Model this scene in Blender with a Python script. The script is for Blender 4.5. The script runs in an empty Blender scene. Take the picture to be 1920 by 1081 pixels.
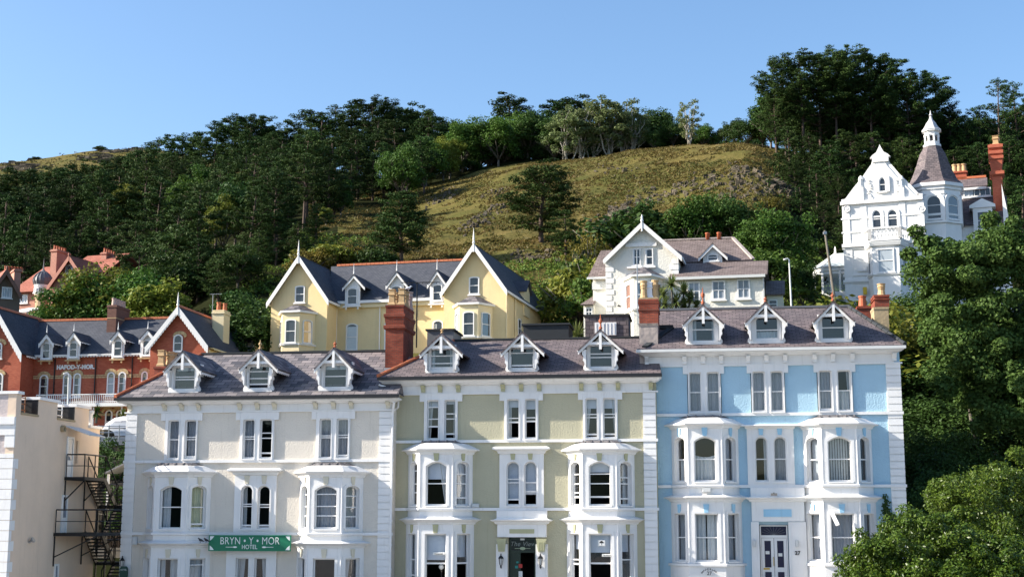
import bpy, math, random
import numpy as np
from mathutils import Matrix, Vector
random.seed(7)
RNG = np.random.default_rng(11)
R = math.radians
S = bpy.context.scene
COL = S.collection
# ---------------------------------------------------------------- camera
F, CX, CY, HOR, CAMZ = 2600.0, 960.0, 540.5, 970.0, 3.6
PITCH = math.atan((HOR - CY) / F)
CAMP = Vector((0, 0, CAMZ))
FW = Vector((0, math.cos(PITCH), math.sin(PITCH)))
UP = Vector((0, -math.sin(PITCH), math.cos(PITCH)))


def ray(px, py):
    return Vector((1, 0, 0)) * ((px - CX) / F) + FW - UP * ((py - CY) / F)


def at(px, py, Y):
    d = ray(px, py)
    return CAMP + d * (Y / d.y)


cd = bpy.data.cameras.new('camera')
cd.sensor_width = 36
cd.lens = F / 1920 * 36
cd.clip_start = 1
cd.clip_end = 5000
cam = bpy.data.objects.new('camera', cd)
cam.location = CAMP
cam.rotation_euler = (math.pi / 2 + PITCH, 0, 0)
COL.objects.link(cam)
S.camera = cam

# ---------------------------------------------------------------- materials
MATS = {}


class NT:
    def __init__(s, name):
        s.m = bpy.data.materials.new(name)
        s.m.use_nodes = True
        s.t = s.m.node_tree
        s.n = s.t.nodes
        s.b = s.n['Principled BSDF']
        MATS[name] = s.m

    def node(s, typ, **kw):
        n = s.n.new(typ)
        for k, v in kw.items():
            if k in n.inputs:
                n.inputs[k].default_value = v
            else:
                setattr(n, k, v)
        return n

    def link(s, a, b):
        s.t.links.new(a, b)

    def noise(s, scale, detail=4, rough=.55, coord='Object', stretch=None):
        tc = s.node('ShaderNodeTexCoord')
        o = tc.outputs[coord]
        if stretch:
            mp = s.node('ShaderNodeMapping')
            mp.inputs['Scale'].default_value = stretch
            s.link(o, mp.inputs['Vector'])
            o = mp.outputs[0]
        n = s.node('ShaderNodeTexNoise', Scale=scale, Detail=detail, Roughness=rough)
        s.link(o, n.inputs['Vector'])
        return n.outputs['Fac']

    def ramp(s, fac, stops):
        r = s.node('ShaderNodeValToRGB')
        e = r.color_ramp.elements
        while len(e) < len(stops):
            e.new(.5)
        for i, (p, c) in enumerate(stops):
            e[i].position = p
            e[i].color = (*c, 1) if not isinstance(c, float) else (c, c, c, 1)
        s.link(fac, r.inputs[0])
        return r.outputs[0]

    def mix(s, fac, a, b, mode='MIX'):
        m = s.node('ShaderNodeMix', data_type='RGBA', blend_type=mode)
        for i, x in ((0, fac), (6, a), (7, b)):
            if isinstance(x, (int, float)):
                m.inputs[i].default_value = x
            elif isinstance(x, tuple):
                m.inputs[i].default_value = (*x, 1)
            else:
                s.link(x, m.inputs[i])
        return m.outputs[2]

    def bump(s, h, strength, dist):
        b = s.node('ShaderNodeBump', Strength=strength, Distance=dist)
        s.link(h, b.inputs['Height'])
        s.link(b.outputs[0], s.b.inputs['Normal'])
        return b

    def base(s, c, rough=.6, spec=.3):
        if isinstance(c, tuple):
            s.b.inputs['Base Color'].default_value = (*c, 1)
        else:
            s.link(c, s.b.inputs['Base Color'])
        s.b.inputs['Roughness'].default_value = rough
        s.b.inputs['Specular IOR Level'].default_value = spec
        return s.m


def mul(c, k):
    return tuple(min(1, x * k) for x in c)


def paint(name, c, rough=.5, bump=.15, dirt=.3):
    t = NT(name)
    n = t.noise(1.3, 5, .6)
    st = t.noise(2.2, 4, .6, stretch=(3.0, 3.0, .35))
    col = t.mix(t.ramp(n, [(.35, 0.0), (.75, 1.0)]), c, mul(c, .93))
    col = t.mix(t.ramp(st, [(.56, 0.0), (.8, dirt)]), col, mul((c[0], c[1] * .96, c[2] * .88), .55))
    t.bump(t.noise(9, 3), bump, .02)
    return t.base(col, rough, .35)


def stucco(name, c, bump=.36, scale=14):
    t = NT(name)
    n = t.noise(.8, 5, .6)
    st = t.noise(1.4, 5, .7, stretch=(3.0, 3.0, .22))
    blot = t.noise(.33, 4, .6)
    col = t.mix(t.ramp(n, [(.3, 0.0), (.8, 1.0)]), c, mul(c, .9))
    col = t.mix(t.ramp(blot, [(.45, 0.0), (.62, .35)]), col, (min(1, c[0] * 1.07), min(1, c[1] * 1.05), min(1, c[2] * 1.02)))
    col = t.mix(t.ramp(st, [(.55, 0.0), (.8, .38)]), col, mul((c[0], c[1] * .97, c[2] * .9), .62))
    h = t.noise(scale, 3, .5)
    t.bump(h, bump, .07)
    return t.base(col, .85, .15)


def bricky(name, a, b, mortar, bw, bh, ms, bias=0.0, bump=.4, rough=.75, squash=.5, patch=None, moss=None, off=.5):
    t = NT(name)
    uv = t.node('ShaderNodeTexCoord')
    bt = t.node('ShaderNodeTexBrick', offset=off)
    t.link(uv.outputs['UV'], bt.inputs['Vector'])
    for k, v in (('Scale', 1.0), ('Mortar Size', ms), ('Mortar Smooth', .1), ('Bias', bias), ('Brick Width', bw), ('Row Height', bh)):
        bt.inputs[k].default_value = v
    bt.inputs['Color1'].default_value = (*a, 1)
    bt.inputs['Color2'].default_value = (*b, 1)
    bt.inputs['Mortar'].default_value = (*mortar, 1)
    col = bt.outputs['Color']
    n = t.noise(.55, 5, .65)
    col = t.mix(t.ramp(n, [(.35, 0.0), (.7, 1.0)]), col, t.mix(1.0, col, patch or (.75, .72, .72), 'MULTIPLY'))
    if moss:
        n2 = t.noise(1.7, 6, .7)
        col = t.mix(t.ramp(n2, [(.58, 0.0), (.72, .75)]), col, moss)
    # slates: lower edge proud of the next row
    t.bump(t.mix(.35, bt.outputs['Fac'], t.noise(6, 3)), -bump, .03)
    return t.base(col, rough, .15)


def flat(name, c, rough=.5, metal=0.0, spec=.4, var=.85, scale=3):
    t = NT(name)
    col = t.mix(t.noise(scale, 4), c, mul(c, var))
    t.b.inputs['Metallic'].default_value = metal
    return t.base(col, rough, spec)


def glass_mat(name, tint=(.9, .95, 1.0), refl=.0):
    t = NT(name)
    t.n.remove(t.b)
    tr = t.node('ShaderNodeBsdfTransparent')
    tr.inputs[0].default_value = (*mul(tint, .9), 1)
    gl = t.node('ShaderNodeBsdfGlossy')
    gl.inputs['Roughness'].default_value = .03
    # old float glass: slight waviness
    bp = t.node('ShaderNodeBump', Strength=.02, Distance=.05)
    t.link(t.noise(1.6, 2), bp.inputs['Height'])
    t.link(bp.outputs[0], gl.inputs['Normal'])
    fr = t.node('ShaderNodeFresnel')
    fr.inputs['IOR'].default_value = 1.5
    mn = t.node('ShaderNodeMath', operation='MINIMUM')
    t.link(fr.outputs[0], mn.inputs[0])
    mn.inputs[1].default_value = .13
    ma = t.node('ShaderNodeMath', operation='ADD')
    t.link(mn.outputs[0], ma.inputs[0])
    ma.inputs[1].default_value = refl
    mx = t.node('ShaderNodeMixShader')
    t.link(ma.outputs[0], mx.inputs[0])
    t.link(tr.outputs[0], mx.inputs[1])
    t.link(gl.outputs[0], mx.inputs[2])
    t.link(mx.outputs[0], t.n['Material Output'].inputs['Surface'])
    return t.m


def foliage(name, a, b, c, trans=.3, objvar=.35, rough=.55, spec=.12):
    """leaf colour varies leaf by leaf (a..b), tree by tree, with a few c leaves"""
    t = NT(name)
    gi = t.node('ShaderNodeNewGeometry')
    oi = t.node('ShaderNodeObjectInfo')
    col = t.mix(gi.outputs['Random Per Island'], a, b)
    n = t.noise(.55, 3)
    col = t.mix(t.ramp(n, [(.4, 0.0), (.72, .8)]), col, c)
    hs = t.node('ShaderNodeHueSaturation')
    mr = t.node('ShaderNodeMapRange')
    mr.inputs['To Min'].default_value = 1 - objvar
    mr.inputs['To Max'].default_value = 1 + objvar
    t.link(oi.outputs['Random'], mr.inputs['Value'])
    t.link(mr.outputs[0], hs.inputs['Value'])
    mh = t.node('ShaderNodeMapRange')
    mh.inputs['To Min'].default_value = .485
    mh.inputs['To Max'].default_value = .512
    wn = t.node('ShaderNodeTexWhiteNoise', noise_dimensions='1D')
    t.link(oi.outputs['Random'], wn.inputs['W'])
    t.link(wn.outputs['Value'], mh.inputs['Value'])
    t.link(mh.outputs[0], hs.inputs['Hue'])
    t.link(col, hs.inputs['Color'])
    t.base(hs.outputs[0], rough, spec)
    tl = t.node('ShaderNodeBsdfTranslucent')
    t.link(hs.outputs[0], tl.inputs[0])
    mx = t.node('ShaderNodeMixShader')
    mx.inputs[0].default_value = trans
    t.link(t.b.outputs[0], mx.inputs[1])
    t.link(tl.outputs[0], mx.inputs[2])
    t.link(mx.outputs[0], t.n['Material Output'].inputs['Surface'])
    return t.m


WHITE = paint('white_paint', (.81, .80, .785))
WHITEC = paint('white_castle_paint', (.80, .795, .78), .5, .1, .2)
WSTUC = stucco('white_render', (.76, .74, .67), .35, 7)
CREAM = stucco('cream_stucco', (.70, .645, .565))
OLIVE = stucco('olive_stucco', (.47, .445, .32))
BLUE = stucco('blue_stucco', (.39, .58, .705))
CREAMP = paint('cream_trim_paint', (.66, .61, .48))
OLIVEP = paint('olive_trim_paint', (.44, .43, .26))
BLUEP = paint('blue_trim_paint', (.33, .58, .76))
YELLOW = stucco('yellow_render', (.80, .63, .35), .2, 5)
YELLOWP = paint('pale_yellow_paint', (.79, .66, .41))
PINK = stucco('peach_render', (.76, .60, .46), .18, 5)
PINKW = stucco('mauve_render', (.52, .46, .45), .25, 8)
SLATEP = bricky('purple_slate', (.112, .092, .096), (.19, .152, .152), (.028, .024, .028), .34, .2, .012, patch=(.8, .86, .9), moss=(.20, .175, .16))
SLATEG = bricky('grey_slate', (.085, .083, .094), (.27, .235, .23), (.025, .025, .03), .52, .33, .014, patch=(.72, .75, .8), moss=(.22, .20, .17))
SLATEB = bricky('blue_slate', (.060, .066, .080), (.085, .09, .105), (.03, .03, .035), .3, .19, .01, patch=(.85, .86, .9))
SLATEBR = bricky('brown_slate', (.15, .118, .11), (.22, .175, .165), (.04, .035, .035), .4, .24, .014, patch=(.8, .8, .8), moss=(.2, .17, .14))
LEADR = bricky('lead_slate_strip', (.16, .155, .165), (.24, .23, .235), (.05, .05, .055), .6, .3, .012)
BRICK = bricky('red_brick', (.42, .098, .052), (.52, .148, .08), (.28, .11, .08), .225, .075, .009, patch=(.78, .7, .7))
BRICKO = bricky('orange_brick', (.28, .058, .032), (.42, .10, .055), (.18, .085, .065), .225, .075, .014, patch=(.36, .32, .33))
BRICKD = bricky('dark_brown_brick', (.17, .08, .06), (.22, .105, .08), (.15, .10, .08), .225, .075, .01)
PINKB = bricky('pink_brick', (.50, .235, .17), (.57, .28, .20), (.42, .25, .2), .225, .075, .01)
REDTILE = bricky('red_roof_tile', (.36, .135, .095), (.44, .175, .125), (.16, .05, .03), .17, .11, .01, patch=(.75, .7, .68))
BUFF = bricky('buff_brick', (.58, .42, .22), (.66, .50, .28), (.30, .2, .12), .3, .3, .015)
TERRA = flat('terracotta', (.42, .115, .05), .7)
TERRAB = flat('orange_ridge_tile', (.55, .17, .075), .7)
POTY = flat('buff_clay', (.60, .40, .20), .7, var=.55)
POTP = flat('pinkish_clay', (.55, .40, .34), .7, var=.7)
RENDERG = stucco('grey_rough_render', (.40, .34, .31), .6, 3)
RENDERT = stucco('tan_render', (.40, .31, .19), .3, 6)
LEAD = flat('lead_sheet', (.16, .165, .18), .5, var=.7)
BLACK = flat('black_iron', (.012, .012, .013), .45)
GUTTER = flat('black_gutter', (.018, .018, .02), .4)
FELT = flat('dark_felt', (.03, .035, .04), .85)
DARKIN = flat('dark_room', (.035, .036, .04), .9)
GLASS = glass_mat('window_glass', refl=.03)
GLASSD = glass_mat('dormer_glass', (.85, .93, 1.0), refl=.05)
CURT = flat('white_curtain', (.72, .72, .70), .9, var=.8, scale=6)
CURTG = flat('grey_net_curtain', (.50, .50, .52), .9, var=.75, scale=8)
CURTY = flat('yellow_blind', (.82, .78, .52), .9)
CURTR = flat('rust_curtain', (.36, .15, .09), .9)
BLIND = flat('white_roller_blind', (.74, .76, .80), .8, var=.95)
GREEN = flat('green_sign_board', (.006, .17, .085), .45, var=.93)
GOLD = flat('white_letter_paint', (.82, .84, .80), .5, var=1)
GREYT = flat('grey_letter_paint', (.20, .23, .22), .5, var=1)
BLKT = flat('black_letter_paint', (.02, .02, .02), .5)
DOORG = flat('dark_green_door', (.012, .03, .02), .3)
NAVY = flat('navy_door_panel', (.01, .013, .05), .15)
PAPER = flat('paper_notice', (.75, .75, .72), .8, var=1)
REDP = flat('red_notice', (.5, .05, .04), .7)
TEALP = flat('teal_notice', (.03, .25, .22), .7)
BRASS = flat('brass', (.55, .38, .10), .35, 1.0)
STEEL = flat('galvanised_steel', (.42, .43, .44), .45, .8)
WOODP = flat('weathered_wood', (.21, .185, .15), .85, var=.6)
WOODD = flat('dark_fence_wood', (.05, .035, .025), .85, var=.6)
BIRDM = flat('dark_feathers', (.02, .02, .022), .6)
BIRDG = flat('grey_feathers', (.12, .12, .13), .6)
TARP = flat('white_tarpaulin', (.78, .78, .80), .6, var=.93)
YEL = flat('yellow_alarm_plastic', (.75, .5, .02), .4)
PALEW = flat('pale_plastic', (.66, .67, .66), .5)

BARKP = flat('pine_bark', (.10, .068, .052), .9, var=.55, scale=2)
BARKG = flat('grey_bark', (.15, .13, .105), .9, var=.55, scale=2)
BARKW = flat('pale_bark', (.48, .44, .37), .9, var=.6, scale=2)
PINEL = foliage('pine_needles', (.018, .042, .013), (.052, .084, .02), (.032, .065, .018), .1, .3, .6, .06)
LEAFG = foliage('green_leaves', (.036, .078, .014), (.082, .135, .026), (.055, .12, .018), .28, .25)
LEAFY = foliage('yellow_green_leaves', (.10, .14, .02), (.20, .21, .035), (.13, .17, .025), .3, .2)
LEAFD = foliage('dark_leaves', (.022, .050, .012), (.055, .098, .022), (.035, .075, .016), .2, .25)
LEAFP = foliage('pale_grey_green_leaves', (.09, .13, .05), (.17, .20, .08), (.12, .16, .06), .3, .15)
LEAFO = foliage('orange_leaves', (.12, .105, .02), (.18, .135, .03), (.10, .12, .02), .3, .2)
LEAFB = foliage('glossy_laurel_leaves', (.036, .085, .010), (.105, .155, .018), (.065, .12, .013), .25, .1, .4, .3)
SPIKE = foliage('sword_leaves', (.10, .15, .04), (.20, .22, .08), (.13, .17, .05), .2, .1)
TUFT = foliage('dry_grass_blades', (.11, .087, .028), (.18, .133, .046), (.07, .083, .022), .3, .0)
BRAMB = foliage('bramble_leaves', (.06, .11, .018), (.14, .19, .035), (.09, .15, .025), .25, .15)


def rock_mat():
    t = NT('limestone')
    n = t.noise(.6, 6, .7)
    st = t.noise(1.1, 6, .7, stretch=(2.5, 2.5, .7))
    col = t.ramp(n, [(.3, (.06, .05, .034)), (.5, (.12, .098, .07)), (.7, (.18, .148, .108))])
    col = t.mix(t.ramp(st, [(.48, 0.0), (.58, .85)]), col, (.035, .032, .024))
    t.bump(t.noise(2.5, 6, .75), .8, .3)
    return t.base(col, .9, .15)


ROCK = rock_mat()


def hill_mat():
    t = NT('hill_grass')
    big = t.noise(.028, 5, .6)
    mid = t.noise(.16, 6, .65)
    fine = t.noise(1.5, 5, .7)
    c = t.ramp(big, [(.34, (.075, .09, .025)), (.46, (.135, .117, .036)), (.58, (.185, .137, .05)), (.7, (.095, .105, .028))])
    c2 = t.ramp(mid, [(.36, (.058, .07, .021)), (.5, (.125, .112, .036)), (.66, (.195, .147, .06))])
    c = t.mix(.55, c, c2)
    c = t.mix(t.ramp(fine, [(.42, 0.0), (.62, .8)]), t.mix(1.0, c, (.68, .68, .6), 'MULTIPLY'), c)
    # bare stone showing where it is steep or broken
    rk = t.noise(.10, 7, .75)
    c = t.mix(t.ramp(rk, [(.66, 0.0), (.72, .7)]), c, (.20, .175, .15))
    t.bump(t.mix(.5, mid, fine), .9, .5)
    return t.base(c, .95, .05)


HILL = hill_mat()
FLOOR = flat('forest_and_yard_floor', (.020, .024, .009), .95, var=.4, scale=.6, spec=.02)
ASPH = flat('asphalt', (.05, .05, .052), .9, var=.7, scale=8)
PAVE = bricky('paving_slabs', (.36, .36, .355), (.42, .42, .41), (.12, .12, .11), .6, .6, .012, bump=.2)
KERB = flat('kerb_stone', (.3, .3, .29), .85)


# ---------------------------------------------------------------- mesh builder
class MB:
    def __init__(s, T=None):
        s.v, s.f, s.m, s.T, s.mi = [], [], [], T, 0

    def add(s, vs, fs):
        b = len(s.v)
        T = s.T
        if T is None:
            s.v += [tuple(p) for p in vs]
        else:
            s.v += [tuple(T @ Vector(p)) for p in vs]
        s.f += [tuple(b + i for i in f) for f in fs]
        s.m += [s.mi] * len(fs)
        return s

    def box(s, x0, x1, y0, y1, z0, z1):
        if x0 > x1: x0, x1 = x1, x0
        if y0 > y1: y0, y1 = y1, y0
        if z0 > z1: z0, z1 = z1, z0
        return s.add([(x0, y0, z0), (x1, y0, z0), (x1, y1, z0), (x0, y1, z0), (x0, y0, z1), (x1, y0, z1), (x1, y1, z1), (x0, y1, z1)],
                     [(0, 3, 2, 1), (4, 5, 6, 7), (0, 1, 5, 4), (1, 2, 6, 5), (2, 3, 7, 6), (3, 0, 4, 7)])

    def prism(s, poly, y0, y1):
        """polygon [(x, z)] counter-clockwise seen from the front, extruded along y"""
        n = len(poly)
        vs = [(x, y0, z) for x, z in poly] + [(x, y1, z) for x, z in poly]
        fs = [tuple(range(n)), tuple(reversed(range(n, 2 * n)))]
        for i in range(n):
            j = (i + 1) % n
            fs.append((i, n + i, n + j, j))
        return s.add(vs, fs)

    def slab(s, quad, th, n=None):
        """thick sheet: quad of 3-D points, thickened against its normal"""
        q = [Vector(p) for p in quad]
        nn = (q[1] - q[0]).cross(q[2] - q[0]).normalized() if n is None else Vector(n)
        k = len(q)
        vs = q + [p - nn * th for p in q]
        fs = [tuple(range(k)), tuple(reversed(range(k, 2 * k)))]
        for i in range(k):
            j = (i + 1) % k
            fs.append((i, k + i, k + j, j))
        return s.add(vs, fs)

    def beam(s, a, b, w, h, up=(0, 0, 1)):
        """rectangular bar from a to b, w across, h along up"""
        a, b, up = Vector(a), Vector(b), Vector(up)
        d = (b - a).normalized()
        sd = d.cross(up)
        if sd.length < 1e-5:
            sd = d.cross(Vector((1, 0, 0)))
        sd.normalize()
        u = sd.cross(d).normalized()
        vs = []
        for p in (a, b):
            for i, j in ((-1, -1), (1, -1), (1, 1), (-1, 1)):
                vs.append(p + sd * (w / 2 * i) + u * (h / 2 * j))
        return s.add(vs, [(3, 2, 1, 0), (4, 5, 6, 7), (0, 1, 5, 4), (1, 2, 6, 5), (2, 3, 7, 6), (3, 0, 4, 7)])

    def tube(s, pts, rad, n=8):
        pts = [Vector(p) for p in pts]
        if isinstance(rad, (int, float)):
            rad = [rad] * len(pts)
        vs, fs = [], []
        k = len(pts)
        for i, p in enumerate(pts):
            d = (pts[min(i + 1, k - 1)] - pts[max(i - 1, 0)]).normalized()
            a = d.cross(Vector((0, 1, 0)) if abs(d.y) < .9 else Vector((1, 0, 0))).normalized()
            b = d.cross(a)
            for j in range(n):
                t = 2 * math.pi * j / n
                vs.append(p + (a * math.cos(t) + b * math.sin(t)) * rad[i])
        for i in range(k - 1):
            for j in range(n):
                j2 = (j + 1) % n
                fs.append((i * n + j, (i + 1) * n + j, (i + 1) * n + j2, i * n + j2))
        fs.append(tuple(range(n)))
        fs.append(tuple(reversed(range((k - 1) * n, k * n))))
        return s.add(vs, fs)

    def lathe(s, c, prof, n=12, rot=0.0, sx=1, sy=1):
        vs, fs = [], []
        k = len(prof)
        for r, z in prof:
            for j in range(n):
                t = rot + 2 * math.pi * j / n
                vs.append((c[0] + r * sx * math.cos(t), c[1] + r * sy * math.sin(t), c[2] + z))
        for i in range(k - 1):
            for j in range(n):
                j2 = (j + 1) % n
                fs.append((i * n + j, i * n + j2, (i + 1) * n + j2, (i + 1) * n + j))
        fs.append(tuple(reversed(range(n))))
        fs.append(tuple(range((k - 1) * n, k * n)))
        return s.add(vs, fs)

    def ring(s, o, i, y0, y1):
        n = len(o)
        vs = [(x, y0, z) for x, z in o] + [(x, y0, z) for x, z in i] + [(x, y1, z) for x, z in i] + [(x, y1, z) for x, z in o]
        fs = []
        for a in range(n):
            b = (a + 1) % n
            fs += [(a, b, n + b, n + a), (n + a, n + b, 2 * n + b, 2 * n + a), (a, 3 * n + a, 3 * n + b, b)]
        return s.add(vs, fs)

    def plate(s, x0, x1, z0, z1, ops, y0, y1):
        """flat plate with openings (xa, xb, za, zb, rise, p) and their reveals back to y1"""
        xs = x0
        for op in sorted(ops):
            xa, xb, za, zb = op[:4]
            if xa - xs > 1e-4:
                s.add([(xs, y0, z0), (xa, y0, z0), (xa, y0, z1), (xs, y0, z1)], [(0, 1, 2, 3)])
            if za - z0 > 1e-4:
                s.add([(xa, y0, z0), (xb, y0, z0), (xb, y0, za), (xa, y0, za)], [(0, 1, 2, 3)])
            arc = top_curve(*op)
            if z1 - zb > 1e-4 or (len(op) > 4 and op[4]):
                for (xq, zq), (xr, zr) in zip(arc, arc[1:]):
                    s.add([(xq, y0, zq), (xr, y0, zr), (xr, y0, z1), (xq, y0, z1)], [(0, 1, 2, 3)])
            out = [(xb, za), (xa, za)] + arc
            n = len(out)
            s.add([(x, y0, z) for x, z in out] + [(x, y1, z) for x, z in out],
                  [(i, n + i, n + (i + 1) % n, (i + 1) % n) for i in range(n)])
            xs = xb
        if x1 - xs > 1e-4:
            s.add([(xs, y0, z0), (x1, y0, z0), (x1, y0, z1), (xs, y0, z1)], [(0, 1, 2, 3)])
        s.add([(x0, y0, z0), (x1, y0, z0), (x1, y0, z1), (x0, y0, z1), (x0, y1, z0), (x1, y1, z0), (x1, y1, z1), (x0, y1, z1)],
              [(0, 4, 5, 1), (1, 5, 6, 2), (2, 6, 7, 3), (3, 7, 4, 0)])
        return s

    def build(s, name, mats, parent=None, smooth=False, loc=None):
        me = bpy.data.meshes.new(name)
        me.from_pydata(s.v, [], s.f)
        if not isinstance(mats, (list, tuple)):
            mats = [mats]
        for m in mats:
            me.materials.append(m)
        me.polygons.foreach_set('material_index', s.m)
        if smooth:
            me.polygons.foreach_set('use_smooth', [True] * len(s.f))
        auto_uv(me)
        o = bpy.data.objects.new(name, me)
        COL.objects.link(o)
        if parent is not None:
            o.parent = parent
        if loc is not None:
            o.location = loc
        return o


def auto_uv(me):
    uv = me.uv_layers.new(name='UVMap')
    me.update()
    nl = len(me.loops)
    co = np.empty(len(me.vertices) * 3)
    me.vertices.foreach_get('co', co)
    co = co.reshape(-1, 3)
    li = np.empty(nl, dtype=np.int32)
    me.loops.foreach_get('vertex_index', li)
    npoly = len(me.polygons)
    no = np.empty(npoly * 3)
    me.polygons.foreach_get('normal', no)
    no = no.reshape(-1, 3)
    lt = np.empty(npoly, dtype=np.int32)
    me.polygons.foreach_get('loop_total', lt)
    n = np.repeat(no, lt, axis=0)
    t = np.stack([-n[:, 1], n[:, 0], np.zeros(nl)], 1)
    ln = np.linalg.norm(t, axis=1)
    fl = ln < .08
    t[fl] = (1, 0, 0)
    ln[fl] = 1
    t /= ln[:, None]
    sg = np.where(np.abs(t[:, 0]) > np.abs(t[:, 1]), np.sign(t[:, 0]), np.sign(t[:, 1]))
    t *= sg[:, None]
    b = np.cross(n, t) * sg[:, None]
    p = co[li]
    w = np.stack([(p * t).sum(1), (p * b).sum(1)], 1)
    uv.data.foreach_set('uv', w.ravel())


def top_curve(xa, xb, za, zb, rise=0, p=2, n=8):
    """head of an opening from (xa) to (xb): flat, or a curve rising to zb"""
    if not rise:
        return [(xa, zb), (xb, zb)]
    out = []
    for i in range(n + 1):
        t = -math.cos(math.pi * i / n)
        if p == 1:
            h = 1 - t * t
        else:
            h = (max(0, 1 - abs(t) ** p)) ** (1 / p)
        out.append(((xa + xb) / 2 + t * (xb - xa) / 2, zb - rise + rise * h))
    return out


def outline(xa, xb, za, zb, rise=0, p=2):
    return [(xb, za), (xa, za)] + top_curve(xa, xb, za, zb, rise, p)


def tag(o, label=None, cat=None, group=None, kind=None):
    for k, v in (('label', label), ('category', cat), ('group', group), ('kind', kind)):
        if v:
            o[k] = v
    return o


def empty(name, label, cat, loc=(0, 0, 0), rz=0.0, group=None):
    o = bpy.data.objects.new(name, None)
    o.empty_display_size = .5
    o.location = loc
    o.rotation_euler = (0, 0, rz)
    COL.objects.link(o)
    return tag(o, label, cat, group)


def copy_tree(o, parent=None):
    c = o.copy()
    COL.objects.link(c)
    if parent is not None:
        c.parent = parent
    for ch in [q for q in KIDS.get(o.name, [])]:
        copy_tree(ch, c)
    return c


KIDS = {}


def text_mesh(name, body, size, mat, parent, loc, rx=math.pi / 2, depth=.01, sx=1.0, bold=0.0, space=1.0, align='CENTER', rz=0.0, ry=0.0, shear=0.0):
    cu = bpy.data.curves.new(name, 'FONT')
    cu.body = body
    cu.size = size
    cu.extrude = depth
    cu.align_x = align
    cu.align_y = 'CENTER'
    cu.offset = bold
    cu.space_character = space
    cu.shear = shear
    ob = bpy.data.objects.new(name + '_tmp', cu)
    COL.objects.link(ob)
    dg = bpy.context.evaluated_depsgraph_get()
    me = bpy.data.meshes.new_from_object(ob.evaluated_get(dg))
    bpy.data.objects.remove(ob)
    bpy.data.curves.remove(cu)
    me.materials.clear()
    me.materials.append(mat)
    o = bpy.data.objects.new(name, me)
    COL.objects.link(o)
    o.parent = parent
    o.location = loc
    o.rotation_euler = (rx, ry, rz)
    o.scale = (sx, 1, 1)
    return o


class Frame:
    """A house's own axes: x to the right along its front, y into the house, z up; read positions off the photo."""

    def __init__(s, px, D, yaw, py0=800):
        s.py0 = py0
        p = at(px, HOR, D)
        s.O = Vector((p.x, p.y, 0))
        s.a = R(yaw)
        s.M = Matrix.Translation(s.O) @ Matrix.Rotation(-s.a, 4, 'Z')
        s.I = s.M.inverted()
        s.c = s.I @ CAMP

    def q(s, px, py, y=0.0):
        d = s.I.to_3x3() @ ray(px, py)
        t = (y - s.c.y) / d.y
        p = s.c + d * t
        return p.x, p.z

    def x(s, px, y=0.0, py=None):
        return s.q(px, py or s.py0, y)[0]

    def z(s, px, py, y=0.0):
        return s.q(px, py, y)[1]

    def side(s, px, py, x):
        """on the plane local x = const: (y, z)"""
        d = s.I.to_3x3() @ ray(px, py)
        t = (x - s.c.x) / d.x
        p = s.c + d * t
        return p.y, p.z

    def root(s, name, label, cat, group=None):
        s.r = empty(name, label, cat, s.O, -s.a, group)
        return s.r


def face_T(p0, p1):
    """matrix of an upright face from plan point p0 to p1 (left to right seen from outside): x along, y inward"""
    d = Vector((p1[0] - p0[0], p1[1] - p0[1], 0))
    L = d.length
    d.normalize()
    n = Vector((-d.y, d.x, 0))
    M = Matrix(((d.x, n.x, 0, p0[0]), (d.y, n.y, 0, p0[1]), (0, 0, 1, 0), (0, 0, 0, 1)))
    return M, L


def curtain_sheet(mb, x0, x1, z0, z1, y, folds=None, amp=.03, taper=0.0, rise=0):
    n = max(6, int((x1 - x0) / .05))
    folds = folds or max(2, (x1 - x0) / .16)
    ph = random.random() * 6
    vs, fs = [], []
    for i in range(n + 1):
        t = i / n
        yy = y + amp * math.sin(ph + t * folds * 2 * math.pi) + amp * .5 * math.sin(ph * 2 + t * folds * 4.7)
        x = x0 + (x1 - x0) * t
        if taper > 0:
            xb = x0 + (x1 - x0) * t * (1 - taper)
        elif taper < 0:
            xb = x1 - (x1 - x0) * (1 - t) * (1 + taper)
        else:
            xb = x
        zt = z1 - rise * (2 * t - 1) ** 2
        vs += [(xb, yy, z0), (xb * .6 + x * .4, yy, z0 * .55 + zt * .45), (x, yy, zt)]
    for i in range(n):
        a = i * 3
        fs += [(a, a + 3, a + 4, a + 1), (a + 1, a + 4, a + 5, a + 2)]
    mb.add(vs, fs)


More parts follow.
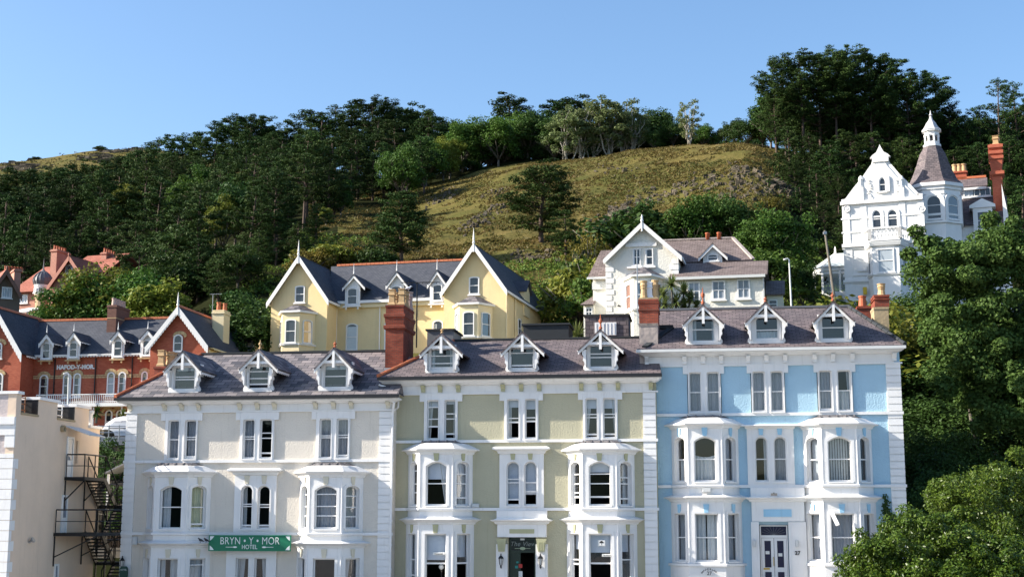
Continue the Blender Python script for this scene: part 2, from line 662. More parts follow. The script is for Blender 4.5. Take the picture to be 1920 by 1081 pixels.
def window(root, xa, xb, za, zb, rise=0, p=2, T=None, rails=(.5,), vb=0, dep=.14, cur='', gap=0.0, frame=None, pane=None, fw=.055, name='window', room=None):
    """sash window in an opening of a face; cur = curtain words; gap = lower sash pushed up by that share of the height"""
    frame = frame or WHITE
    mb = MB(T)
    H = zb - za
    o = outline(xa, xb, za, zb, rise, p)
    fi = fw
    i = outline(xa + fi, xb - fi, za + fi * 1.3, zb - fi, rise * .85, p)
    mb.ring(o, i, dep, dep + .07)
    g = za + gap * H
    if gap:
        mb.box(xa + .03, xb - .03, dep + .01, dep + .05, g, g + .075)
    for r_ in rails:
        zz = za + H * r_
        mb.box(xa + fi * .6, xb - fi * .6, dep + .005, dep + .06, zz - .025, zz + .025)
    for k in range(vb):
        xx = xa + (xb - xa) * (k + 1) / (vb + 1)
        mb.box(xx - .015, xx + .015, dep + .012, dep + .052, max(za, g) + .02, zb - rise - .02)
    mb.box(xa - .05, xb + .05, -.06, dep - .003, za - .07, za - .002)
    w = mb.build(name, frame, root)
    gm = MB(T)
    pt = outline(xa + .02, xb - .02, max(za, g) + .02, zb - .02, rise * .9, p)
    gm.add([(x, dep + .035, z) for x, z in pt], [tuple(range(len(pt)))])
    gm.build('pane', pane or GLASS, w)
    yc = dep + .2
    W = xb - xa
    for word in cur.split():
        k, *a = word.split(':')
        a = [float(q) for q in a]
        c = MB(T)
        m = CURT
        nm = 'curtain'
        if k[-1] == 'g' and k != 'g':
            k, m = k[:-1], CURTG
        elif k[-1] == 'y':
            k, m = k[:-1], CURTY
        elif k[-1] == 'r':
            k, m = k[:-1], CURTR
        if k == 'full':
            curtain_sheet(c, xa - .02, xb + .02, za - .03, zb + .03, yc)
        elif k == 'L':
            curtain_sheet(c, xa - .03, xa + W * a[0], za - .05, zb + .03, yc, taper=a[1] if len(a) > 1 else 0)
        elif k == 'R':
            curtain_sheet(c, xb - W * a[0], xb + .03, za - .05, zb + .03, yc, taper=-(a[1] if len(a) > 1 else 0))
        elif k == 'low':
            curtain_sheet(c, xa - .02, xb + .02, za - .03, za + H * a[0], yc, rise=-.12 if len(a) > 1 else 0)
        elif k == 'blind':
            c.box(xa + .02, xb - .02, yc - .02, yc - .005, zb - H * a[0], zb + .03)
            m, nm = BLIND, 'blind'
        elif k == 'vert':
            nb = max(5, int(W / .11))
            for q in range(nb):
                xx = xa + W * (q + .5) / nb
                c.add([(xx - .05, yc - .02, za), (xx + .045, yc + .03, za), (xx + .045, yc + .03, zb), (xx - .05, yc - .02, zb)], [(0, 1, 2, 3)])
            nm = 'blind'
        c.build(nm, m, w)
    return w


def plan_off(xl, xr, fl, fr, p, o):
    """bay plan (wall-left, front-left, front-right, wall-right) moved outward by o"""
    out = []
    dl = Vector((fl - xl, -p, 0)).normalized()
    nl = Vector((dl.y, -dl.x, 0))
    if nl.x > 0: nl = -nl
    dr = Vector((fr - xr, -p, 0)).normalized()
    nr = Vector((dr.y, -dr.x, 0))
    if nr.x < 0: nr = -nr
    a = Vector((xl, 0, 0)) + nl * o
    b = Vector((xr, 0, 0)) + nr * o
    ta = -a.y / dl.y
    tb = -b.y / dr.y
    fa = (-p - o - a.y) / dl.y
    fb = (-p - o - b.y) / dr.y
    A, Fa = a + dl * ta, a + dl * fa
    B, Fb = b + dr * tb, b + dr * fb
    return [(A.x, 0), (Fa.x, Fa.y), (Fb.x, Fb.y), (B.x, 0)]


def band(mb, plan, prof, y_in=.02):
    """moulding round a bay / hood / cornice: prof = [(offset, z), ...] from bottom to top"""
    rows = []
    for o, z in prof:
        pl = plan_off(*plan, o)
        pl = [(pl[0][0], y_in)] + pl[0:] + [(pl[3][0], y_in)]
        rows.append([(x, y, z) for x, y in pl])
    k = len(rows[0])
    vs = [p for r_ in rows for p in r_]
    fs = []
    for i in range(len(rows) - 1):
        for j in range(k - 1):
            fs.append((i * k + j, i * k + j + 1, (i + 1) * k + j + 1, (i + 1) * k + j))
    fs.append(tuple(reversed(range(k))))
    n = (len(rows) - 1) * k
    fs.append(tuple(range(n, n + k)))
    mb.add(vs, fs)


# ---------------------------------------------------------------- small building pieces
def pot(mb, x, y, z, h, r, kind=0):
    if kind == 0:      # tall waisted pot
        prof = [(r * 1.15, 0), (r * 1.15, h * .08), (r * .95, h * .14), (r * .78, h * .5), (r * .95, h * .62), (r * .8, h * .66), (r, h * .74), (r * .85, h * .9), (r * 1.05, h * .94), (r * 1.05, h), (r * .7, h), (r * .65, h * .9)]
        mb.lathe((x, y, z), prof, 10)
    elif kind == 1:    # tapering round pot with roll rim
        prof = [(r * 1.05, 0), (r * .85, h * .82), (r * 1.02, h * .86), (r * 1.02, h), (r * .7, h), (r * .65, h * .9)]
        mb.lathe((x, y, z), prof, 12)
    else:              # square louvred pot
        prof = [(r * 1.25, 0), (r * 1.25, h * .1), (r * .95, h * .2), (r * .85, h * .6), (r * 1.15, h * .66), (r * 1.0, h * .72), (r * .9, h * .92), (r * 1.1, h * .95), (r * 1.1, h), (r * .6, h)]
        mb.lathe((x, y, z), prof, 4, rot=math.pi / 4)


def stack(root, x0, x1, y0, y1, z0, z1, mat, pots=(), potmat=None, capmat=None, bands=(.93, .86), name='chimney', kind=0, flare=.07, taper=0.0, banding=None):
    """chimney stack with oversailing courses; pots = [(x, y, h, r)]"""
    mb = MB()
    H = z1 - z0
    lv = [(0, z0), (0, z0 + H * (bands[-1] - .04))]
    for b in reversed(bands):
        lv += [(flare * .5, z0 + H * (b - .03)), (flare, z0 + H * (b - .015)), (flare, z0 + H * (b + .02)), (.0, z0 + H * (b + .028))]
    lv += [(0, z1 - .12), (.03, z1 - .1), (.03, z1)]
    rows = [[(x0 - o, y0 - o, z), (x1 + o, y0 - o, z), (x1 + o, y1 + o, z), (x0 - o, y1 + o, z)] for o, z in lv]
    vs = [p for r_ in rows for p in r_]
    fs = []
    for i in range(len(rows) - 1):
        for j in range(4):
            fs.append((i * 4 + j, i * 4 + (j + 1) % 4, i * 4 + 4 + (j + 1) % 4, i * 4 + 4 + j))
    fs += [(3, 2, 1, 0), tuple(range(len(vs) - 4, len(vs)))]
    mb.add(vs, fs)
    ch = mb.build(name, mat, root)
    if capmat:
        c = MB()
        c.slab([(x0 - .02, y0 - .02, z1 + .07), (x1 + .02, y0 - .02, z1 + .07), (x1 + .02, y1 + .02, z1 + .07), (x0 - .02, y1 + .02, z1 + .07)], .068)
        c.build('chimney_cap', capmat, ch)
    if banding:
        c = MB()
        for t in banding:
            z = z0 + H * t
            c.box(x0 - .012, x1 + .012, y0 - .012, y1 + .012, z - .04, z + .04)
        c.build('stone_band', POTY, ch)
    for q, (x, y, h, r, *k) in enumerate(pots):
        pm = MB()
        pot(pm, x, y, z1 + (.072 if capmat else .004), h, r, k[0] if k else kind)
        pm.build('chimney_pot', (k[1] if len(k) > 1 else None) or potmat or POTY, ch, smooth=kind == 1)
    return ch


def scallop(mb, a, b, drop, n, th, out=(0, -1, 0)):
    """scalloped lower edge hung under the line a-b (thin toothed board)"""
    a, b = Vector(a), Vector(b)
    o = Vector(out) * th
    for i in range(n):
        p, q = a.lerp(b, (i + .06) / n), a.lerp(b, (i + .94) / n)
        m = a.lerp(b, (i + .5) / n)
        tri = [p, q, q - Vector((0, 0, drop * .55)), m - Vector((0, 0, drop)), p - Vector((0, 0, drop * .55))]
        mb.add(tri + [t + o for t in tri], [(4, 3, 2, 1, 0), (5, 6, 7, 8, 9), (0, 1, 6, 5), (1, 2, 7, 6), (2, 3, 8, 7), (3, 4, 9, 8), (4, 0, 5, 9)])


def finial(root, x, y, z, h, mat, r=.06, ball=True, name='finial'):
    mb = MB()
    if ball:
        mb.lathe((x, y, z), [(r * 1.3, 0), (r * 1.3, h * .12), (r * .6, h * .2), (r * .6, h * .38), (r * 1.2, h * .44), (r * 1.5, h * .54), (r * 1.2, h * .64), (r * .5, h * .7), (r * .35, h * .85), (.008, h)], 8)
    else:
        mb.lathe((x, y, z), [(r, 0), (r, h * .35), (r * 1.4, h * .38), (r * 1.4, h * .42), (r * .9, h * .46), (.01, h)], 4, rot=math.pi / 4)
    return mb.build(name, mat, root)


def gable_roof(root, xl, xr, xa, ze_l, ze_r, za, y0, y1, mat, th=.12, ridge=None, name='roof', rh=.13):
    """two slopes meeting on a ridge at xa running along y"""
    mb = MB()
    mb.slab([(xl, y0, ze_l), (xa, y0, za), (xa, y1, za), (xl, y1, ze_l)], th, n=Vector((ze_l - za, 0, xa - xl)).normalized())
    mb.slab([(xa, y0, za), (xr, y0, ze_r), (xr, y1, ze_r), (xa, y1, za)], th, n=Vector((za - ze_r, 0, xr - xa)).normalized())
    r_ = mb.build(name, mat, root)
    if ridge:
        c = MB()
        n = max(2, int((y1 - y0) / .45))
        for i in range(n):
            a, b = y0 + (y1 - y0) * i / n, y0 + (y1 - y0) * (i + .97) / n
            c.prism([(xa - .16, za - .1), (xa + .16, za - .1), (xa + .07, za + rh * .6), (xa, za + rh), (xa - .07, za + rh * .6)], a, b)
        c.build('ridge_tile', ridge, r_)
    return r_


def bargeboard(root, xl, xr, xa, zl, zr, za, y, w=.28, th=.06, mat=None, scal=0, name='bargeboard', drop=.18):
    """boards following a gable's two slopes at plane y, w deep"""
    mb = MB()
    for (x0, z0) in ((xl, zl), (xr, zr)):
        s = 1 if x0 < xa else -1
        L = math.hypot(xa - x0, za - z0)
        v = w * L / abs(xa - x0)
        poly = [(x0, z0 - v), (xa, za - v), (xa, za), (x0, z0)] if s > 0 else [(xa, za - v), (x0, z0 - v), (x0, z0), (xa, za)]
        mb.prism(poly, y, y + th)
        if scal:
            scallop(mb, (x0, y + th * .7, z0 - v + .003), (xa, y + th * .7, za - v + .003), drop, scal, th * .5)
    return mb.build(name, mat or WHITE, root)


def hood_dormer(root, x0, x1, zb, zw, za, xl, xr, zl, y0, y1, wz0, wz1, wx0, wx1, cheek, roofm, slope_z, fin=None, rails=(.5,), gap=0, cur='', vb=0, blind=None, frame=None, sidewin=False, finh=.45, side_scal=True, drop_post=True):
    """Victorian gabled dormer. x0..x1 cheek-to-cheek, zb base, xl/xr barge ends at height zl, apex (mid, za); y0 front plane, slope_z(y) roof height.
    """
    xa = (xl + xr) / 2
    over = .38
    d = MB()
    # front with window opening, gable above
    zk = max(zl + .12, wz1 + .07)
    d.plate(x0, x1, zb, zk, [(wx0, wx1, wz0, wz1, .14, 5)], y0, y0 + .14)
    # king triangle behind the barge
    zt = za - .22
    k = zk
    sl = (za - zl) / (xa - xl)
    hw = (zt - k) / sl
    d.prism([(xa - hw, k + .002), (xa + hw, k + .002), (xa, zt)], y0 + .03, y0 + .12)
    # shaped brackets on both sides of the front
    for s, xe in ((-1, x0), (1, x1)):
        e = xe + s * .004
        pl = [(0, zb), (.15, zb), (.15, zb + .12), (.05, zb + .3), (.03, zb + .5), (.0, zb + .55)]
        poly = [(e + s * a, z) for a, z in pl]
        if s < 0: poly = poly[::-1]
        d.prism(poly, y0 + .01, y0 + .16)
        h = zl - zb
        pl = [(0, zl - .75), (.06, zl - .68), (.08, zl - .5), (.15, zl - .42), (.12, zl - .25), (.18, zl - .15), (.18, zl + .02), (0, zl + .1)]
        poly = [(e + s * a, z) for a, z in pl]
        if s < 0: poly = poly[::-1]
        d.prism(poly, y0 - over + .08, y0 + .1)
        d.box(xe - s * .13, xe - s * .02, y0 - .035, y0 - .002, zb + .1, zl - .1)
    d.box(x0 - .1, x1 + .1, y0 - .1, y0 + .1, zb - .07, zb - .002)
    dm = d.build('dormer', WHITE, root)
    # cheeks down to the slope
    c = MB()
    for xe in (x0 + .01, x1 - .09):
        ye = next((y for y in np.arange(y0 + .2, y1, .05) if slope_z(y) > zl), y1)
        poly = [(y0 + .15, slope_z(y0 + .15) - .05), (ye, zl), (y0 + .15, zl + .05)]
        vs = [(xe, y, z) for y, z in poly] + [(xe + .08, y, z) for y, z in poly]
        c.add(vs, [(0, 1, 2), (5, 4, 3), (0, 3, 4, 1), (1, 4, 5, 2), (2, 5, 3, 0)])
    c.build('dormer_cheek', cheek, dm)
    if sidewin:
        q = MB()
        q.box(x1 - .008, x1 + .03, y0 + .35, y0 + .75, zb + .75, zb + 1.35)
        q.build('side_vent', WHITE, dm)
    bk = MB()
    bk.box(x0 + .12, x1 - .12, y0 + .62, y0 + .66, zb, zk - .02)
    bk.box(x0 + .12, x1 - .12, y0 + .2, y0 + .615, zb + .01, zb + .04)
    bk.build('dormer_room', DARKIN, dm)
    window_sub(dm, wx0, wx1, wz0, wz1, y0, rails, gap, cur, vb, blind)
    # roof
    gable_roof(dm, xl - .02, xr + .02, xa, zl + .05, zl + .05, za + .05, y0 - over - .05, y1, roofm, .07, name='dormer_roof')
    b = MB()
    for s, xe in ((1, xl), (-1, xr)):
        L = math.hypot(xa - xe, za - zl)
        v = .125 * L / abs(xa - xe)
        poly = [(xe, zl - v), (xa, za - v), (xa, za), (xe, zl)] if s > 0 else [(xa, za - v), (xe, zl - v), (xe, zl), (xa, za)]
        b.prism(poly, y0 - over, y0 - over + .05)
        # outer moulding
        poly = [(xe - s * .03, zl - .035), (xa, za - .015), (xa, za + .04), (xe - s * .03, zl + .02)]
        if s < 0: poly = poly[::-1]
        b.prism(poly, y0 - over - .035, y0 - over - .003)
        if side_scal:
            scallop(b, (xe + s * .03, y0 - over + .06, zl - .02), (xe + s * .03, y1 * .45 + y0 * .55, zl - .02), .14, 7, .03, (s, 0, 0))
    zc = zl + (za - zl) * .36
    hw = (za - zc) / sl
    if drop_post:
        b.box(xa - hw + .02, xa + hw - .02, y0 - over + .052, y0 - over + .11, zc - .06, zc + .07)
        b.box(xa - .06, xa + .06, y0 - over - .04, y0 - over + .09, zc - .28, za - .14)
        # arched braces under the tie
        for s in (-1, 1):
            b.beam((xa + s * (hw - .04), y0 - over + .08, zc - .03), (xa + s * (hw + .26), y0 - over + .08, zl + .02), .05, .08)
    b.build('bargeboard', WHITE, dm)
    if fin:
        finial(dm, xa, y0 - over + .2, za + .06, finh, fin)
    return dm


def window_sub(dm, xa, xb, za, zb, y0, rails, gap, cur, vb, blind):
    T = Matrix.Translation((0, y0, 0))
    w = window(dm, xa, xb, za, zb, .12, 5, T=T, rails=rails, gap=gap, cur=cur, vb=vb, dep=.06, pane=GLASSD, name='window_frame', fw=.045)
    # keep to thing > part > sub-part: everything of the window hangs on the dormer
    for ch in list(w.children):
        ch.parent = dm
    if blind:
        c = MB()
        c.box(xa + .03, xb - .03, y0 + .2, y0 + .215, zb - (zb - za) * blind, zb)
        c.build('blind', CURT, dm)


def bay(root, H, xl, xr, fl, fr, p, z0, z1, ops, arch, wins, trim, key, mat=WHITE, cant_frac=.62):
    """canted bay storey: body between z0 and z1, ops=(za, zb, fxa, fxb) for the front window, wins = dict(front=.., left=.., right=..)"""
    plan = [(xl, 0), (fl, -p), (fr, -p), (xr, 0)]
    body = MB()
    za, zb, fxa, fxb = ops
    kzs = []
    jobs = []
    for nm, a, b in (('left', plan[0], plan[1]), ('front', plan[1], plan[2]), ('right', plan[2], plan[3])):
        T, L = face_T(a, b)
        body.T = T
        if nm == 'front':
            wa, wb = fxa - fl, fxb - fl
        else:
            m = L * .5
            wa, wb = m - L * cant_frac / 2, m + L * cant_frac / 2
        op = (wa, wb, za, zb, (.22 if nm == 'front' else .2) if arch else 0, 1 if nm == 'front' else 2)
        body.plate(0, L, z0, z1, [op], 0, .16)
        # raised band round the opening
        body.ring(outline(wa - .13, wb + .13, za, zb + .12, op[4] * 1.05, op[5]), outline(wa - .004, wb + .004, za - .001, zb + .003, op[4], op[5]), -.03, .01)
        kz = MB(T)
        kzs.append(kz)
        kw = .075 if nm != 'front' else .09
        xm = (wa + wb) / 2
        kz.prism([(xm - kw, zb + .04), (xm + kw, zb + .04), (xm + kw * 1.5, zb + .42), (xm - kw * 1.5, zb + .42)], -.06, -.004)
        jobs.append((T, op, wins.get(nm, {})))
    body.T = None
    # back of the parapet of the body: corner posts hide the joints
    for (x, y) in plan[1:3]:
        body.lathe((x, y, z0), [(.035, 0), (.035, z1 - z0)], 8)
    bo = body.build('bay_window', mat, root)
    for kz in kzs:
        kz.build('keystone', key, bo)
    for T, op, w in jobs:
        window(root, op[0], op[1], op[2], op[3], op[4], op[5], T=T, **w)
    return bo


def guesthouse(name, label, px0, D, yaw, s):
    """three-bay Victorian guesthouse front, read off the photograph with the dictionary s"""
    H = Frame(px0, D, yaw)
    root = H.root(name, label, 'house', 'terrace guesthouses')
    wallm, trimm, roofm = s['wall'], s['trim'], s['roof']
    mid = s['mid']
    z = lambda py, y=0.0, px=None: H.z(px or mid, py, y)
    x = H.x
    XL, XR = 0.0 if s.get('x0') is None else x(s['x0']), x(s['x1'])
    G = s['ground']
    zs1, zs2, zfr0, zfr1, zfa1, zg = z(s['str1']), z(s['str2']), z(s['frz'][1]), z(s['frz'][0]), z(s['fas'], -.5), z(s['gut'], -.55)
    dep = 8.6
    # ---- walls, three storeys with openings behind the surrounds
    wl = MB()
    bays = [(x(b['x'][0], 0, 930), x(b['x'][1], 0, 930)) for b in s['bays']]
    tops = []
    for t in s['top']:
        a, b = x(t['o'][0][0]), x(t['o'][-1][1])
        tops.append((a - .08, b + .08, z(s['toy'][1]) - .05, z(s['toy'][0]) + .06))
    wl.plate(XL, XR, zs1, zfr1 + .25, tops, 0, .3)
    c = s['centre']
    cx0, cx1 = x(c['o'][0][0], 0, 920), x(c['o'][-1][1], 0, 920)
    fz0, fz1 = z(s['foy'][1]), z(s['foy'][0])
    wl.plate(XL, XR, zs2, zs1, [(bays[0][0] + .15, bays[0][1] - .15, zs2 + .1, fz1 + .1), (cx0 - .08, cx1 + .08, fz0 - .05, fz1 + .06), (bays[1][0] + .15, bays[1][1] - .15, zs2 + .1, fz1 + .1)], 0, .3)
    gz1 = z(s['goy'])
    d = s['door']
    dx0, dx1 = x(d['o'][0], 0, 1040), x(d['o'][1], 0, 1040)
    dz1 = z(d['top'])
    wl.plate(XL, XR, G, zs2, [(bays[0][0] + .15, bays[0][1] - .15, G + .3, gz1), (dx0 - .03, dx1 + .03, G, dz1 + .03), (bays[1][0] + .15, bays[1][1] - .15, G + .3, gz1)], 0, .3)
    wl.box(XL, XL + .3, .31, dep, G, zfr1)
    wl.box(XR - .3, XR, .31, dep, G, zfr1)
    wl.box(XL, XR, dep + .003, dep + .3, G, zfr1)
    wl.build('wall', wallm, root)
    inn = MB()
    for zz in (G + .1, zs2 - .12, zs1 - .12, zfr1 - .1):
        inn.box(XL + .31, XR - .31, .32, dep - .01, zz, zz + .1)
    inn.box(XL + .31, XR - .31, 3.2, 3.3, G + .2, zfr1 - .1)
    for t in (.34, .66):
        xx = XL + (XR - XL) * t
        inn.box(xx - .05, xx + .05, .33, 3.19, G + .2, zfr1 - .1)
    inn.build('room_partition', DARKIN, root)
    # ---- quoins
    for (qa, qb) in s['quoins']:
        q = MB()
        a, b = x(qa), x(qb)
        zz = G
        while zz < zfr0 - .1:
            top = min(zz + .31, zfr0 - .02)
            if not any(abs((zz + top) / 2 - t) < .001 for t in (zs1, zs2)):
                q.box(a, b, -.075, -.003, zz + .04, top)
            zz += .325
        q.box(a + .004, b - .004, -.03, -.004, G, zfr0 - .03)
        q.build('quoin', WHITE, root)
    # ---- string courses, frieze and cornice
    sc = MB()
    for zz in (zs1, zs2):
        sc.prism([(XL - .06, zz - .06), (XR + .06, zz - .06), (XR + .06, zz + .07), (XL - .06, zz + .07)], -.11, -.002)
    sc.build('string_course', WHITE, root)
    co = MB()
    ovl, ovr = s['ov']
    cl_, cr_ = XL + .5 - ovl, XR - .5 + ovr
    band(co, (XL, XR, XL, XR, .001), [(.1, zfr0 - .07), (.1, zfr0 - .002)], .005)
    co.build('frieze_moulding', WHITE, root)
    co = MB()
    band(co, (cl_, cr_, cl_, cr_, .001), [(.06, zfr0), (.06, zfr1), (.2, zfr1 + .01), (.3, zfr1 + .08), (.36, zfr1 + .1), (.42, zfa1 - .04), (.5, zfa1), (.5, zg - .1)], .3)
    co.build('cornice', WHITE, root)
    for bx in s['brackets']:
        b = MB()
        xx = x(bx)
        w = .19
        b.prism([(0, 0), (1, 0), (1, 1)], 0, 1) if False else None
        prof = [(-.005, zfr0 + .05), (-.09, zfr0 + .05), (-.09, zfr0 + .16), (-.15, zfr0 + .22), (-.26, zfr0 + .36), (-.26, zfr1 - .002), (-.005, zfr1 - .002)]
        prof = [(y - .06, q) for y, q in prof]
        vs = [(xx - w / 2, y, q) for y, q in prof] + [(xx + w / 2, y, q) for y, q in prof]
        n = len(prof)
        b.add(vs, [tuple(range(n)), tuple(reversed(range(n, 2 * n)))] + [(i, n + i, n + (i + 1) % n, (i + 1) % n) for i in range(n)])
        b.build('bracket', s['bracket'], root)
    g = MB()
    gx0, gx1 = XL - ovl - .05, XR + ovr + .05
    g.box(gx0, gx1, -.66, -.515, zg - .1, zg + .03)
    g.build('gutter', s['gutter'], root)
    # ---- roof
    ze = zg + .06
    yr = 4.1
    zr = H.z(s['ridge'][2], s['ridge'][1], yr)
    rl, rr = s['ridge_x']
    ye = -.6
    slope = (zr - ze) / (yr - ye)
    slope_z = lambda y: ze + (y - ye) * slope
    r_ = MB()
    el, er = XL - ovl - .02, XR + ovr + .02
    if rl is None:
        rl_x = el + .45
    else:
        rl_x = H.q(rl, s['ridge'][1], yr)[0]
    rr_x = H.q(rr, s['ridge'][1], yr)[0] if rr else er - .45
    up = Vector((0, -slope, 1)).normalized()
    r_.slab([(el, ye, ze), (er, ye, ze), (rr_x, yr, zr), (rl_x, yr, zr)], .1, n=up)
    r_.slab([(er, dep + .5, ze), (el, dep + .5, ze), (rl_x, yr, zr), (rr_x, yr, zr)], .1, n=Vector((0, slope, 1)).normalized())
    r_.add([(el, ye, ze - .01), (rl_x, yr, zr - .01), (el, dep + .5, ze - .01)], [(0, 1, 2)])
    r_.add([(er, ye, ze - .01), (rr_x, yr, zr - .01), (er, dep + .5, ze - .01)], [(2, 1, 0)])
    ro = r_.build('roof', roofm, root)
    rg = MB()
    rg.beam((rl_x - .05, yr, zr + .03), (rr_x + .05, yr, zr + .03), .24, .1)
    rg.build('ridge_tile', LEAD if s.get('lead_ridge') else FELT, ro)
    for hm, a in s['hips']:
        h = MB()
        p0 = Vector((el if a == 'l' else er, ye, ze)) + Vector((0, 0, .04))
        p1 = Vector((rl_x if a == 'l' else rr_x, yr, zr)) + Vector((0, 0, .04))
        n = 11
        for i in range(n):
            h.tube([p0.lerp(p1, i / n), p0.lerp(p1, (i + .96) / n)], [.1, .085], 8)
        h.build('hip_tile', hm, ro)
    # ---- top-storey windows in plain surrounds
    oy0, oy1 = z(s['toy'][1]), z(s['toy'][0])
    T = Matrix.Translation((0, -.09, 0))
    for t in s['top']:
        m = MB()
        a, b = x(t['s'][0]), x(t['s'][1])
        zt = z(s['tsur'])
        ops = [(x(o[0]), x(o[1]), oy0, oy1, .1, 5) for o in t['o']]
        ia, ib = a + .22, b - .22
        m.plate(ia, ib, zs1 + .072, zt - .0, ops, -.09, .05)
        for o in ops:
            m.ring(outline(o[0] - .05, o[1] + .05, o[2], o[3] + .05, .13, 5), outline(o[0] - .003, o[1] + .003, o[2] - .001, o[3] + .003, .1, 5), -.115, -.085)
        m.prism([(a, zt - .36), (ia - .003, zt - .36), (ia - .003, zt), (a, zt)], -.1, -.003)
        m.prism([(ib + .003, zt - .36), (b, zt - .36), (b, zt), (ib + .003, zt)], -.1, -.003)
        m.build('window_surround', WHITE, root)
        for o, w in zip(ops, t['w']):
            window(root, *o[:4], .09, 5, T=T, **w)
    # ---- first-floor centre pair under its hood
    m = MB()
    a, b = x(c['s'][0], 0, 920), x(c['s'][1], 0, 920)
    zh0 = z(c['hood'][1], -.2)
    ops = [(x(o[0], 0, 930), x(o[1], 0, 930), fz0, fz1, .26, 2) for o in c['o']]
    m.plate(a, b, zs2 + .072, zh0 + .1, ops, -.1, .05)
    for o in ops:
        m.ring(outline(o[0] - .07, o[1] + .07, o[2], o[3] + .07, .29, 2), outline(o[0] - .003, o[1] + .003, o[2] - .001, o[3] + .003, .26, 2), -.13, -.095)
    su = m.build('window_surround', WHITE, root)
    for o in ops:
        k = MB()
        xm = (o[0] + o[1]) / 2
        k.prism([(xm - .08, o[3] + .08), (xm + .08, o[3] + .08), (xm + .13, o[3] + .46), (xm - .13, o[3] + .46)], -.15, -.103)
        k.build('keystone', s['key'], su)
    for o, w in zip(ops, c['w']):
        window(root, *o[:4], .25, 2, T=T, **w)
    h = MB()
    zt = z(c['hood'][0], -.4)
    band(h, (a, b, a, b, .12), [(0, zh0 - .02), (.06, zh0), (.1, zh0 + .1), (.26, zh0 + (zt - zh0) * .55), (.3, zh0 + (zt - zh0) * .6), (.3, zt - .05), (.18, zt)], .005)
    h.build('window_hood', WHITE, root)
    # ---- two-storey canted bays
    for bi, bsp in enumerate(s['bays']):
        p = .98
        (xl, xr), ff = bays[bi], bsp['f']
        ins = (xr - xl) * bsp.get('ins', .25)
        fl, fr = xl + ins, xr - ins
        mx = bsp['mx']
        zz = lambda py, y=-p: H.z(mx, py, y)
        zc0, zc1 = zz(s['bcor'][1], -p - .15), zz(s['bcor'][0], -p - .3)
        zl0, zl1 = zz(s['lcor'][1], -p - .2), zz(s['lcor'][0], -p - .35)
        f0, f1 = zz(s['foy'][1]), zz(s['foy'][0])
        fw = (H.x(bsp['fw'][1], -p) - H.x(bsp['fw'][0], -p)) / 2
        xm = (fl + fr) / 2
        bay(root, H, xl, xr, fl, fr, p, zs2 + .07, zc0 + .06, (f0, f1, xm - fw, xm + fw), True, bsp['up'], WHITE, s['key'])
        cm = MB()
        band(cm, (xl, xr, fl, fr, p), [(0, zc0 - .03), (.05, zc0), (.08, zc0 + .08), (.2, zc0 + .18), (.24, zc0 + .22), (.24, zc1 - .06), (.28, zc1)], .005)
        cm.build('bay_cornice', WHITE, root)
        cm = MB()
        band(cm, (xl, xr, fl, fr, p), [(.0, zs2 - .06), (.1, zs2 - .05), (.12, zs2 + .03), (.1, zs2 + .065), (0, zs2 + .069)], .005)
        cm.build('bay_sill', WHITE, root)
        # leaded cap with rolls
        zcap = H.z(mx, s['bcap'], -.3)
        cp = MB()
        band(cp, (xl, xr, fl, fr, p), [(.25, zc1 + .003), (-.18, zc1 + .26), (-.32, zc1 + .3)], .005)
        cp.build('bay_cap', WHITE, root)
        ct = MB()
        band(ct, (xl, xr, fl, fr, p), [(-.3, zc1 + .303), (-.55, max(zcap, zc1 + .42))], .005)
        for k in range(5):
            xx = fl + (fr - fl) * (k / 4)
            ct.beam((xx, -p + .28, zc1 + .34), (xx, -p + .62, max(zcap, zc1 + .42)), .05, .05)
        ct.build('bay_roof', LEADR, root)
        # apron and lower bay
        o2 = .06
        ap = MB()
        band(ap, (xl, xr, fl, fr, p), [(.0, zl1 + .122), (.0, zs2 - .062)], .005)
        ap.build('bay_apron', WHITE, root)
        ap = MB()
        band(ap, (xl, xr, fl, fr, p), [(o2 - .04, zl0 - .03), (.1, zl0), (.13, zl0 + .07), (.26, zl0 + .16), (.3, zl0 + .19), (.3, zl1 - .04), (.34, zl1), (.02, zl1 + .12)], .005)
        ap.build('bay_cornice', WHITE, root)
        g1 = zz(s['goy'])
        fw2 = (H.x(bsp['fw2'][1], -p) - H.x(bsp['fw2'][0], -p)) / 2
        pl = plan_off(xl, xr, fl, fr, p, o2)
        gz0 = zz(s['gsill'])
        bay(root, H, pl[0][0], pl[3][0], pl[1][0], pl[2][0], p + o2, gz0 - .07, zl0 - .0, (gz0, g1, xm - fw2, xm + fw2), False, bsp['lo'], WHITE, s['key'])
        pb = MB()
        band(pb, (xl, xr, fl, fr, p), [(.12, G - .5), (.12, gz0 - .22), (.2, gz0 - .2), (.2, gz0 - .1), (.07, gz0 - .072)], .005)
        pb.build('bay_plinth', WHITE, root)
    # ---- dormers
    for dm in s['dormers']:
        (ax, ay), (lx, ly), (rx, ry) = dm['apex'], dm['l'], dm['r']
        y0 = -.12
        yo = y0 - .38
        zl = (H.z(lx, ly, yo) + H.z(rx, ry, yo)) / 2
        za = H.z(ax, ay, yo)
        xl, xr = H.x(lx, yo, ly), H.x(rx, yo, ry)
        x0, x1 = H.x(dm['face'][0], y0, dm['base'] - 10), H.x(dm['face'][1], y0, dm['base'] - 10)
        x0, x1 = max(x0 + .1, xl + .24), min(x1 - .1, xr - .24)
        zb = max(H.z(ax, dm['base'], y0), slope_z(y0) + .03)
        wx0, wx1 = H.x(dm['win'][0] - 2, y0, dm['base'] - 20), H.x(dm['win'][1] + 2, y0, dm['base'] - 20)
        wz0, wz1 = H.z(ax, dm['win'][3] + 1, y0), H.z(ax, dm['win'][2] - 4, y0)
        yb = y0 + (za - slope_z(y0)) / slope + .25
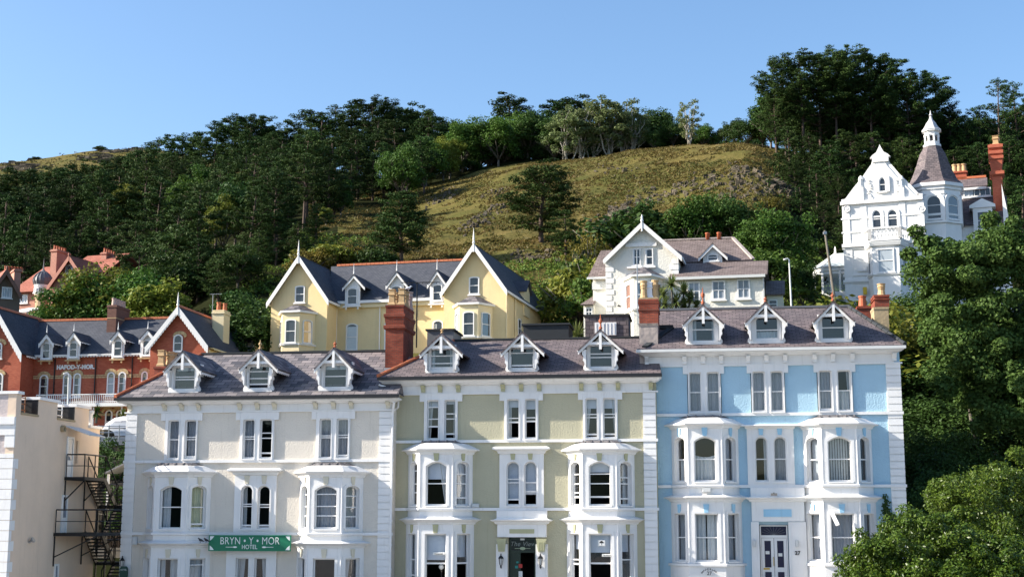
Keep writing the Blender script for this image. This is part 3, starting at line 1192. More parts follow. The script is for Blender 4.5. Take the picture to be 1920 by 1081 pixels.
        hood_dormer(root, x0, x1, zb, 0, za, xl, xr, zl, y0, yb, max(wz0, zb + .08), wz1, wx0, wx1, SLATEB, roofm, slope_z, **dm['kw'])
    # ---- downpipes
    for pts in s.get('pipes', ()):
        pm = MB()
        pm.tube([(x(px_), yy, z(py_, px=px_)) for px_, py_, yy in pts], .05, 6)
        q = [(x(px_), yy, z(py_, px=px_)) for px_, py_, yy in pts]
        zz = q[-1][2] + .4
        while zz < q[-2][2]:
            t = (zz - q[-1][2]) / (q[-2][2] - q[-1][2])
            pm.lathe((q[-1][0] + (q[-2][0] - q[-1][0]) * t, q[-1][1], zz), [(.07, 0), (.07, .08)], 6)
            zz += 1.1
        pm.build('downpipe', WHITE, root)
    return H, root, dict(zs1=zs1, zs2=zs2, slope_z=slope_z, zr=zr, yr=yr, ze=ze, XL=XL, XR=XR, dz1=dz1, dx=(dx0, dx1), G=G, zg=zg)


# ---------------------------------------------------------------- the three seaside guesthouses
W_ = lambda cur='', rails=(.5,), gap=0.0, vb=0: dict(cur=cur, rails=rails, gap=gap, vb=vb)
DM = lambda apex, l, r_, face, base, win, **kw: dict(apex=apex, l=l, r=r_, face=face, base=base, win=win, kw=kw)

spec_cream = dict(
    wall=CREAM, trim=WHITE, roof=SLATEG, ov=(.36, .34), bracket=CREAMP, key=CREAMP, gutter=GUTTER, mid=486, x0=237.5, x1=737, ground=-2.2,
    str1=864, str2=1000, frz=(757, 769.5), fas=750, gut=743.8, ridge=(0, 661.5, 540), ridge_x=(379, None),
    bays=[dict(x=(275.6, 395), f=0, fw=(303, 343), fw2=(299, 336), mx=318, up=dict(front=W_('L:.4'), left=W_('fullg'), right=W_('fully', gap=.09)),
               lo=dict(front=W_('L:.25 R:.5'), left=W_('fullg'), right=W_('full', rails=(.85,)))),
          dict(x=(562, 681), f=0, fw=(593, 634), fw2=(591, 631), mx=613, up=dict(front=W_('fullg', (.3, .52, .8)), left=W_('full', (.3, .52, .8)), right=W_('fullg', (.28, .5, .76))),
               lo=dict(front=W_('', rails=()), left=W_('full'), right=W_('L:.7:.5')))],
    top=[dict(s=(303, 380), o=[(317, 337), (348, 369)], w=[W_('fullg'), W_('fullg', (.5, .56), .04)]),
         dict(s=(443, 523.5), o=[(457, 478.5), (488.5, 511)], w=[W_('fullg', (.5, .56)), W_('R:.2', (.52, .65), .12)]),
         dict(s=(585, 666), o=[(600, 622), (632, 654)], w=[W_('fullg', (.52, .57)), W_('fullg', (.52, .58), .05)])],
    toy=(785.5, 859), tsur=772.5,
    centre=dict(s=(441, 519), o=[(453.5, 474), (484.5, 507)], w=[W_('L:.35', (.52, .57), .06), W_('', (.5, .56), .06)], hood=(877, 889)),
    foy=(909.5, 990.5), goy=1046, gsill=1130,
    bcor=(883, 893), lcor=(1018, 1026), bcap=869,
    door=dict(o=(443, 500), top=1044.5),
    quoins=[(237, 257.5), (711.5, 736.5)],
    brackets=[244, 309, 341, 373, 450, 483, 515, 592, 626, 659, 728],
    hips=[(TERRA, 'l')],
    dormers=[DM((345.5, 658), (307, 696), (376.5, 696), (317, 373), 736, (327.5, 363, 691, 732), cur='', rails=(.45, .56), blind=.17, sidewin=True, fin=None),
             DM((484.5, 655.5), (448, 693.5), (520, 691.5), (458, 511), 735, (467, 505, 689, 732), rails=(.45, .75), gap=.17, sidewin=True, fin=POTY, blind=.05),
             DM((627, 652), (588.5, 693), (661.5, 691), (598, 659), 733.5, (609, 647.5, 687, 728), rails=(.5,), blind=.2, sidewin=True, fin=TERRA, finh=.3)],
    pipes=[[(742, 755, -.45), (737.5, 776, -.16), (736, 1130, -.13)]])

spec_olive = dict(
    wall=OLIVE, trim=WHITE, roof=SLATEP, ov=(.32, .26), bracket=OLIVEP, key=OLIVEP, gutter=GUTTER, mid=985, x0=726, x1=1231, ground=-1.4,
    str1=826.3, str2=954, frz=(720.5, 735), fas=710.5, gut=704.7, ridge=(0, 636, 1020), ridge_x=(852, None),
    bays=[dict(x=(765, 886), f=0, fw=(800, 838.6), fw2=(798, 837), mx=818, up=dict(front=W_('blind:.4 R:.5:.7'), left=W_('full', (.3, .5, .8)), right=W_('blind:.3 R:.5', (.5, .72), .16)),
               lo=dict(front=W_('blind:.5', (), .42), left=W_('full', (.5, .2)), right=W_('blind:.45', (), .42))),
          dict(x=(1065.5, 1190.5), f=0, fw=(1108, 1148.5), fw2=(1109, 1150.5), mx=1129, up=dict(front=W_('blind:.24', (.5, .72), .18), left=W_('R:.3', (.3, .5, .72), .18), right=W_('R:.3', (.5, .64), .14)),
               lo=dict(front=W_('blind:.36', (), .42), left=W_('blind:.3', (.5,), .4), right=W_('blind:.35', (.5,), .05)))],
    top=[dict(s=(787, 867), o=[(801, 823), (833.6, 855)], w=[W_('L:.45:.5 blind:.17', (.52, .82), .31), W_('R:.3 blind:.1', (.52, .65), .12)]),
         dict(s=(937, 1018.5), o=[(951, 974), (984.5, 1006)], w=[W_('blind:.2 L:.3', (.52,), .4), W_('blind:.25', (.53,), .42)]),
         dict(s=(1084.5, 1167.5), o=[(1098, 1121), (1131, 1155)], w=[W_('blind:.25 L:.5:.6', (.52, .6), .08), W_('blind:.25 R:.4:.6', (.52, .6), .08)])],
    toy=(747.5, 822), tsur=736,
    centre=dict(s=(937, 1020), o=[(950, 974.5), (983, 1007)], w=[W_('blind:.85', (.52, .6), .12), W_('blind:.75', (.52,), .3)], hood=(836, 849)),
    foy=(864.5, 947), goy=1000, gsill=1098,
    bcor=(840.5, 849.5), lcor=(973, 982), bcap=827,
    door=dict(o=(954.5, 1004), top=1007.6),
    quoins=[(1206, 1230)],
    brackets=[793.6, 825.5, 859.6, 943.6, 978, 1011.7, 1091, 1125.5, 1160, 1221.7],
    hips=[(TERRAB, 'l')],
    dormers=[DM((827, 625.5), (787, 665), (867, 664), (799, 858.5), 701, (808.5, 848, 653, 698), rails=(.28, .6, .88), cur='L:.18 R:.18', gap=.06, fin=POTY, finh=.25, side_scal=False),
             DM((977, 622.6), (938.7, 663), (1020, 661), (950, 1008), 698.5, (958, 999, 649.5, 695), rails=(.15, .65, .85), gap=.1, fin=None, side_scal=False),
             DM((1125, 618), (1083.4, 658.5), (1168.5, 656), (1096, 1157), 695.7, (1107, 1146, 648, 691.5), rails=(.43, .58, .92), gap=.0, fin=TERRA, finh=.7, side_scal=False)],
    pipes=[[(714, 722, -.52), (716, 724, -.5), (750, 731, -.3), (748.5, 764, -.3), (739.5, 771, -.12), (737.5, 1130, -.1)]])

spec_blue = dict(
    wall=BLUE, trim=WHITE, roof=SLATEP, ov=(.22, .17), bracket=WHITE, key=BLUEP, gutter=PALEW, mid=1455, x0=1207, x1=1692.5, ground=-.4, lead_ridge=True,
    str1=776, str2=911, frz=(666, 682), fas=657, gut=652.5, ridge=(0, 578.5, 1400), ridge_x=(None, 1590),
    bays=[dict(x=(1261, 1387), f=0, fw=(1303, 1344), fw2=(1306, 1349), mx=1323, up=dict(front=W_('low:.55:1'), left=W_('low:.5 R:.3'), right=W_('fullg')),
               lo=dict(front=W_('L:.46 R:.48'), left=W_('fullg'), right=W_('fullg'))),
          dict(x=(1509, 1638.6), f=0, fw=(1558.6, 1602.6), fw2=(1565.8, 1609), mx=1581, up=dict(front=W_('vert'), left=W_('vert'), right=W_('vert')),
               lo=dict(front=W_('fullg'), left=W_('fullg'), right=W_('fullg')))],
    top=[dict(s=(1282.6, 1360), o=[(1293.5, 1317), (1327, 1351)], w=[W_('fullg'), W_('fullg')]),
         dict(s=(1403, 1481), o=[(1413, 1437), (1447, 1471)], w=[W_('fullg'), W_('fullg')]),
         dict(s=(1529, 1607.7), o=[(1538, 1562.6), (1573, 1598.5)], w=[W_('fullg', (.5,), .03), W_('low:.5 R:.3:.4', (.5,))])],
    toy=(695.5, 771), tsur=684,
    centre=dict(s=(1403, 1491), o=[(1418, 1442), (1453, 1477.5)], w=[W_('R:.3'), W_('fullg')], hood=(794.5, 802)),
    foy=(818, 902), goy=962, gsill=1052,
    bcor=(792.5, 801), lcor=(931, 939.5), bcap=780,
    door=dict(o=(1426, 1478), top=983.7),
    quoins=[(1665.5, 1693)],
    brackets=[1215, 1286, 1321, 1355, 1406, 1440.6, 1476, 1531, 1566, 1602.7, 1682],
    hips=[(FELT, 'r')],
    dormers=[DM((1318, 571), (1280, 609.5), (1357.7, 608), (1286, 1354), 646.5, (1299, 1338, 600.6, 644), rails=(.52,), cur='L:.2 R:.12', fin=TERRA, finh=.8, side_scal=False),
             DM((1437, 566.7), (1397, 606), (1476, 604.6), (1404, 1473), 644.5, (1418.7, 1457.6, 598, 642), rails=(.45,), cur='low:.4', gap=.04, fin=TERRA, finh=.25, side_scal=False),
             DM((1562, 565), (1524.5, 605), (1602.7, 603.6), (1529.5, 1599.6), 642, (1542.5, 1582.3, 595.5, 639.5), rails=(.5,), fin=TERRA, finh=.45, side_scal=False)],
    pipes=[])

YAW = 8.0
HL, RL, IL = guesthouse('guesthouse', 'cream stuccoed guesthouse with green hotel sign and three slate dormers', 236, 67.0, YAW, spec_cream)
HG, RG, IG = guesthouse('guesthouse', 'olive green stuccoed guesthouse with dark glazed entrance, between the cream and blue houses', 739, 65.9, YAW, spec_olive)
HB, RB, IB = guesthouse('guesthouse', 'sky blue stuccoed guesthouse with white double door and white quoins', 1211, 64.9, YAW, spec_blue)

# --- cream house: ground-floor centre pair under the sign
c = IL
T = Matrix.Translation((0, -.1, 0))
ops = [(HL.x(443, 0, 1060), HL.x(467, 0, 1060), IL['G'] + .9, IL['dz1'], 0, 2), (HL.x(478, 0, 1060), HL.x(500, 0, 1060), IL['G'] + .9, IL['dz1'], 0, 2)]
m = MB()
m.plate(HL.x(425, 0, 1060), HL.x(518.5, 0, 1060), IL['G'], IL['zs2'] - .07, ops, -.1, .05)
m.build('window_surround', WHITE, RL)
for o, cu in zip(ops, ('L:.6:.5', 'R:.55:.5')):
    window(RL, *o[:4], T=T, rails=(), cur=cu)


def p3(H, px, py, y=0.0):
    x_, z_ = H.q(px, py, y)
    return (x_, y, z_)


def add_stack(H, root, pxa, pxb, py0, py1, y, depth, mat, **kw):
    x0, z0 = H.q(pxa, py0, y)
    x1, z1 = H.q(pxb, py1, y)
    pots = [(x0 + (x1 - x0) * a, y + depth * b, h, r_, *k) for a, b, h, r_, *k in kw.pop('pots', ())]
    return stack(root, x0, x1, y, y + depth, kw.pop('zlow', z0), z1, mat, pots=pots, **kw)


# chimneys of the terrace
add_stack(HL, RL, 289, 310, 700, 686, 3.2, 1.1, BRICKO, zlow=HL.z(300, 700, 3.2) - 1.6, bands=(.96,), flare=.05,
          pots=[(.45, .25, .85, .23, 2), (.95, .6, .8, .23, 0), (.95, .95, .8, .22, 0)])
add_stack(HL, RL, 722, 757, 680, 571, 2.1, 2.35, BRICKO, zlow=HL.z(740, 680, 2.1) - .9, bands=(.86, .71), flare=.09,
          pots=[(.25, .15, .82, .21, 2), (.8, .15, .85, .21, 2), (.3, .5, .8, .2, 0), (.8, .5, .84, .2, 0), (.3, .85, .8, .2, 2), (.82, .85, .95, .2, 0, POTP)])
m = MB()   # stepped lead flashing at the chimney foot
fx0, fz = HL.q(720, 681, 2.0)
m.slab([(fx0, 1.85, IL['slope_z'](1.85) + .03), (HL.x(760, 2.0), 1.85, IL['slope_z'](1.85) + .03), (HL.x(760, 2.0), 2.12, IL['slope_z'](2.12) + .05), (fx0, 2.12, IL['slope_z'](2.12) + .05)], .02)
m.build('flashing', LEAD, RL)
yb = -.05
ch = add_stack(HB, RB, 1199, 1233, 651, 606, yb, 1.5, RENDERG, zlow=HB.z(1215, 651, yb) - 1.4, bands=(.98,), flare=.03)
add_stack(HB, RB, 1198.5, 1233.5, 606, 560, yb - .02, 1.54, BRICKO, bands=(.86, .55), flare=.05, capmat=RENDERT,
          pots=[(.25, .2, .85, .17, 0), (.55, .3, .8, .2, 2, TARP), (.85, .3, .9, .17, 0), (.3, .75, .8, .17, 0), (.8, .75, .85, .17, 2)])
m = MB()
_fs = [(HB.x(p_, y_), y_, IB['slope_z'](y_) + .09) for p_, y_ in ((1206, -.45), (1217, -.45), (1268, 1.75), (1257, 1.75))]
m.slab(_fs, .1)
m.box(HB.x(1233, 1.6), HB.x(1266, 1.7), 1.6, 1.75, IB['slope_z'](1.7) + .02, IB['slope_z'](1.7) + .2)
m.build('flashing', FELT, RB)
add_stack(HB, RB, 1641, 1665.6, 632, 575, 3.3, 1.3, RENDERT, zlow=HB.z(1650, 630, 3.3) - 1.2, bands=(.97,), flare=.02)
add_stack(HB, RB, 1640, 1666.6, 575, 552, 3.28, 1.34, BRICKO, bands=(.6,), flare=.05, pots=[(.6, .4, .62, .2, 0)])
add_stack(HB, RB, 1609, 1633, 594, 573, 6.0, .9, BRICKO, zlow=HB.z(1620, 594, 6.0) - 1.5, bands=(.95,), flare=.06, pots=[(.45, .5, .58, .2, 1, TERRA)])

# roof boxes behind the ridges
def roof_box(H, root, a, b, pt, pb, y, d, mat, cap):
    m = MB()
    x0, zt = H.q(a, pt, y)
    x1, _ = H.q(b, pt, y)
    zb = H.z((a + b) / 2, pb, y) - 1.4
    m.box(x0, x1, y, y + d, zb, zt)
    o = m.build('roof_box', mat, root)
    m = MB()
    m.box(x0 - .08, x1 + .08, y - .08, y + d + .08, zt + .003, zt + .09)
    m.build('box_cap', cap, o)
    return x0, x1, zb, zt, o


roof_box(HG, RG, 801, 850, 620, 640, 4.6, 2.4, LEAD, FELT)
roof_box(HG, RG, 981, 1066, 610, 632, 5.2, 2.2, FELT, FELT)
x0, x1, zb, zt, bo = roof_box(HG, RG, 1097, 1178, 593, 630, 5.0, 2.4, SLATEP, FELT)
m = MB()
a, b = HG.x(1117, 4.95), HG.x(1158, 4.95)
z0_, z1_ = HG.z(1140, 628, 4.95), HG.z(1140, 604, 4.95)
m.box(a, (a + b) / 2 - .01, 4.93, 4.995, z0_, z1_)
m.box((a + b) / 2 + .01, b, 4.93, 4.995, z0_, z1_)
m.build('hatch_door', WHITE, bo)
m = MB()
for k in range(6):
    xx = a + (b - a) * (k + .5) / 6
    m.box(xx - .012, xx + .012, 4.915, 4.928, z0_ + .05, z1_ - .05)
m.build('hatch_board', PALEW, bo)

# --- olive house entrance: pilasters, entablature, dark doorway with lettered transom light
def entrance(H, root, I, side, ent, cor, panel, pmat, brk, brmat, y_out=.28):
    dx0, dx1 = I['dx']
    z_ = lambda py, y=-.28: H.z((side[0] + side[3]) / 2, py, y)
    m = MB()
    a0, a1, b0, b1 = (H.x(q, -.2) for q in side)
    a1, b0 = dx0 - .04, dx1 + .04
    zc0, zc1 = z_(cor[1]), z_(cor[0], -.5)
    ztop = I['zs2']
    m.box(a0, a1, -y_out, -.002, I['G'], zc0 - .9)
    m.box(b0, b1, -y_out, -.002, I['G'], zc0 - .9)
    m.box(a0 + .05, b1 - .05, -y_out + .03, -.002, max(zc0 - .88, I['dz1'] + .04), zc0)
    for (p, q) in ((a0, a1), (b0, b1)):
        m.box(p + .12, q - .12, -y_out - .03, -y_out - .002, I['G'] + .3, zc0 - 1.0)
    m.build('door_surround', WHITE, root)
    m = MB()
    band(m, (a0, b1, a0, b1, y_out), [(-.02, zc0), (.05, zc0 + .03), (.08, zc0 + .1), (.22, zc0 + .16), (.25, zc0 + .2), (.25, zc1 - .03), (.1, zc1), (-.02, zc1 + .05), (-.02, ztop - .066)], .005)
    m.build('door_entablature', WHITE, root)
    m = MB()
    pa, pb_ = H.x(panel[0], -.3), H.x(panel[1], -.3)
    m.box(pa, pb_, -y_out + .0, -y_out + .027, z_(panel[3]), z_(panel[2]))
    m.build('name_panel', pmat, root)
    return a0, a1, b0, b1, zc0


a0, a1, b0, b1, zc0 = entrance(HG, RG, IG, (931, 954, 1005, 1025.7), 0, (973, 982), (955, 1001, 991, 999), OLIVEP, 0, 0)
for (p, q) in ((a0, a1), (b0, b1)):
    m = MB()
    zt, zb = HG.z(980, 1009, -.3), HG.z(980, 1033, -.3)
    m.prism([(p + .12, zb), (q - .12, zb), (q - .06, zt - .1), (q - .02, zt), (p + .02, zt), (p + .06, zt - .1)], -.42, -.315)
    for k in range(4):
        xx = p + .16 + (q - p - .32) * k / 3
        m.box(xx - .02, xx + .02, -.44, -.421, zb + .05, zt - .15)
    m.build('bracket', OLIVEP, RG)
# recessed doorway
dx0, dx1 = IG['dx']
dz1 = IG['dz1']
ztr = HG.z(980, 1033, .1)
m = MB()
m.ring([(dx1, IG['G']), (dx0, IG['G']), (dx0, dz1), (dx1, dz1)], [(dx1 - .07, IG['G'] + .02), (dx0 + .07, IG['G'] + .02), (dx0 + .07, dz1 - .07), (dx1 - .07, dz1 - .07)], .1, .2)
m.box(dx0 + .07, dx1 - .07, .11, .19, ztr - .05, ztr + .05)
dr = m.build('entrance_door', DOORG, RG)
m = MB()
m.add([(dx0 + .06, .15, ztr), (dx1 - .06, .15, ztr), (dx1 - .06, .15, dz1), (dx0 + .06, .15, dz1)], [(0, 1, 2, 3)])
m.build('transom_pane', NAVY if False else flat('dark_transom_glass', (.012, .02, .018), .1), dr)
m = MB()
hx = dx0 + (dx1 - dx0) * .42
m.box(dx0 + .07, hx, .135, .185, IG['G'], ztr - .055)
m.build('door_leaf', DOORG, dr)
text_mesh('door_lettering', 'The View', .29, GREYT, RG, ((dx0 + dx1) / 2, .135, (ztr + dz1) / 2 + .03), depth=.004, shear=.25, space=1.05)
m = MB()
m.prism([((dx0 + dx1) / 2 + .13 * math.cos(t), ztr + .14 + .07 * math.sin(t)) for t in [k * math.pi / 8 for k in range(16)]], .125, .145)
m.box(dx0 + .25, dx0 + .5, .13, .14, ztr + .13, ztr + .15)
m.box(dx1 - .5, dx1 - .25, .13, .14, ztr + .13, ztr + .15)
m.build('number_plate', flat('pale_green_plate', (.35, .42, .28), .5), dr)
for mat_, xa_, py_, w_, h_ in ((REDP, .42, 1060, .17, .17), (TEALP, .27, 1062, .14, .12), (PAPER, .42, 1076, .18, .3), (TEALP, .3, 1053, .1, .08)):
    m = MB()
    xx = dx0 + (dx1 - dx0) * xa_ - w_ / 2
    zz = HG.z(980, py_, .13)
    m.box(xx, xx + w_, .127, .133, zz - h_ / 2, zz + h_ / 2)
    m.build('notice', mat_, dr)
m = MB()
m.box((dx0 + dx1) / 2 - .1, (dx0 + dx1) / 2 + .1, .05, .099, dz1 - .1, dz1 - .02)
m.build('door_light', PALEW, dr)


def lantern(H, px, py, y, label, mat=BLACK):
    x_, z_ = H.q(px, py, y)
    e = empty('wall_lantern', label, 'lantern', H.M @ Vector((x_, y, z_)), -H.a, 'coach lanterns by the entrance')
    m = MB()
    m.lathe((0, -.13, -.2), [(.02, -.1), (.05, -.06), (.03, 0), (.06, .03)], 6)
    m.lathe((0, -.13, .12), [(.13, 0), (.11, .05), (.04, .13), (.02, .17), (.035, .2), (.005, .24)], 6)
    for k in range(6):
        t = k * math.pi / 3
        m.beam((.055 * math.cos(t), -.13 + .055 * math.sin(t), -.17), (.1 * math.cos(t), -.13 + .1 * math.sin(t), .12), .015, .015)
    m.tube([(0, 0, -.28), (0, -.08, -.32), (0, -.13, -.27)], .02, 6)
    m.build('lantern_frame', mat, e)
    m = MB()
    m.lathe((0, -.13, -.165), [(.05, 0), (.093, .28)], 6)
    m.build('lantern_glass', PALEW, e)
    return e


lantern(HG, 940, 1051, -.32, 'black coach lantern on the white pilaster just left of the dark glazed doorway')
lantern(HG, 1014, 1051, -.32, 'black coach lantern on the white pilaster just right of the dark glazed doorway')

# round white globe lamp and notices in the ground-floor windows
def small_box(name, label, cat, H, px, py, y, w, h, d, mat, extra=None, group=None):
    x_, z_ = H.q(px, py, y)
    e = empty(name, label, cat, H.M @ Vector((x_, y, z_)), -H.a, group)
    m = MB()
    m.box(-w / 2, w / 2, -d, 0, -h / 2, h / 2)
    m.box(-w / 2 + .03, w / 2 - .03, -d - .03, -d - .003, -h / 2 + .03, h / 2 - .03)
    m.build('casing', mat, e)
    if extra:
        extra(e)
    return e


def vac_text(e):
    text_mesh('lettering', 'No Vacancies', .13, BLKT, e, (0, -.062, 0), depth=.002, sx=1.0)


small_box('window_notice', 'small white notice at the bottom of the blind left of the dark doorway', 'notice', HG, 823, 1037, -.93, .55, .13, .02, PAPER, lambda e: text_mesh('lettering', 'Vacancies', .1, BLKT, e, (0, -.06, 0), depth=.002), 'vacancy notices')
small_box('window_notice', 'small white notice in the bay right of the dark doorway, below the square notice', 'notice', HG, 1140, 1040, -.93, .55, .13, .02, PAPER, lambda e: text_mesh('lettering', 'No Vacancies', .08, BLKT, e, (0, -.06, 0), depth=.002), 'vacancy notices')


def umb(e):
    m = MB()
    m.prism([(-.1, -.0), (.1, .0), (.07, .07), (0, .1), (-.07, .07)], -.056, -.05)
    m.box(-.008, .008, -.056, -.05, -.09, 0)
    m.build('notice_mark', BLKT, e)


small_box('window_notice', 'square white notice with a small dark emblem in the bay right of the doorway', 'notice', HG, 1128, 1017, -.93, .34, .28, .02, PAPER, umb)
small_box('alarm_box', 'white rectangular box on the olive wall right of the left bay', 'alarm box', HG, 892, 947, -.002, .34, .18, .12, PALEW)
small_box('alarm_box', 'pale bell box on the cream wall beside the left corner quoins', 'alarm box', HL, 254, 1013, -.002, .24, .36, .12, PALEW)
small_box('alarm_box', 'white oblong box on the apron of the blue house left bay', 'alarm box', HB, 1325, 918, -1.02, .4, .2, .12, PALEW)
x_, z_ = HB.q(1451, 926, -.5)
e = empty('floodlight', 'small dark floodlight above the blue name panel over the white doors', 'floodlight', HB.M @ Vector((x_, -.5, z_)), -HB.a)
m = MB()
m.box(-.14, .14, -.16, 0, -.06, .05)
m.build('lamp_head', flat('grey_metal_housing', (.2, .19, .18), .5), e)
m = MB()
m.box(-.03, .03, -.08, .16, .053, .08)
m.build('bracket', BLACK, e)
lp = small_box('globe_lamp', 'table lamp with pale round globe behind the open ground-floor sash of the olive left bay', 'lamp', HG, 828, 1069, -.6, .06, .1, .06, WOODP)
m = MB()
m.lathe((0, -.03, .05), [(.02, 0), (.1, .05), (.13, .13), (.1, .21), (.02, .25)], 12)
m.build('globe', PAPER, lp, smooth=True)
m = MB()
m.lathe((0, -.03, -.62), [(.12, 0), (.1, .05), (.03, .08), (.03, .57)], 10)
m.build('lamp_stem', BLACK, lp)

# --- blue house entrance
a0, a1, b0, b1, zc0 = entrance(HB, RB, IB, (1403, 1425, 1479, 1505), 0, (931.5, 940), (1427, 1479, 954, 968), BLUEP, 0, 0)
dx0, dx1 = IB['dx']
dz1 = IB['dz1']
ztr = HB.z(1451, 1004, .1)
m = MB()
m.ring([(dx1, IB['G']), (dx0, IB['G']), (dx0, dz1), (dx1, dz1)], [(dx1 - .05, IB['G'] + .02), (dx0 + .05, IB['G'] + .02), (dx0 + .05, dz1 - .05), (dx1 - .05, dz1 - .05)], .02, .2)
m.box(dx0 + .05, dx1 - .05, .03, .19, ztr - .08, ztr + .04)
dr = m.build('entrance_door', WHITE, RB)
m = MB()
m.add([(dx0 + .05, .1, ztr), (dx1 - .05, .1, ztr), (dx1 - .05, .1, dz1), (dx0 + .05, .1, dz1)], [(0, 1, 2, 3)])
m.build('transom_pane', NAVY, dr)
m = MB()
xm = (dx0 + dx1) / 2
for k in range(9):
    t = math.pi * (k + 1) / 10
    m.beam((xm, .085, ztr + .05), (xm + .55 * math.cos(t), .085, ztr + .05 + .4 * math.sin(t)), .012, .012, (0, 1, 0))
m.build('transom_leading', LEAD, dr)
for s, (p, q) in enumerate(((dx0 + .06, xm - .01), (xm + .01, dx1 - .06))):
    zt = ztr - .09
    zmid = HB.z(1451, 1066, .1)
    l = MB()
    l.plate(p, q, IB['G'] + .05, zt, [(p + .13, q - .13, zmid + .08, zt - .12, 0, 2)], .06, .12)
    lf = l.build('door_leaf', WHITE, dr)
    l = MB()
    l.box(p + .12, q - .12, .1, .11, zmid + .07, zt - .11)
    l.box(p + .13, q - .13, .045, .055, IB['G'] + .3, zmid - .12)
    l.build('door_panel', NAVY, dr)
    l = MB()
    zz = HB.z(1451, 1035 + s * 4, .1)
    l.box(p + .17, q - .2, .09, .098, zz - .07, zz + .07)
    l.build('notice', PAPER, dr)
m = MB()
m.box(xm - .05, xm - .02, .03, .055, zmid + .15, zmid + .55)
m.build('door_handle', BRASS, dr)
m = MB()
m.box(dx0 + .12, dx0 + .4, .04, .055, zmid - .02, zmid + .06)
m.build('letter_plate', BRASS, dr)
text_mesh('house_number', '27', .24, BLKT, RB, HB.M.inverted() @ (HB.M @ Vector(p3(HB, 1495.5, 1036, -.335))), depth=.006, bold=.006)
text_mesh('house_number', '27', .22, BLKT, RB, p3(HB, 1330, 1074, -1.33), depth=.004, bold=.004)
# arched name over the number
bx, by_, bz = p3(HB, 1330, 1074, -1.33)
nm = 'BEVERLEY'
for k, chh in enumerate(nm):
    t = math.radians(58 - 116 * k / (len(nm) - 1))
    text_mesh('house_name_letter', chh, .14, BLKT, RB, (bx + .38 * math.sin(-t), by_, bz - .12 + .30 * math.cos(t)), depth=.004, bold=.003, ry=t * .8)
for px_, lb in ((1414.5, 'white bulkhead lamp on the pilaster left of the white double door'), (1494.5, 'white bulkhead lamp on the pilaster above the painted 27')):
    small_box('wall_lamp', lb, 'wall lamp', HB, px_, 1018, -.33, .14, .3, .1, PALEW, None, 'bulkhead lamps by the white doors')
# awning arm left open over the right bay's window
m = MB()
m.T = HB.M
pa, pb_ = Vector(p3(HB, 1558, 957, -1.2)), Vector(p3(HB, 1571, 984, -1.75))
m.beam(pa, pb_, .16, .06, (0, -1, 0))
o = m.build('open_vent_sash', WHITE)
tag(o, 'narrow white top-hung sash tilted open on the lower right bay of the blue house', 'window sash')

# --- green hotel sign
x0, zt = HL.q(392, 1002, -.55)
x1, zb = HL.q(545, 1032.5, -.55)
sg = empty('hotel_sign', 'long green hotel name board fixed across the cream house below the first-floor windows', 'sign', HL.M @ Vector(((x0 + x1) / 2, -.55, (zt + zb) / 2)), -HL.a)
w, h = (x1 - x0) / 2, (zt - zb) / 2
m = MB()
m.box(-w, w, 0, .05, -h, h)
m.build('board', GREEN, sg)
m = MB()
m.ring([(w, -h), (-w, -h), (-w, h), (w, h)], [(w - .035, -h + .035), (-w + .035, -h + .035), (-w + .035, h - .035), (w - .035, h - .035)], -.03, -.002)
m.build('board_edge', flat('bright_green_edge', (.01, .22, .11), .4), sg)
text_mesh('lettering', 'BRYN \u2022 Y \u2022 MOR', .48, GOLD, sg, (0, -.008, h * .24), depth=.004, sx=.80, space=1.05, bold=-.004)
text_mesh('lettering', 'HOTEL', .28, GOLD, sg, (0, -.008, -h * .5), depth=.004, space=1.02, sx=.85)
for s in (-1, 1):
    for t in (-1, 1):
        poly = [(s * (w - .05), t * (h - .05)), (s * (w - .05), t * (h - .26)), (s * (w - .13), t * (h - .2)), (s * (w - .2), t * (h - .13)), (s * (w - .26), t * (h - .05))]
        if s * t > 0: poly = poly[::-1]
        m = MB()
        m.prism(poly, -.012, -.003)
        m.build('corner_ornament', GOLD, sg)
    m = MB()
    m.box(min(s * .68, s * 1.15), max(s * .68, s * 1.15), -.011, -.003, -h * .5 - .012, -h * .5 + .012)
    m.prism([(s * .7 + .1 * math.cos(q), -h * .5 + .04 * math.sin(q)) for q in [k * math.pi / 6 for k in range(12)]], -.014, -.004)
    m.build('scroll_ornament', GOLD, sg)
m = MB()
for s in (-1, 1):
    m.box(s * w * .7 - .04, s * w * .7 + .04, .052, .45, -.06, .06)
m.build('sign_bracket', BLACK, sg)

# small green hanging sign and swan-neck lamp at the left corner
x_, z_ = HL.q(232, 1072, -.35)
e = empty('corner_sign', 'small dark green sign at the lower left corner of the cream house', 'sign', HL.M @ Vector((x_, -.35, z_)), -HL.a)
m = MB()
m.box(-.2, .2, -.03, .03, -.35, .2)
m.prism([(-.2, .203), (.2, .203), (.12, .28), (-.12, .28)], -.03, .03)
m.build('board', flat('deep_green_board', (.008, .06, .045), .5), e)
text_mesh('lettering', 'HOTEL', .1, GOLD, e, (0, -.035, .12), depth=.002)
m = MB()
m.box(-.03, .03, -.02, .3, .05, .1)
m.build('sign_bracket', BLACK, e)
lantern(HL, 231, 1055, -.1, 'small black lamp over the green sign at the cream house left corner')

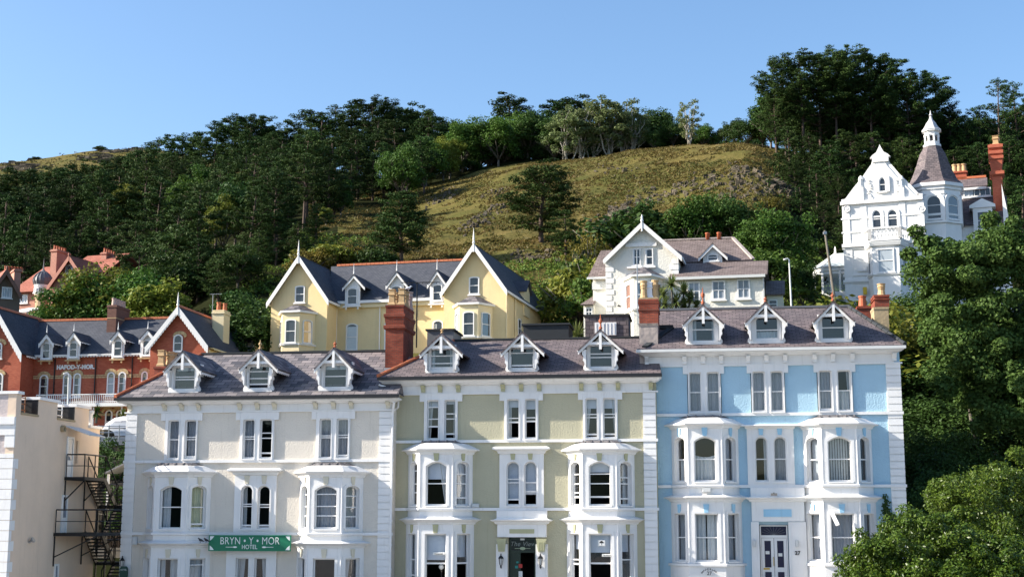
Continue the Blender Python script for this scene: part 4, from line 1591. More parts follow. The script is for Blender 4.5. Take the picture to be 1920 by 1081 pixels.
# starlings / pigeons
def bird(name, label, H, px, py, y, L, ang, mat, group=None):
    x_, z_ = H.q(px, py, y)
    M = H.M @ Matrix.Translation((x_, y, z_)) @ Matrix.Rotation(ang, 4, 'Z')
    m = MB()
    # body, neck and head as one lofted skin, beak and tail included
    pts = [(-.62, 0, .16), (-.45, 0, .2), (-.3, 0, .26), (-.1, 0, .32), (.1, 0, .37), (.22, 0, .46), (.28, 0, .54), (.35, 0, .57), (.41, 0, .56), (.5, 0, .535)]
    rad = [.035, .06, .1, .155, .16, .11, .075, .08, .045, .006]
    m.tube([Vector(p) * L for p in pts], [q * L for q in rad], 10)
    for s in (-1, 1):
        m.tube([(.0, s * .05 * L, .2 * L), (.02 * L, s * .05 * L, 0)], .012 * L, 5)
        m.tube([(-.04 * L, s * .05 * L, .004), (.09 * L, s * .05 * L, .004)], .01 * L, 5)
    o = m.build(name, mat, None, smooth=True)
    o.matrix_world = M
    e = MB()
    for s in (-1, 1):
        e.add([(.13 * L, s * .13 * L, .4 * L), (-.1 * L, s * .165 * L, .38 * L), (-.5 * L, s * .07 * L, .17 * L), (-.1 * L, s * .17 * L, .22 * L)], [(0, 1, 2, 3)])
    w_ = e.build('wing', BIRDG, o)
    return tag(o, label, 'bird', group)


zled = HL.z(380, 1016, -.9)
for px_, lb, an in ((376, 'dark bird perched on the bay ledge, the one farther from the green hotel sign', math.pi * .9), (386.5, 'dark bird perched on the bay ledge nearest the green hotel sign', math.pi * .85)):
    bird('perched_bird', lb, HL, px_, 1016.5, -.75, .36, an, BIRDM, 'birds perched on the ledge')
o = bird('gull', 'white-breasted gull standing on the tall red brick chimney pots', HL, 766, 545, 2.5 + 1.6, .42, .5, TARP)


# ---------------------------------------------------------------- ground, road and hillside
def street(x):
    return min(1.2, max(-3.2, .06 * x - 1.15))


def sheet(name, y0, y1, dz, mat, x0=-160, x1=160, n=64):
    vs, fs = [], []
    for i in range(n + 1):
        x = x0 + (x1 - x0) * i / n
        vs += [(x, y0, street(x) + dz), (x, y1, street(x) + dz)]
    for i in range(n):
        a = 2 * i
        fs.append((a, a + 2, a + 3, a + 1))
    return tag(MB().add(vs, fs).build(name, mat), kind='structure')


sheet('promenade', -120, 36, .1, PAVE)
sheet('road', 36, 50, -.02, ASPH)
sheet('ground', 49.5, 66, -.03, ASPH)
k = MB()
for i in range(64):
    xa, xb = -160 + 5 * i, -155 + 5 * i
    for (a, b) in ((35.7, 36.0), (50.0, 50.3)):
        k.add([(xa, a, street(xa) - .1), (xb, a, street(xb) - .1), (xb, b, street(xb) - .1), (xa, b, street(xa) - .1), (xa, a, street(xa) + .115), (xb, a, street(xb) + .115), (xb, b, street(xb) + .115), (xa, b, street(xa) + .115)],
              [(4, 5, 6, 7), (0, 1, 5, 4), (3, 7, 6, 2)])
tag(k.build('kerb', KERB), kind='structure')
sheet('pavement', 50.3, 62, .1, PAVE)
lm = MB()
for i in range(40):
    x = -118 + 6 * i
    lm.add([(x, 42.95, street(x) - .016), (x + 2.5, 42.95, street(x + 2.5) - .016), (x + 2.5, 43.05, street(x + 2.5) - .016), (x, 43.05, street(x) - .016)], [(0, 1, 2, 3)])
tag(lm.build('road_marking', WHITE), kind='structure')

_z = lambda D, z: ('z', D, z)
PROF = {
    -1400: [(76, 1, 'z'), (95, 8, 'z'), (130, 20, 'z'), (180, 34, 'z'), (260, 55, 'z'), (420, 95, 'z'), (500, 120, 'z'), (700, 60, 'z')],
    -400: [(76, 1.5, 'z'), (95, 7, 'z'), (130, 18, 'z'), (180, 34, 'z'), (260, 55, 'z'), (330, 72, 'z'), (420, 98, 'z'), (500, 125, 'z'), (560, 118, 'z'), (700, 60, 'z')],
    0: [(76, 1, 'z'), (92, 6, 'z'), (110, 8.6, 'z'), (125, 9.5, 'z'), (140, 16, 'z'), (152, 21, 'z'), (178, 24.5, 'z'), (190, 34, 'z'), (220, 480), (260, 440), (330, 392), (420, 345), (500, 300), (540, 303), (700, 380)],
    120: [(76, 1, 'z'), (92, 6, 'z'), (110, 8.6, 'z'), (125, 9.5, 'z'), (140, 17, 'z'), (152, 23, 'z'), (178, 26.5, 'z'), (190, 36, 'z'), (220, 455), (260, 415), (330, 368), (420, 330), (500, 279), (540, 283), (700, 375)],
    260: [(76, 1, 'z'), (92, 6, 'z'), (110, 8.8, 'z'), (122, 10, 'z'), (140, 19, 'z'), (152, 25, 'z'), (178, 29, 'z'), (192, 40, 'z'), (220, 430), (260, 390), (330, 345), (420, 315), (500, 279), (540, 285), (700, 370)],
    420: [(76, 2.5, 'z'), (95, 7, 'z'), (112, 12, 'z'), (125, 16.5, 'z'), (150, 510), (180, 455), (220, 405), (260, 365), (330, 330), (420, 320), (500, 315), (700, 400)],
    560: [(76, 3.5, 'z'), (95, 10, 'z'), (113, 16.8, 'z'), (127, 17.5, 'z'), (150, 500), (180, 438), (220, 385), (260, 348), (330, 330), (420, 340), (500, 360), (700, 430)],
    750: [(76, 4, 'z'), (95, 11, 'z'), (113, 17, 'z'), (127, 18, 'z'), (140, 545), (150, 505), (180, 440), (200, 408), (220, 380), (240, 352), (260, 335), (330, 340), (420, 370), (700, 500)],
    1000: [(76, 4.5, 'z'), (95, 13.5, 'z'), (112, 17, 'z'), (128, 18.8, 'z'), (140, 535), (150, 500), (180, 412), (200, 358), (218, 314), (232, 304), (260, 315), (330, 375), (420, 430), (700, 560)],
    1250: [(76, 5, 'z'), (95, 15.6, 'z'), (112, 16.8, 'z'), (130, 535), (150, 460), (180, 365), (205, 305), (225, 283), (260, 297), (330, 370), (420, 430), (700, 560)],
    1430: [(76, 5, 'z'), (95, 15.2, 'z'), (110, 16.8, 'z'), (130, 515), (142, 455), (152, 395), (165, 348), (185, 305), (208, 268), (225, 270), (260, 290), (330, 360), (420, 430), (700, 560)],
    1560: [(76, 4.5, 'z'), (95, 13, 'z'), (112, 19, 'z'), (126, 22, 'z'), (140, 500), (152, 455), (180, 365), (208, 300), (230, 290), (260, 300), (330, 360), (700, 560)],
    1720: [(76, 4, 'z'), (95, 11, 'z'), (112, 19, 'z'), (127, 22.4, 'z'), (145, 23.5, 'z'), (160, 455), (180, 395), (210, 325), (230, 300), (260, 300), (330, 360), (700, 560)],
    1950: [(76, 4, 'z'), (95, 11, 'z'), (112, 17, 'z'), (130, 23, 'z'), (150, 490), (180, 400), (210, 345), (260, 320), (330, 360), (700, 560)],
    3300: [(76, 4, 'z'), (95, 11, 'z'), (112, 17, 'z'), (130, 23, 'z'), (150, 490), (180, 400), (210, 345), (260, 320), (330, 360), (700, 560)],
}
COLP = np.array(sorted(PROF))
DS = np.concatenate([np.arange(64, 100, 1.5), np.arange(100, 260, 1.25), np.arange(260, 340, 3.5), np.arange(340, 720, 9)])
PXS = np.concatenate([np.arange(-1400, -80, 60), np.arange(-80, 2020, 9), np.arange(2020, 3320, 60)]).astype(float)
prof = []
for c_ in COLP:
    pts = []
    for e_ in PROF[int(c_)]:
        D_ = e_[0]
        pts.append((D_, e_[1] if len(e_) == 3 else at(c_, e_[1], D_).z))
    x64 = (c_ - CX) / F * 64
    pts = [(64, street(x64) - .06), (69, street(x64) - .05)] + pts
    prof.append(np.interp(DS, [q[0] for q in pts], [q[1] for q in pts]))
prof = np.array(prof)
TZ = np.empty((len(PXS), len(DS)))
for j in range(len(DS)):
    t = np.interp(PXS, COLP, np.arange(len(COLP)))
    i0 = np.clip(np.floor(t).astype(int), 0, len(COLP) - 2)
    f_ = t - i0
    f_ = f_ * f_ * (3 - 2 * f_) * .5 + f_ * .5
    TZ[:, j] = prof[i0, j] * (1 - f_) + prof[i0 + 1, j] * f_
for _ in range(5):
    TZ[1:-1, 4:-1] = (TZ[1:-1, 4:-1] * 2 + TZ[:-2, 4:-1] + TZ[2:, 4:-1] + TZ[1:-1, 3:-2] + TZ[1:-1, 5:]) / 6


def vnoise(x, y, seed):
    """smooth lattice noise in [-1, 1]"""
    xi, yi = np.floor(x).astype(int), np.floor(y).astype(int)
    fx, fy = x - xi, y - yi
    fx, fy = fx * fx * (3 - 2 * fx), fy * fy * (3 - 2 * fy)

    def h(a, b):
        n = (a * 374761393 + b * 668265263 + seed * 1442695041) & 0x7fffffff
        n = ((n ^ (n >> 13)) * 1274126177) & 0x7fffffff
        return ((n ^ (n >> 16)) & 0xffff) / 32767.5 - 1
    return (h(xi, yi) * (1 - fx) + h(xi + 1, yi) * fx) * (1 - fy) + (h(xi, yi + 1) * (1 - fx) + h(xi + 1, yi + 1) * fx) * fy


PP, DD = np.meshgrid(PXS, DS, indexing='ij')
XX = (PP - CX) / F * DD / math.cos(PITCH) * math.cos(PITCH)
amp = np.clip((DD - 128) / 25, 0, 1)
NZ = vnoise(XX / 14, DD / 14, 1) * .9 + vnoise(XX / 5, DD / 5, 2) * .45 + vnoise(XX / 2.2, DD / 2.2, 3) * .28
# ledges: broken steps across the slope
led = vnoise(XX / 20, DD / 9, 5)
NZ = NZ + np.clip(led - .25, 0, 1) * 1.6
far = np.clip((DD - 330) / 80, 0, 1)
NZ = NZ * (1 - .7 * far) + far * (vnoise(XX / 40, DD / 40, 7) * 1.2 + vnoise(XX / 12, DD / 16, 8) * 1.0)
crest = 1 - .6 * np.exp(-((DD - 225) / 12) ** 2)
TZ = TZ + amp * NZ * crest


def terr(px, D):
    i = np.clip(np.interp(px, PXS, np.arange(len(PXS))), 0, len(PXS) - 1.001)
    j = np.clip(np.interp(D, DS, np.arange(len(DS))), 0, len(DS) - 1.001)
    i0, j0 = int(i), int(j)
    a, b = i - i0, j - j0
    return (TZ[i0, j0] * (1 - a) + TZ[i0 + 1, j0] * a) * (1 - b) + (TZ[i0, j0 + 1] * (1 - a) + TZ[i0 + 1, j0 + 1] * a) * b


def ground_at(px, D):
    """point on the hillside at azimuth px and depth D"""
    return Vector(((px - CX) / F * D * 1.0 / (math.cos(PITCH)) * 1.0, D, terr(px, D))) if False else Vector((xpx(px, D), D, terr(px, D)))


def xpx(px, D):
    # azimuth column: same px at horizon height
    d = ray(px, HOR)
    return d.x / d.y * D


XX = np.array([[xpx(p, d) for d in (1.0,)] for p in PXS]) * DS[None, :]


def proj(P):
    v = Vector(P) - CAMP
    zc = v.dot(FW)
    return CX + F * v.x / zc, CY - F * v.dot(UP) / zc


def hit(px, py, d0=85, d1=330):
    """first point of the hillside seen at (px, py); columns lean a little, so solve by marching"""
    d = ray(px, py)
    D = d0
    while D < d1:
        P = CAMP + d * (D / d.y)
        pc = CX + F * P.x / D / (1 / (math.cos(PITCH) + (HOR - CY) / F * 0 + 0)) if False else None
        pcol = proj(Vector((P.x, P.y, CAMZ)))[0]
        if terr(pcol, D) >= P.z:
            return Vector((P.x, P.y, terr(pcol, D))), pcol, D
        D += .6
    return None


nI, nJ = TZ.shape
vs = np.stack([XX, np.broadcast_to(DS[None, :], XX.shape), TZ], -1).reshape(-1, 3)
ii, jj = np.meshgrid(np.arange(nI - 1), np.arange(nJ - 1), indexing='ij')
a = (ii * nJ + jj).ravel()
fs = np.stack([a, a + nJ, a + nJ + 1, a + 1], 1)
me = bpy.data.meshes.new('hillside')
me.from_pydata(vs.tolist(), [], fs.tolist())
me.materials.append(HILL)
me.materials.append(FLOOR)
PC, DC = np.meshgrid((PXS[1:] + PXS[:-1]) / 2, (DS[1:] + DS[:-1]) / 2, indexing='ij')
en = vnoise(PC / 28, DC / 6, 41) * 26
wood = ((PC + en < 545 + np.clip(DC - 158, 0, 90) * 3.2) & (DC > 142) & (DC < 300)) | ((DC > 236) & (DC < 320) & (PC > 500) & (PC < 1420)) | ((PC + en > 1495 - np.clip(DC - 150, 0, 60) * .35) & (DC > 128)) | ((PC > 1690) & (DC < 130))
wood |= (PC < 330) & (DC < 97)  # open yard in the left gap, its ground darkened by colour
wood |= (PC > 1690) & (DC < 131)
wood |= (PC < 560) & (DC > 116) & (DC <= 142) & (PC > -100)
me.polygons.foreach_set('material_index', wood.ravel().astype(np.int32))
me.polygons.foreach_set('use_smooth', [True] * len(fs))
auto_uv(me)
hs = bpy.data.objects.new('hillside', me)
COL.objects.link(hs)
tag(hs, kind='structure')

# the bay, with unseen hills added behind the camera to darken window reflections
sea = MB()
sea.add([(-4000, -3500, -6), (4000, -3500, -6), (4000, -118, -6), (-4000, -118, -6)], [(0, 1, 2, 3)])
tag(sea.build('sea', flat('sea_water', (.02, .045, .06), .25)), kind='structure')
hd = MB()
n_ = 80
vs_, fs_ = [], []
for i in range(n_ + 1):
    t_ = i / n_
    a_ = math.pi * (1.02 + .96 * t_)
    hgt_ = 120 + 45 * math.sin(t_ * 9) + 25 * math.sin(t_ * 23 + 1)
    vs_ += [(1650 * math.cos(a_), 1650 * math.sin(a_), -8), (1800 * math.cos(a_), 1800 * math.sin(a_), hgt_), (2100 * math.cos(a_), 2100 * math.sin(a_), -8)]
for i in range(n_):
    b_ = 3 * i
    fs_ += [(b_, b_ + 3, b_ + 4, b_ + 1), (b_ + 1, b_ + 4, b_ + 5, b_ + 2)]
hd.add(vs_, fs_)
tag(hd.build('unseen_reflection_hills', flat('reflection_hill_cover', (.07, .085, .055), .95, spec=.0)), kind='structure')


# ---------------------------------------------------------------- vegetation kit
def leaf_arrays(P, N, L, W, rng):
    n = len(P)
    r_ = rng.normal(size=(n, 3))
    t = np.cross(N, r_)
    t /= np.linalg.norm(t, axis=1)[:, None] + 1e-9
    b = np.cross(N, t)
    L, W = L[:, None] / 2, W[:, None] / 2
    v = np.stack([P - t * L, P + b * W - t * L * .1, P + t * L, P - b * W - t * L * .1], 1)
    return v.reshape(-1, 3)


def quads_mesh(name, V, mat):
    n = len(V) // 4
    me = bpy.data.meshes.new(name)
    me.vertices.add(len(V))
    me.vertices.foreach_set('co', V.astype(np.float32).ravel())
    me.loops.add(len(V))
    me.loops.foreach_set('vertex_index', np.arange(len(V), dtype=np.int32))
    me.polygons.add(n)
    me.polygons.foreach_set('loop_start', np.arange(0, len(V), 4, dtype=np.int32))
    me.polygons.foreach_set('loop_total', np.full(n, 4, dtype=np.int32))
    me.materials.append(mat)
    me.update()
    me.validate()
    return me


def clump_leaves(clumps, per, L, W, rng, up=.5, shell=.55):
    """clumps: (x, y, z, rx, ry, rz); leaves spread through each, thickest near its skin"""
    Ps, Ns = [], []
    for (x, y, z, rx, ry, rz) in clumps:
        k = max(6, int(per * rng.uniform(.7, 1.3)))
        d = rng.normal(size=(k, 3))
        d /= np.linalg.norm(d, axis=1)[:, None]
        rr = rng.uniform(shell, 1.12, size=(k, 1)) ** .8
        Ps.append(np.array([x, y, z]) + d * rr * np.array([rx, ry, rz]))
        nn = d * .7 + rng.normal(size=(k, 3)) * .55
        nn[:, 2] += up
        Ns.append(nn)
    P, N = np.concatenate(Ps), np.concatenate(Ns)
    N /= np.linalg.norm(N, axis=1)[:, None] + 1e-9
    n = len(P)
    return leaf_arrays(P, N, rng.uniform(*L, size=n), rng.uniform(*W, size=n), rng)


def make_pine(seed, crown0=.4, R0=3.0, flat=.0, lean=.0, gaps=.0, per=70, H=10.0, nb=42, peak=.45, mat=None):
    rng = np.random.default_rng(seed)
    tk = MB()
    ph = rng.uniform(0, 6)
    ax = lambda t: np.array([lean * t * t * H * .25 + .22 * math.sin(ph + t * 4) * t, .2 * math.sin(ph * 2 + t * 3.5) * t, t * H * (.95 if not flat else .9)])
    tk.tube([ax(t) for t in np.linspace(-.06, .97, 9)], [.2 * (1 - .8 * t) + .02 for t in np.linspace(0, 1, 9)], 7)
    clumps = []
    for i in range(nb):
        t = crown0 + (1 - crown0) * ((i + rng.uniform(0, .8)) / nb)
        if gaps and rng.random() < gaps: continue
        u = (t - crown0) / (1 - crown0)
        prof = (u / peak) ** .55 if u < peak else (max(.0, 1 - (u - peak) / (1 - peak))) ** (.62 if not flat else .38)
        Lb = R0 * max(.16, prof) * rng.uniform(.62, 1.12)
        az = i * 2.4 + rng.uniform(-.5, .5)
        o = ax(t * .97)
        rise = rng.uniform(.05, .35) + (.35 * u)
        d = np.array([math.cos(az), math.sin(az), 0])
        pts = [o, o + d * Lb * .5 + np.array([0, 0, Lb * .5 * rise * .6]), o + d * Lb + np.array([0, 0, Lb * rise])]
        tk.tube(pts, [.075 * (1 - .6 * u), .05 * (1 - .6 * u), .015], 5)
        m = max(1, int(round(Lb * 1.5)))
        for q in range(m):
            s_ = 1 - .62 * q / max(1, m) * rng.uniform(.8, 1.15)
            p = o + d * Lb * s_ + np.array([0, 0, Lb * rise * s_ * s_ + .12])
            p = p + rng.normal(size=3) * np.array([.22, .22, .08])
            r_ = rng.uniform(.52, .92) * (.75 + .25 * (1 - u))
            clumps.append((*p, r_ * 1.08, r_ * 1.08, r_ * rng.uniform(.24, .38)))
    p = ax(.97)
    clumps.append((p[0], p[1], p[2] + .1, .45, .45, .4))
    V = clump_leaves(clumps, per, (.24, .4), (.08, .14), rng, .85, .35)
    return dict(trunk=(tk, BARKP), crown=quads_mesh('crown', V, mat or PINEL), H=H, zmax=float(V[:, 2].max()))


def make_broad(seed, H=8.0, R0=3.0, crown0=.1, nc=78, per=95, leaf=(.22, .36), lw=(.14, .22), bark=None, mat=None, sparse=False, clr=(.62, 1.05)):
    rng = np.random.default_rng(seed)
    tk = MB()
    ph = rng.uniform(0, 6)
    zc = H * (crown0 + (1 - crown0) * .5)
    clumps = []
    nl = 9 if sparse else 8
    base = np.array([0, 0, H * crown0 * .8])
    base[2] = max(base[2], H * .16)
    tk.tube([(0, 0, -.5), (.06, .04, base[2] * .5), base], [.2, .16, .13] if not sparse else [.1, .08, .06], 8)
    for i in range(nl):
        if sparse:
            base = np.array([rng.uniform(-.5, .5), rng.uniform(-.5, .5), -.2 if i % 3 else H * rng.uniform(.1, .3)])
        az = 2 * math.pi * i / nl + rng.uniform(-.3, .3)
        rr = R0 * rng.uniform(.25, .85)
        top = np.array([math.cos(az) * rr * (1 if sparse else .8), math.sin(az) * rr * (1 if sparse else .8), H * (rng.uniform(.68, .98) if sparse else rng.uniform(.55, .82))])
        mid = base * .4 + top * .6 + np.array([math.cos(az) * .3, math.sin(az) * .3, -H * .06])
        if sparse:
            mid = base * .5 + top * .5 + rng.normal(size=3) * np.array([.45, .45, .2])
            m2 = mid * .5 + top * .5 + rng.normal(size=3) * np.array([.3, .3, .2])
            tk.tube([base, mid * .45 + base * .55 + rng.normal(size=3) * .12, mid, m2, top], [.085, .075, .06, .04, .012], 6)
        else:
            tk.tube([base - np.array([0, 0, .1]), mid, top], [.1, .06, .015], 6)
        for q in range(3):
            s_ = base * (1 - .45 - .15 * q) + mid * (.45 + .15 * q) if q < 2 else mid
            e = s_ + np.array([math.cos(az + rng.uniform(-1, 1)), math.sin(az + rng.uniform(-1, 1)), rng.uniform(.5, 1.3)]) * R0 * .4
            tk.tube([s_, e], [.05, .012], 5)
            if sparse:
                clumps.append((*e, .45, .45, .35))
        if sparse:
            clumps.append((*top, .5, .5, .4))
    for i in range(nc):
        d = rng.normal(size=3)
        d /= np.linalg.norm(d)
        if d[2] < -.55: d[2] *= -.5
        k = rng.uniform(.62, 1.0)
        r_ = rng.uniform(*clr) * R0 / 3.0
        bump = 1 + .16 * math.sin(3 * math.atan2(d[1], d[0]) + ph) + .1 * math.sin(5 * d[2] + ph)
        p = np.array([d[0] * (R0 - r_ * .6) * k * bump, d[1] * (R0 - r_ * .6) * k * bump, zc + d[2] * (H * (1 - crown0) * .5 - r_ * .5) * k * bump])
        clumps.append((*p, r_, r_, r_ * .75))
    V = clump_leaves(clumps, per, leaf, lw, rng, .45, .5)
    return dict(trunk=(tk, bark or BARKG), crown=quads_mesh('crown', V, mat or LEAFG), H=H, zmax=float(V[:, 2].max()))


KIND = {}
KIND['pine_a'] = make_pine(1, .3, 3.1)
KIND['pine_b'] = make_pine(2, .4, 3.3, flat=1, peak=.55)
KIND['pine_c'] = make_pine(3, .16, 3.1, nb=38, peak=.22)
KIND['pine_d'] = make_pine(4, .28, 2.9, lean=.35, gaps=.15)
KIND['pine_e'] = make_pine(5, .42, 3.4, flat=1, gaps=.2, peak=.5)
KIND['pine_f'] = make_pine(6, .1, 3.2, nb=44, peak=.2)
KIND['pine_hill'] = make_pine(17, .16, 3.2, nb=64, peak=.3, flat=1, gaps=.08, per=66, lean=.1)
KIND['pine_cone'] = make_pine(18, .2, 2.9, nb=66, peak=.2, per=66, lean=.05)
KIND['pale_c'] = make_broad(29, R0=2.7, nc=34, per=58, crown0=.22, bark=BARKW, sparse=True, clr=(.38, .72), leaf=(.2, .32))
KIND['broad_a'] = make_broad(21)
KIND['broad_b'] = make_broad(22, R0=3.6, nc=95)
KIND['broad_c'] = make_broad(23, R0=2.6, crown0=.02)
KIND['pale'] = make_broad(24, R0=2.9, nc=44, per=60, crown0=.2, bark=BARKW, sparse=True, clr=(.4, .75), leaf=(.2, .32))
KIND['pale_b'] = make_broad(25, R0=2.4, nc=26, per=55, crown0=.26, bark=BARKW, sparse=True, clr=(.35, .7), leaf=(.2, .32))
KIND['shrub'] = make_broad(26, H=3.2, R0=2.2, crown0=.02, nc=34, per=80, leaf=(.18, .3), lw=(.12, .2))
KIND['shrub_b'] = make_broad(27, H=2.6, R0=2.4, crown0=.02, nc=34, per=80, leaf=(.18, .3), lw=(.12, .2))
KIND['shrub_near'] = make_broad(36, H=3.0, R0=2.2, crown0=.02, nc=60, per=230, leaf=(.08, .14), lw=(.055, .09), clr=(.5, .9))
KIND['broad_near'] = make_broad(37, H=7.0, R0=3.0, crown0=.02, nc=95, per=210, leaf=(.12, .2), lw=(.08, .13))
KIND['bare'] = make_broad(28, R0=1.9, nc=10, per=26, crown0=.2, bark=BARKG, sparse=True, clr=(.3, .4))
for k_, d_ in KIND.items():
    mb_, bk_ = d_['trunk']
    me = bpy.data.meshes.new('trunk')
    me.from_pydata(mb_.v, [], mb_.f)
    me.materials.append(bk_)
    me.polygons.foreach_set('use_smooth', [True] * len(mb_.f))
    d_['trunk_me'] = me
TREES = []


def tree(kind, px, D, top=None, h=None, label='', group=None, w=1.0, mat=None, name=None, P=None, cat='tree', sink=.25):
    """a tree rooted on the hillside at azimuth px and depth D; its tip reaches image height `top`, or it is h metres tall"""
    if D < 101:
        kind = 'shrub_near' if kind.startswith('shrub') else 'broad_near' if kind.startswith('broad') else kind
    k = KIND[kind]
    if P is None:
        pc = px
        for _ in range(3):
            py_ = top if top is not None else proj((xpx(pc, D), D, terr(pc, D)))[1]
            pc = CX + (at(px, py_, D).x / D) / (ray(CX + 1, HOR).x / ray(CX + 1, HOR).y)
        P = ground_at(pc, D)
    g = P
    if h is None:
        h = max(1.5, (at(px, top, D).z - g.z))
    s_ = (h + sink) / k['zmax']
    n = name or ('pine_tree' if kind.startswith('pine') else 'shrub' if kind.startswith('shrub') else 'broadleaf_tree')
    e = empty(n, label, cat, g - Vector((0, 0, sink)), random.uniform(0, 6.28), group)
    ws = s_ * w * random.uniform(.92, 1.08)
    e.scale = (ws, ws, s_)
    for nm, me in (('trunk', k['trunk_me']), ('crown', k['crown'])):
        o = bpy.data.objects.new(nm, me)
        COL.objects.link(o)
        o.parent = e
        if nm == 'crown' and mat is not None:
            o.material_slots[0].link = 'OBJECT'
            o.material_slots[0].material = mat
    TREES.append((e, group, label))
    return e


# ---------------------------------------------------------------- the houses up the hill
def fwin(root, xa, xb, za, zb, y=0.0, rise=0.0, p=2, rails=(.5,), vb=0, cur='', frame=None, fw=.07, sill=True, T=None, name='window', sillm=None):
    """window set just proud of a distant wall: frame, glass, curtains and a dark back board"""
    mb = MB(T)
    mb.ring(outline(xa, xb, za, zb, rise, p), outline(xa + fw, xb - fw, za + fw, zb - fw, rise * .9, p), y - .09, y - .004)
    for r_ in rails:
        zz = za + (zb - za) * r_
        mb.box(xa + fw * .6, xb - fw * .6, y - .08, y - .03, zz - .03, zz + .03)
    for k in range(vb):
        xx = xa + (xb - xa) * (k + 1) / (vb + 1)
        mb.box(xx - .025, xx + .025, y - .078, y - .032, za + .03, zb - rise - .03)
    if sill:
        mb.box(xa - .1, xb + .1, y - .16, y - .005, za - .1, za - .003)
    w = mb.build(name, frame or WHITE, root)
    pts = outline(xa + .03, xb - .03, za + .03, zb - .03, rise * .95, p)
    g = MB(T)
    g.add([(x, y - .05, z) for x, z in pts], [tuple(range(len(pts)))])
    g.build('pane', GLASS, w)
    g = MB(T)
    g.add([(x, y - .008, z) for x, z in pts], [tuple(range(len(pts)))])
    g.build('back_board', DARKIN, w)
    W = xb - xa
    for word in cur.split():
        k, *a = word.split(':')
        m = CURT
        if k.endswith('g'): k, m = k[:-1], CURTG
        if k.endswith('r'): k, m = k[:-1], CURTR
        c = MB(T)
        f = float(a[0]) if a else 1
        x0, x1 = {'full': (xa + fw, xb - fw), 'L': (xa + fw, xa + W * f), 'R': (xb - W * f, xb - fw), 'top': (xa + fw, xb - fw)}[k]
        z0 = zb - (zb - za) * f if k == 'top' else za + fw
        c.add([(x0, y - .02, z0), (x1, y - .02, z0), (x1, y - .02, zb - rise - fw * .5), (x0, y - .02, zb - rise - fw * .5)], [(0, 1, 2, 3)])
        c.build('curtain', m, w)
    return w


def wp(H, root, pa, pb_, pt, pb2, y=0.0, **kw):
    xa, xb = H.x(pa, y, (pt + pb2) / 2), H.x(pb_, y, (pt + pb2) / 2)
    m = (pa + pb_) / 2
    return fwin(root, xa, xb, H.z(m, pb2, y), H.z(m, pt, y), y, **kw)


def small_dormer(H, root, ax, ay, lx, rx, ly, fx, wx, wy, base, y0, slope_z, y1, roofm, ridge=None, scal=0, fin=True, cheek=None, sill_brk=True, finh=.7, over=.3, cur='', corb=None):
    """narrow gabled dormer breaking the eaves"""
    yo = y0 - over
    xl, xr, zl, za = H.x(lx, yo), H.x(rx, yo), H.z((lx + rx) / 2, ly, yo), H.z(ax, ay, yo)
    xm = (xl + xr) / 2
    x0, x1 = H.x(fx[0], y0), H.x(fx[1], y0)
    zb = H.z(ax, base, y0)
    wx0, wx1 = H.x(wx[0], y0), H.x(wx[1], y0)
    wz0, wz1 = H.z(ax, wy[1], y0), H.z(ax, wy[0], y0)
    m = MB()
    zs = zl + .05
    sl = (za - zl) / (xr - xm)
    top = zs + sl * (x1 - xm) * .95 if False else za - .15
    hw = (x1 - x0) / 2
    m.prism([(x0, zb), (x1, zb), (x1, zs), (xm + .02, top), (xm - .02, top), (x0, zs)], y0, y0 + .12)
    d = m.build('dormer', WHITE, root)
    c = MB()
    for xe in (x0 + .005, x1 - .085):
        c.add([(xe + a, y, z) for a in (0, .08) for y, z in ((y0 + .121, zb + .15), (y0 + .121, zs), (y1, zs), (y0 + .3, zb + .15))],
              [(0, 1, 2, 3), (7, 6, 5, 4), (0, 3, 7, 4), (1, 5, 6, 2), (0, 4, 5, 1), (3, 2, 6, 7)])
    c.build('dormer_cheek', cheek or SLATEB, d)
    gable_roof(d, xl, xr, xm, zl + .04, zl + .04, za + .05, yo - .03, y1 + .3, roofm, .07, name='dormer_roof')
    if ridge:
        q = MB()
        q.beam((xm, yo, za + .06), (xm, y1 + .2, za + .06), .12, .1)
        q.build('ridge_tile', ridge, d)
    bargeboard(d, xl, xr, xm, zl, zl, za, yo, .2, .05, WHITE, scal, drop=.13)
    if scal:
        q = MB()
        for xe in (xl, xr):
            scallop(q, (xe, yo + .05, zl - .02), (xe, y1 - .1, zl - .02), .12, 6, .03, (1 if xe > xm else -1, 0, 0))
        q.build('eaves_board', WHITE, d)
    if fin:
        q = MB()
        q.lathe((xm, yo + .03, za - .25), [(.045, 0), (.05, .3), (.07, .34), (.05, .4), (.008, .4 + finh)], 6)
        q.build('finial', WHITE, d)
    w = fwin(d, wx0, wx1, wz0, wz1, y0 - .003, rise=.12, cur=cur, fw=.08)
    for ch in list(w.children):
        ch.parent = d
    if sill_brk:
        q = MB()
        q.box(x0 - .12, x1 + .12, y0 - .16, y0 - .005, zb - .12, zb - .002)
        for s in (x0 + .08, x1 - .2):
            q.prism([(s, zb - .34), (s + .12, zb - .34), (s + .12, zb - .123), (s, zb - .123)], y0 - .12, y0 - .004)
        q.build('dormer_sill', corb or WHITE, d)
    return d


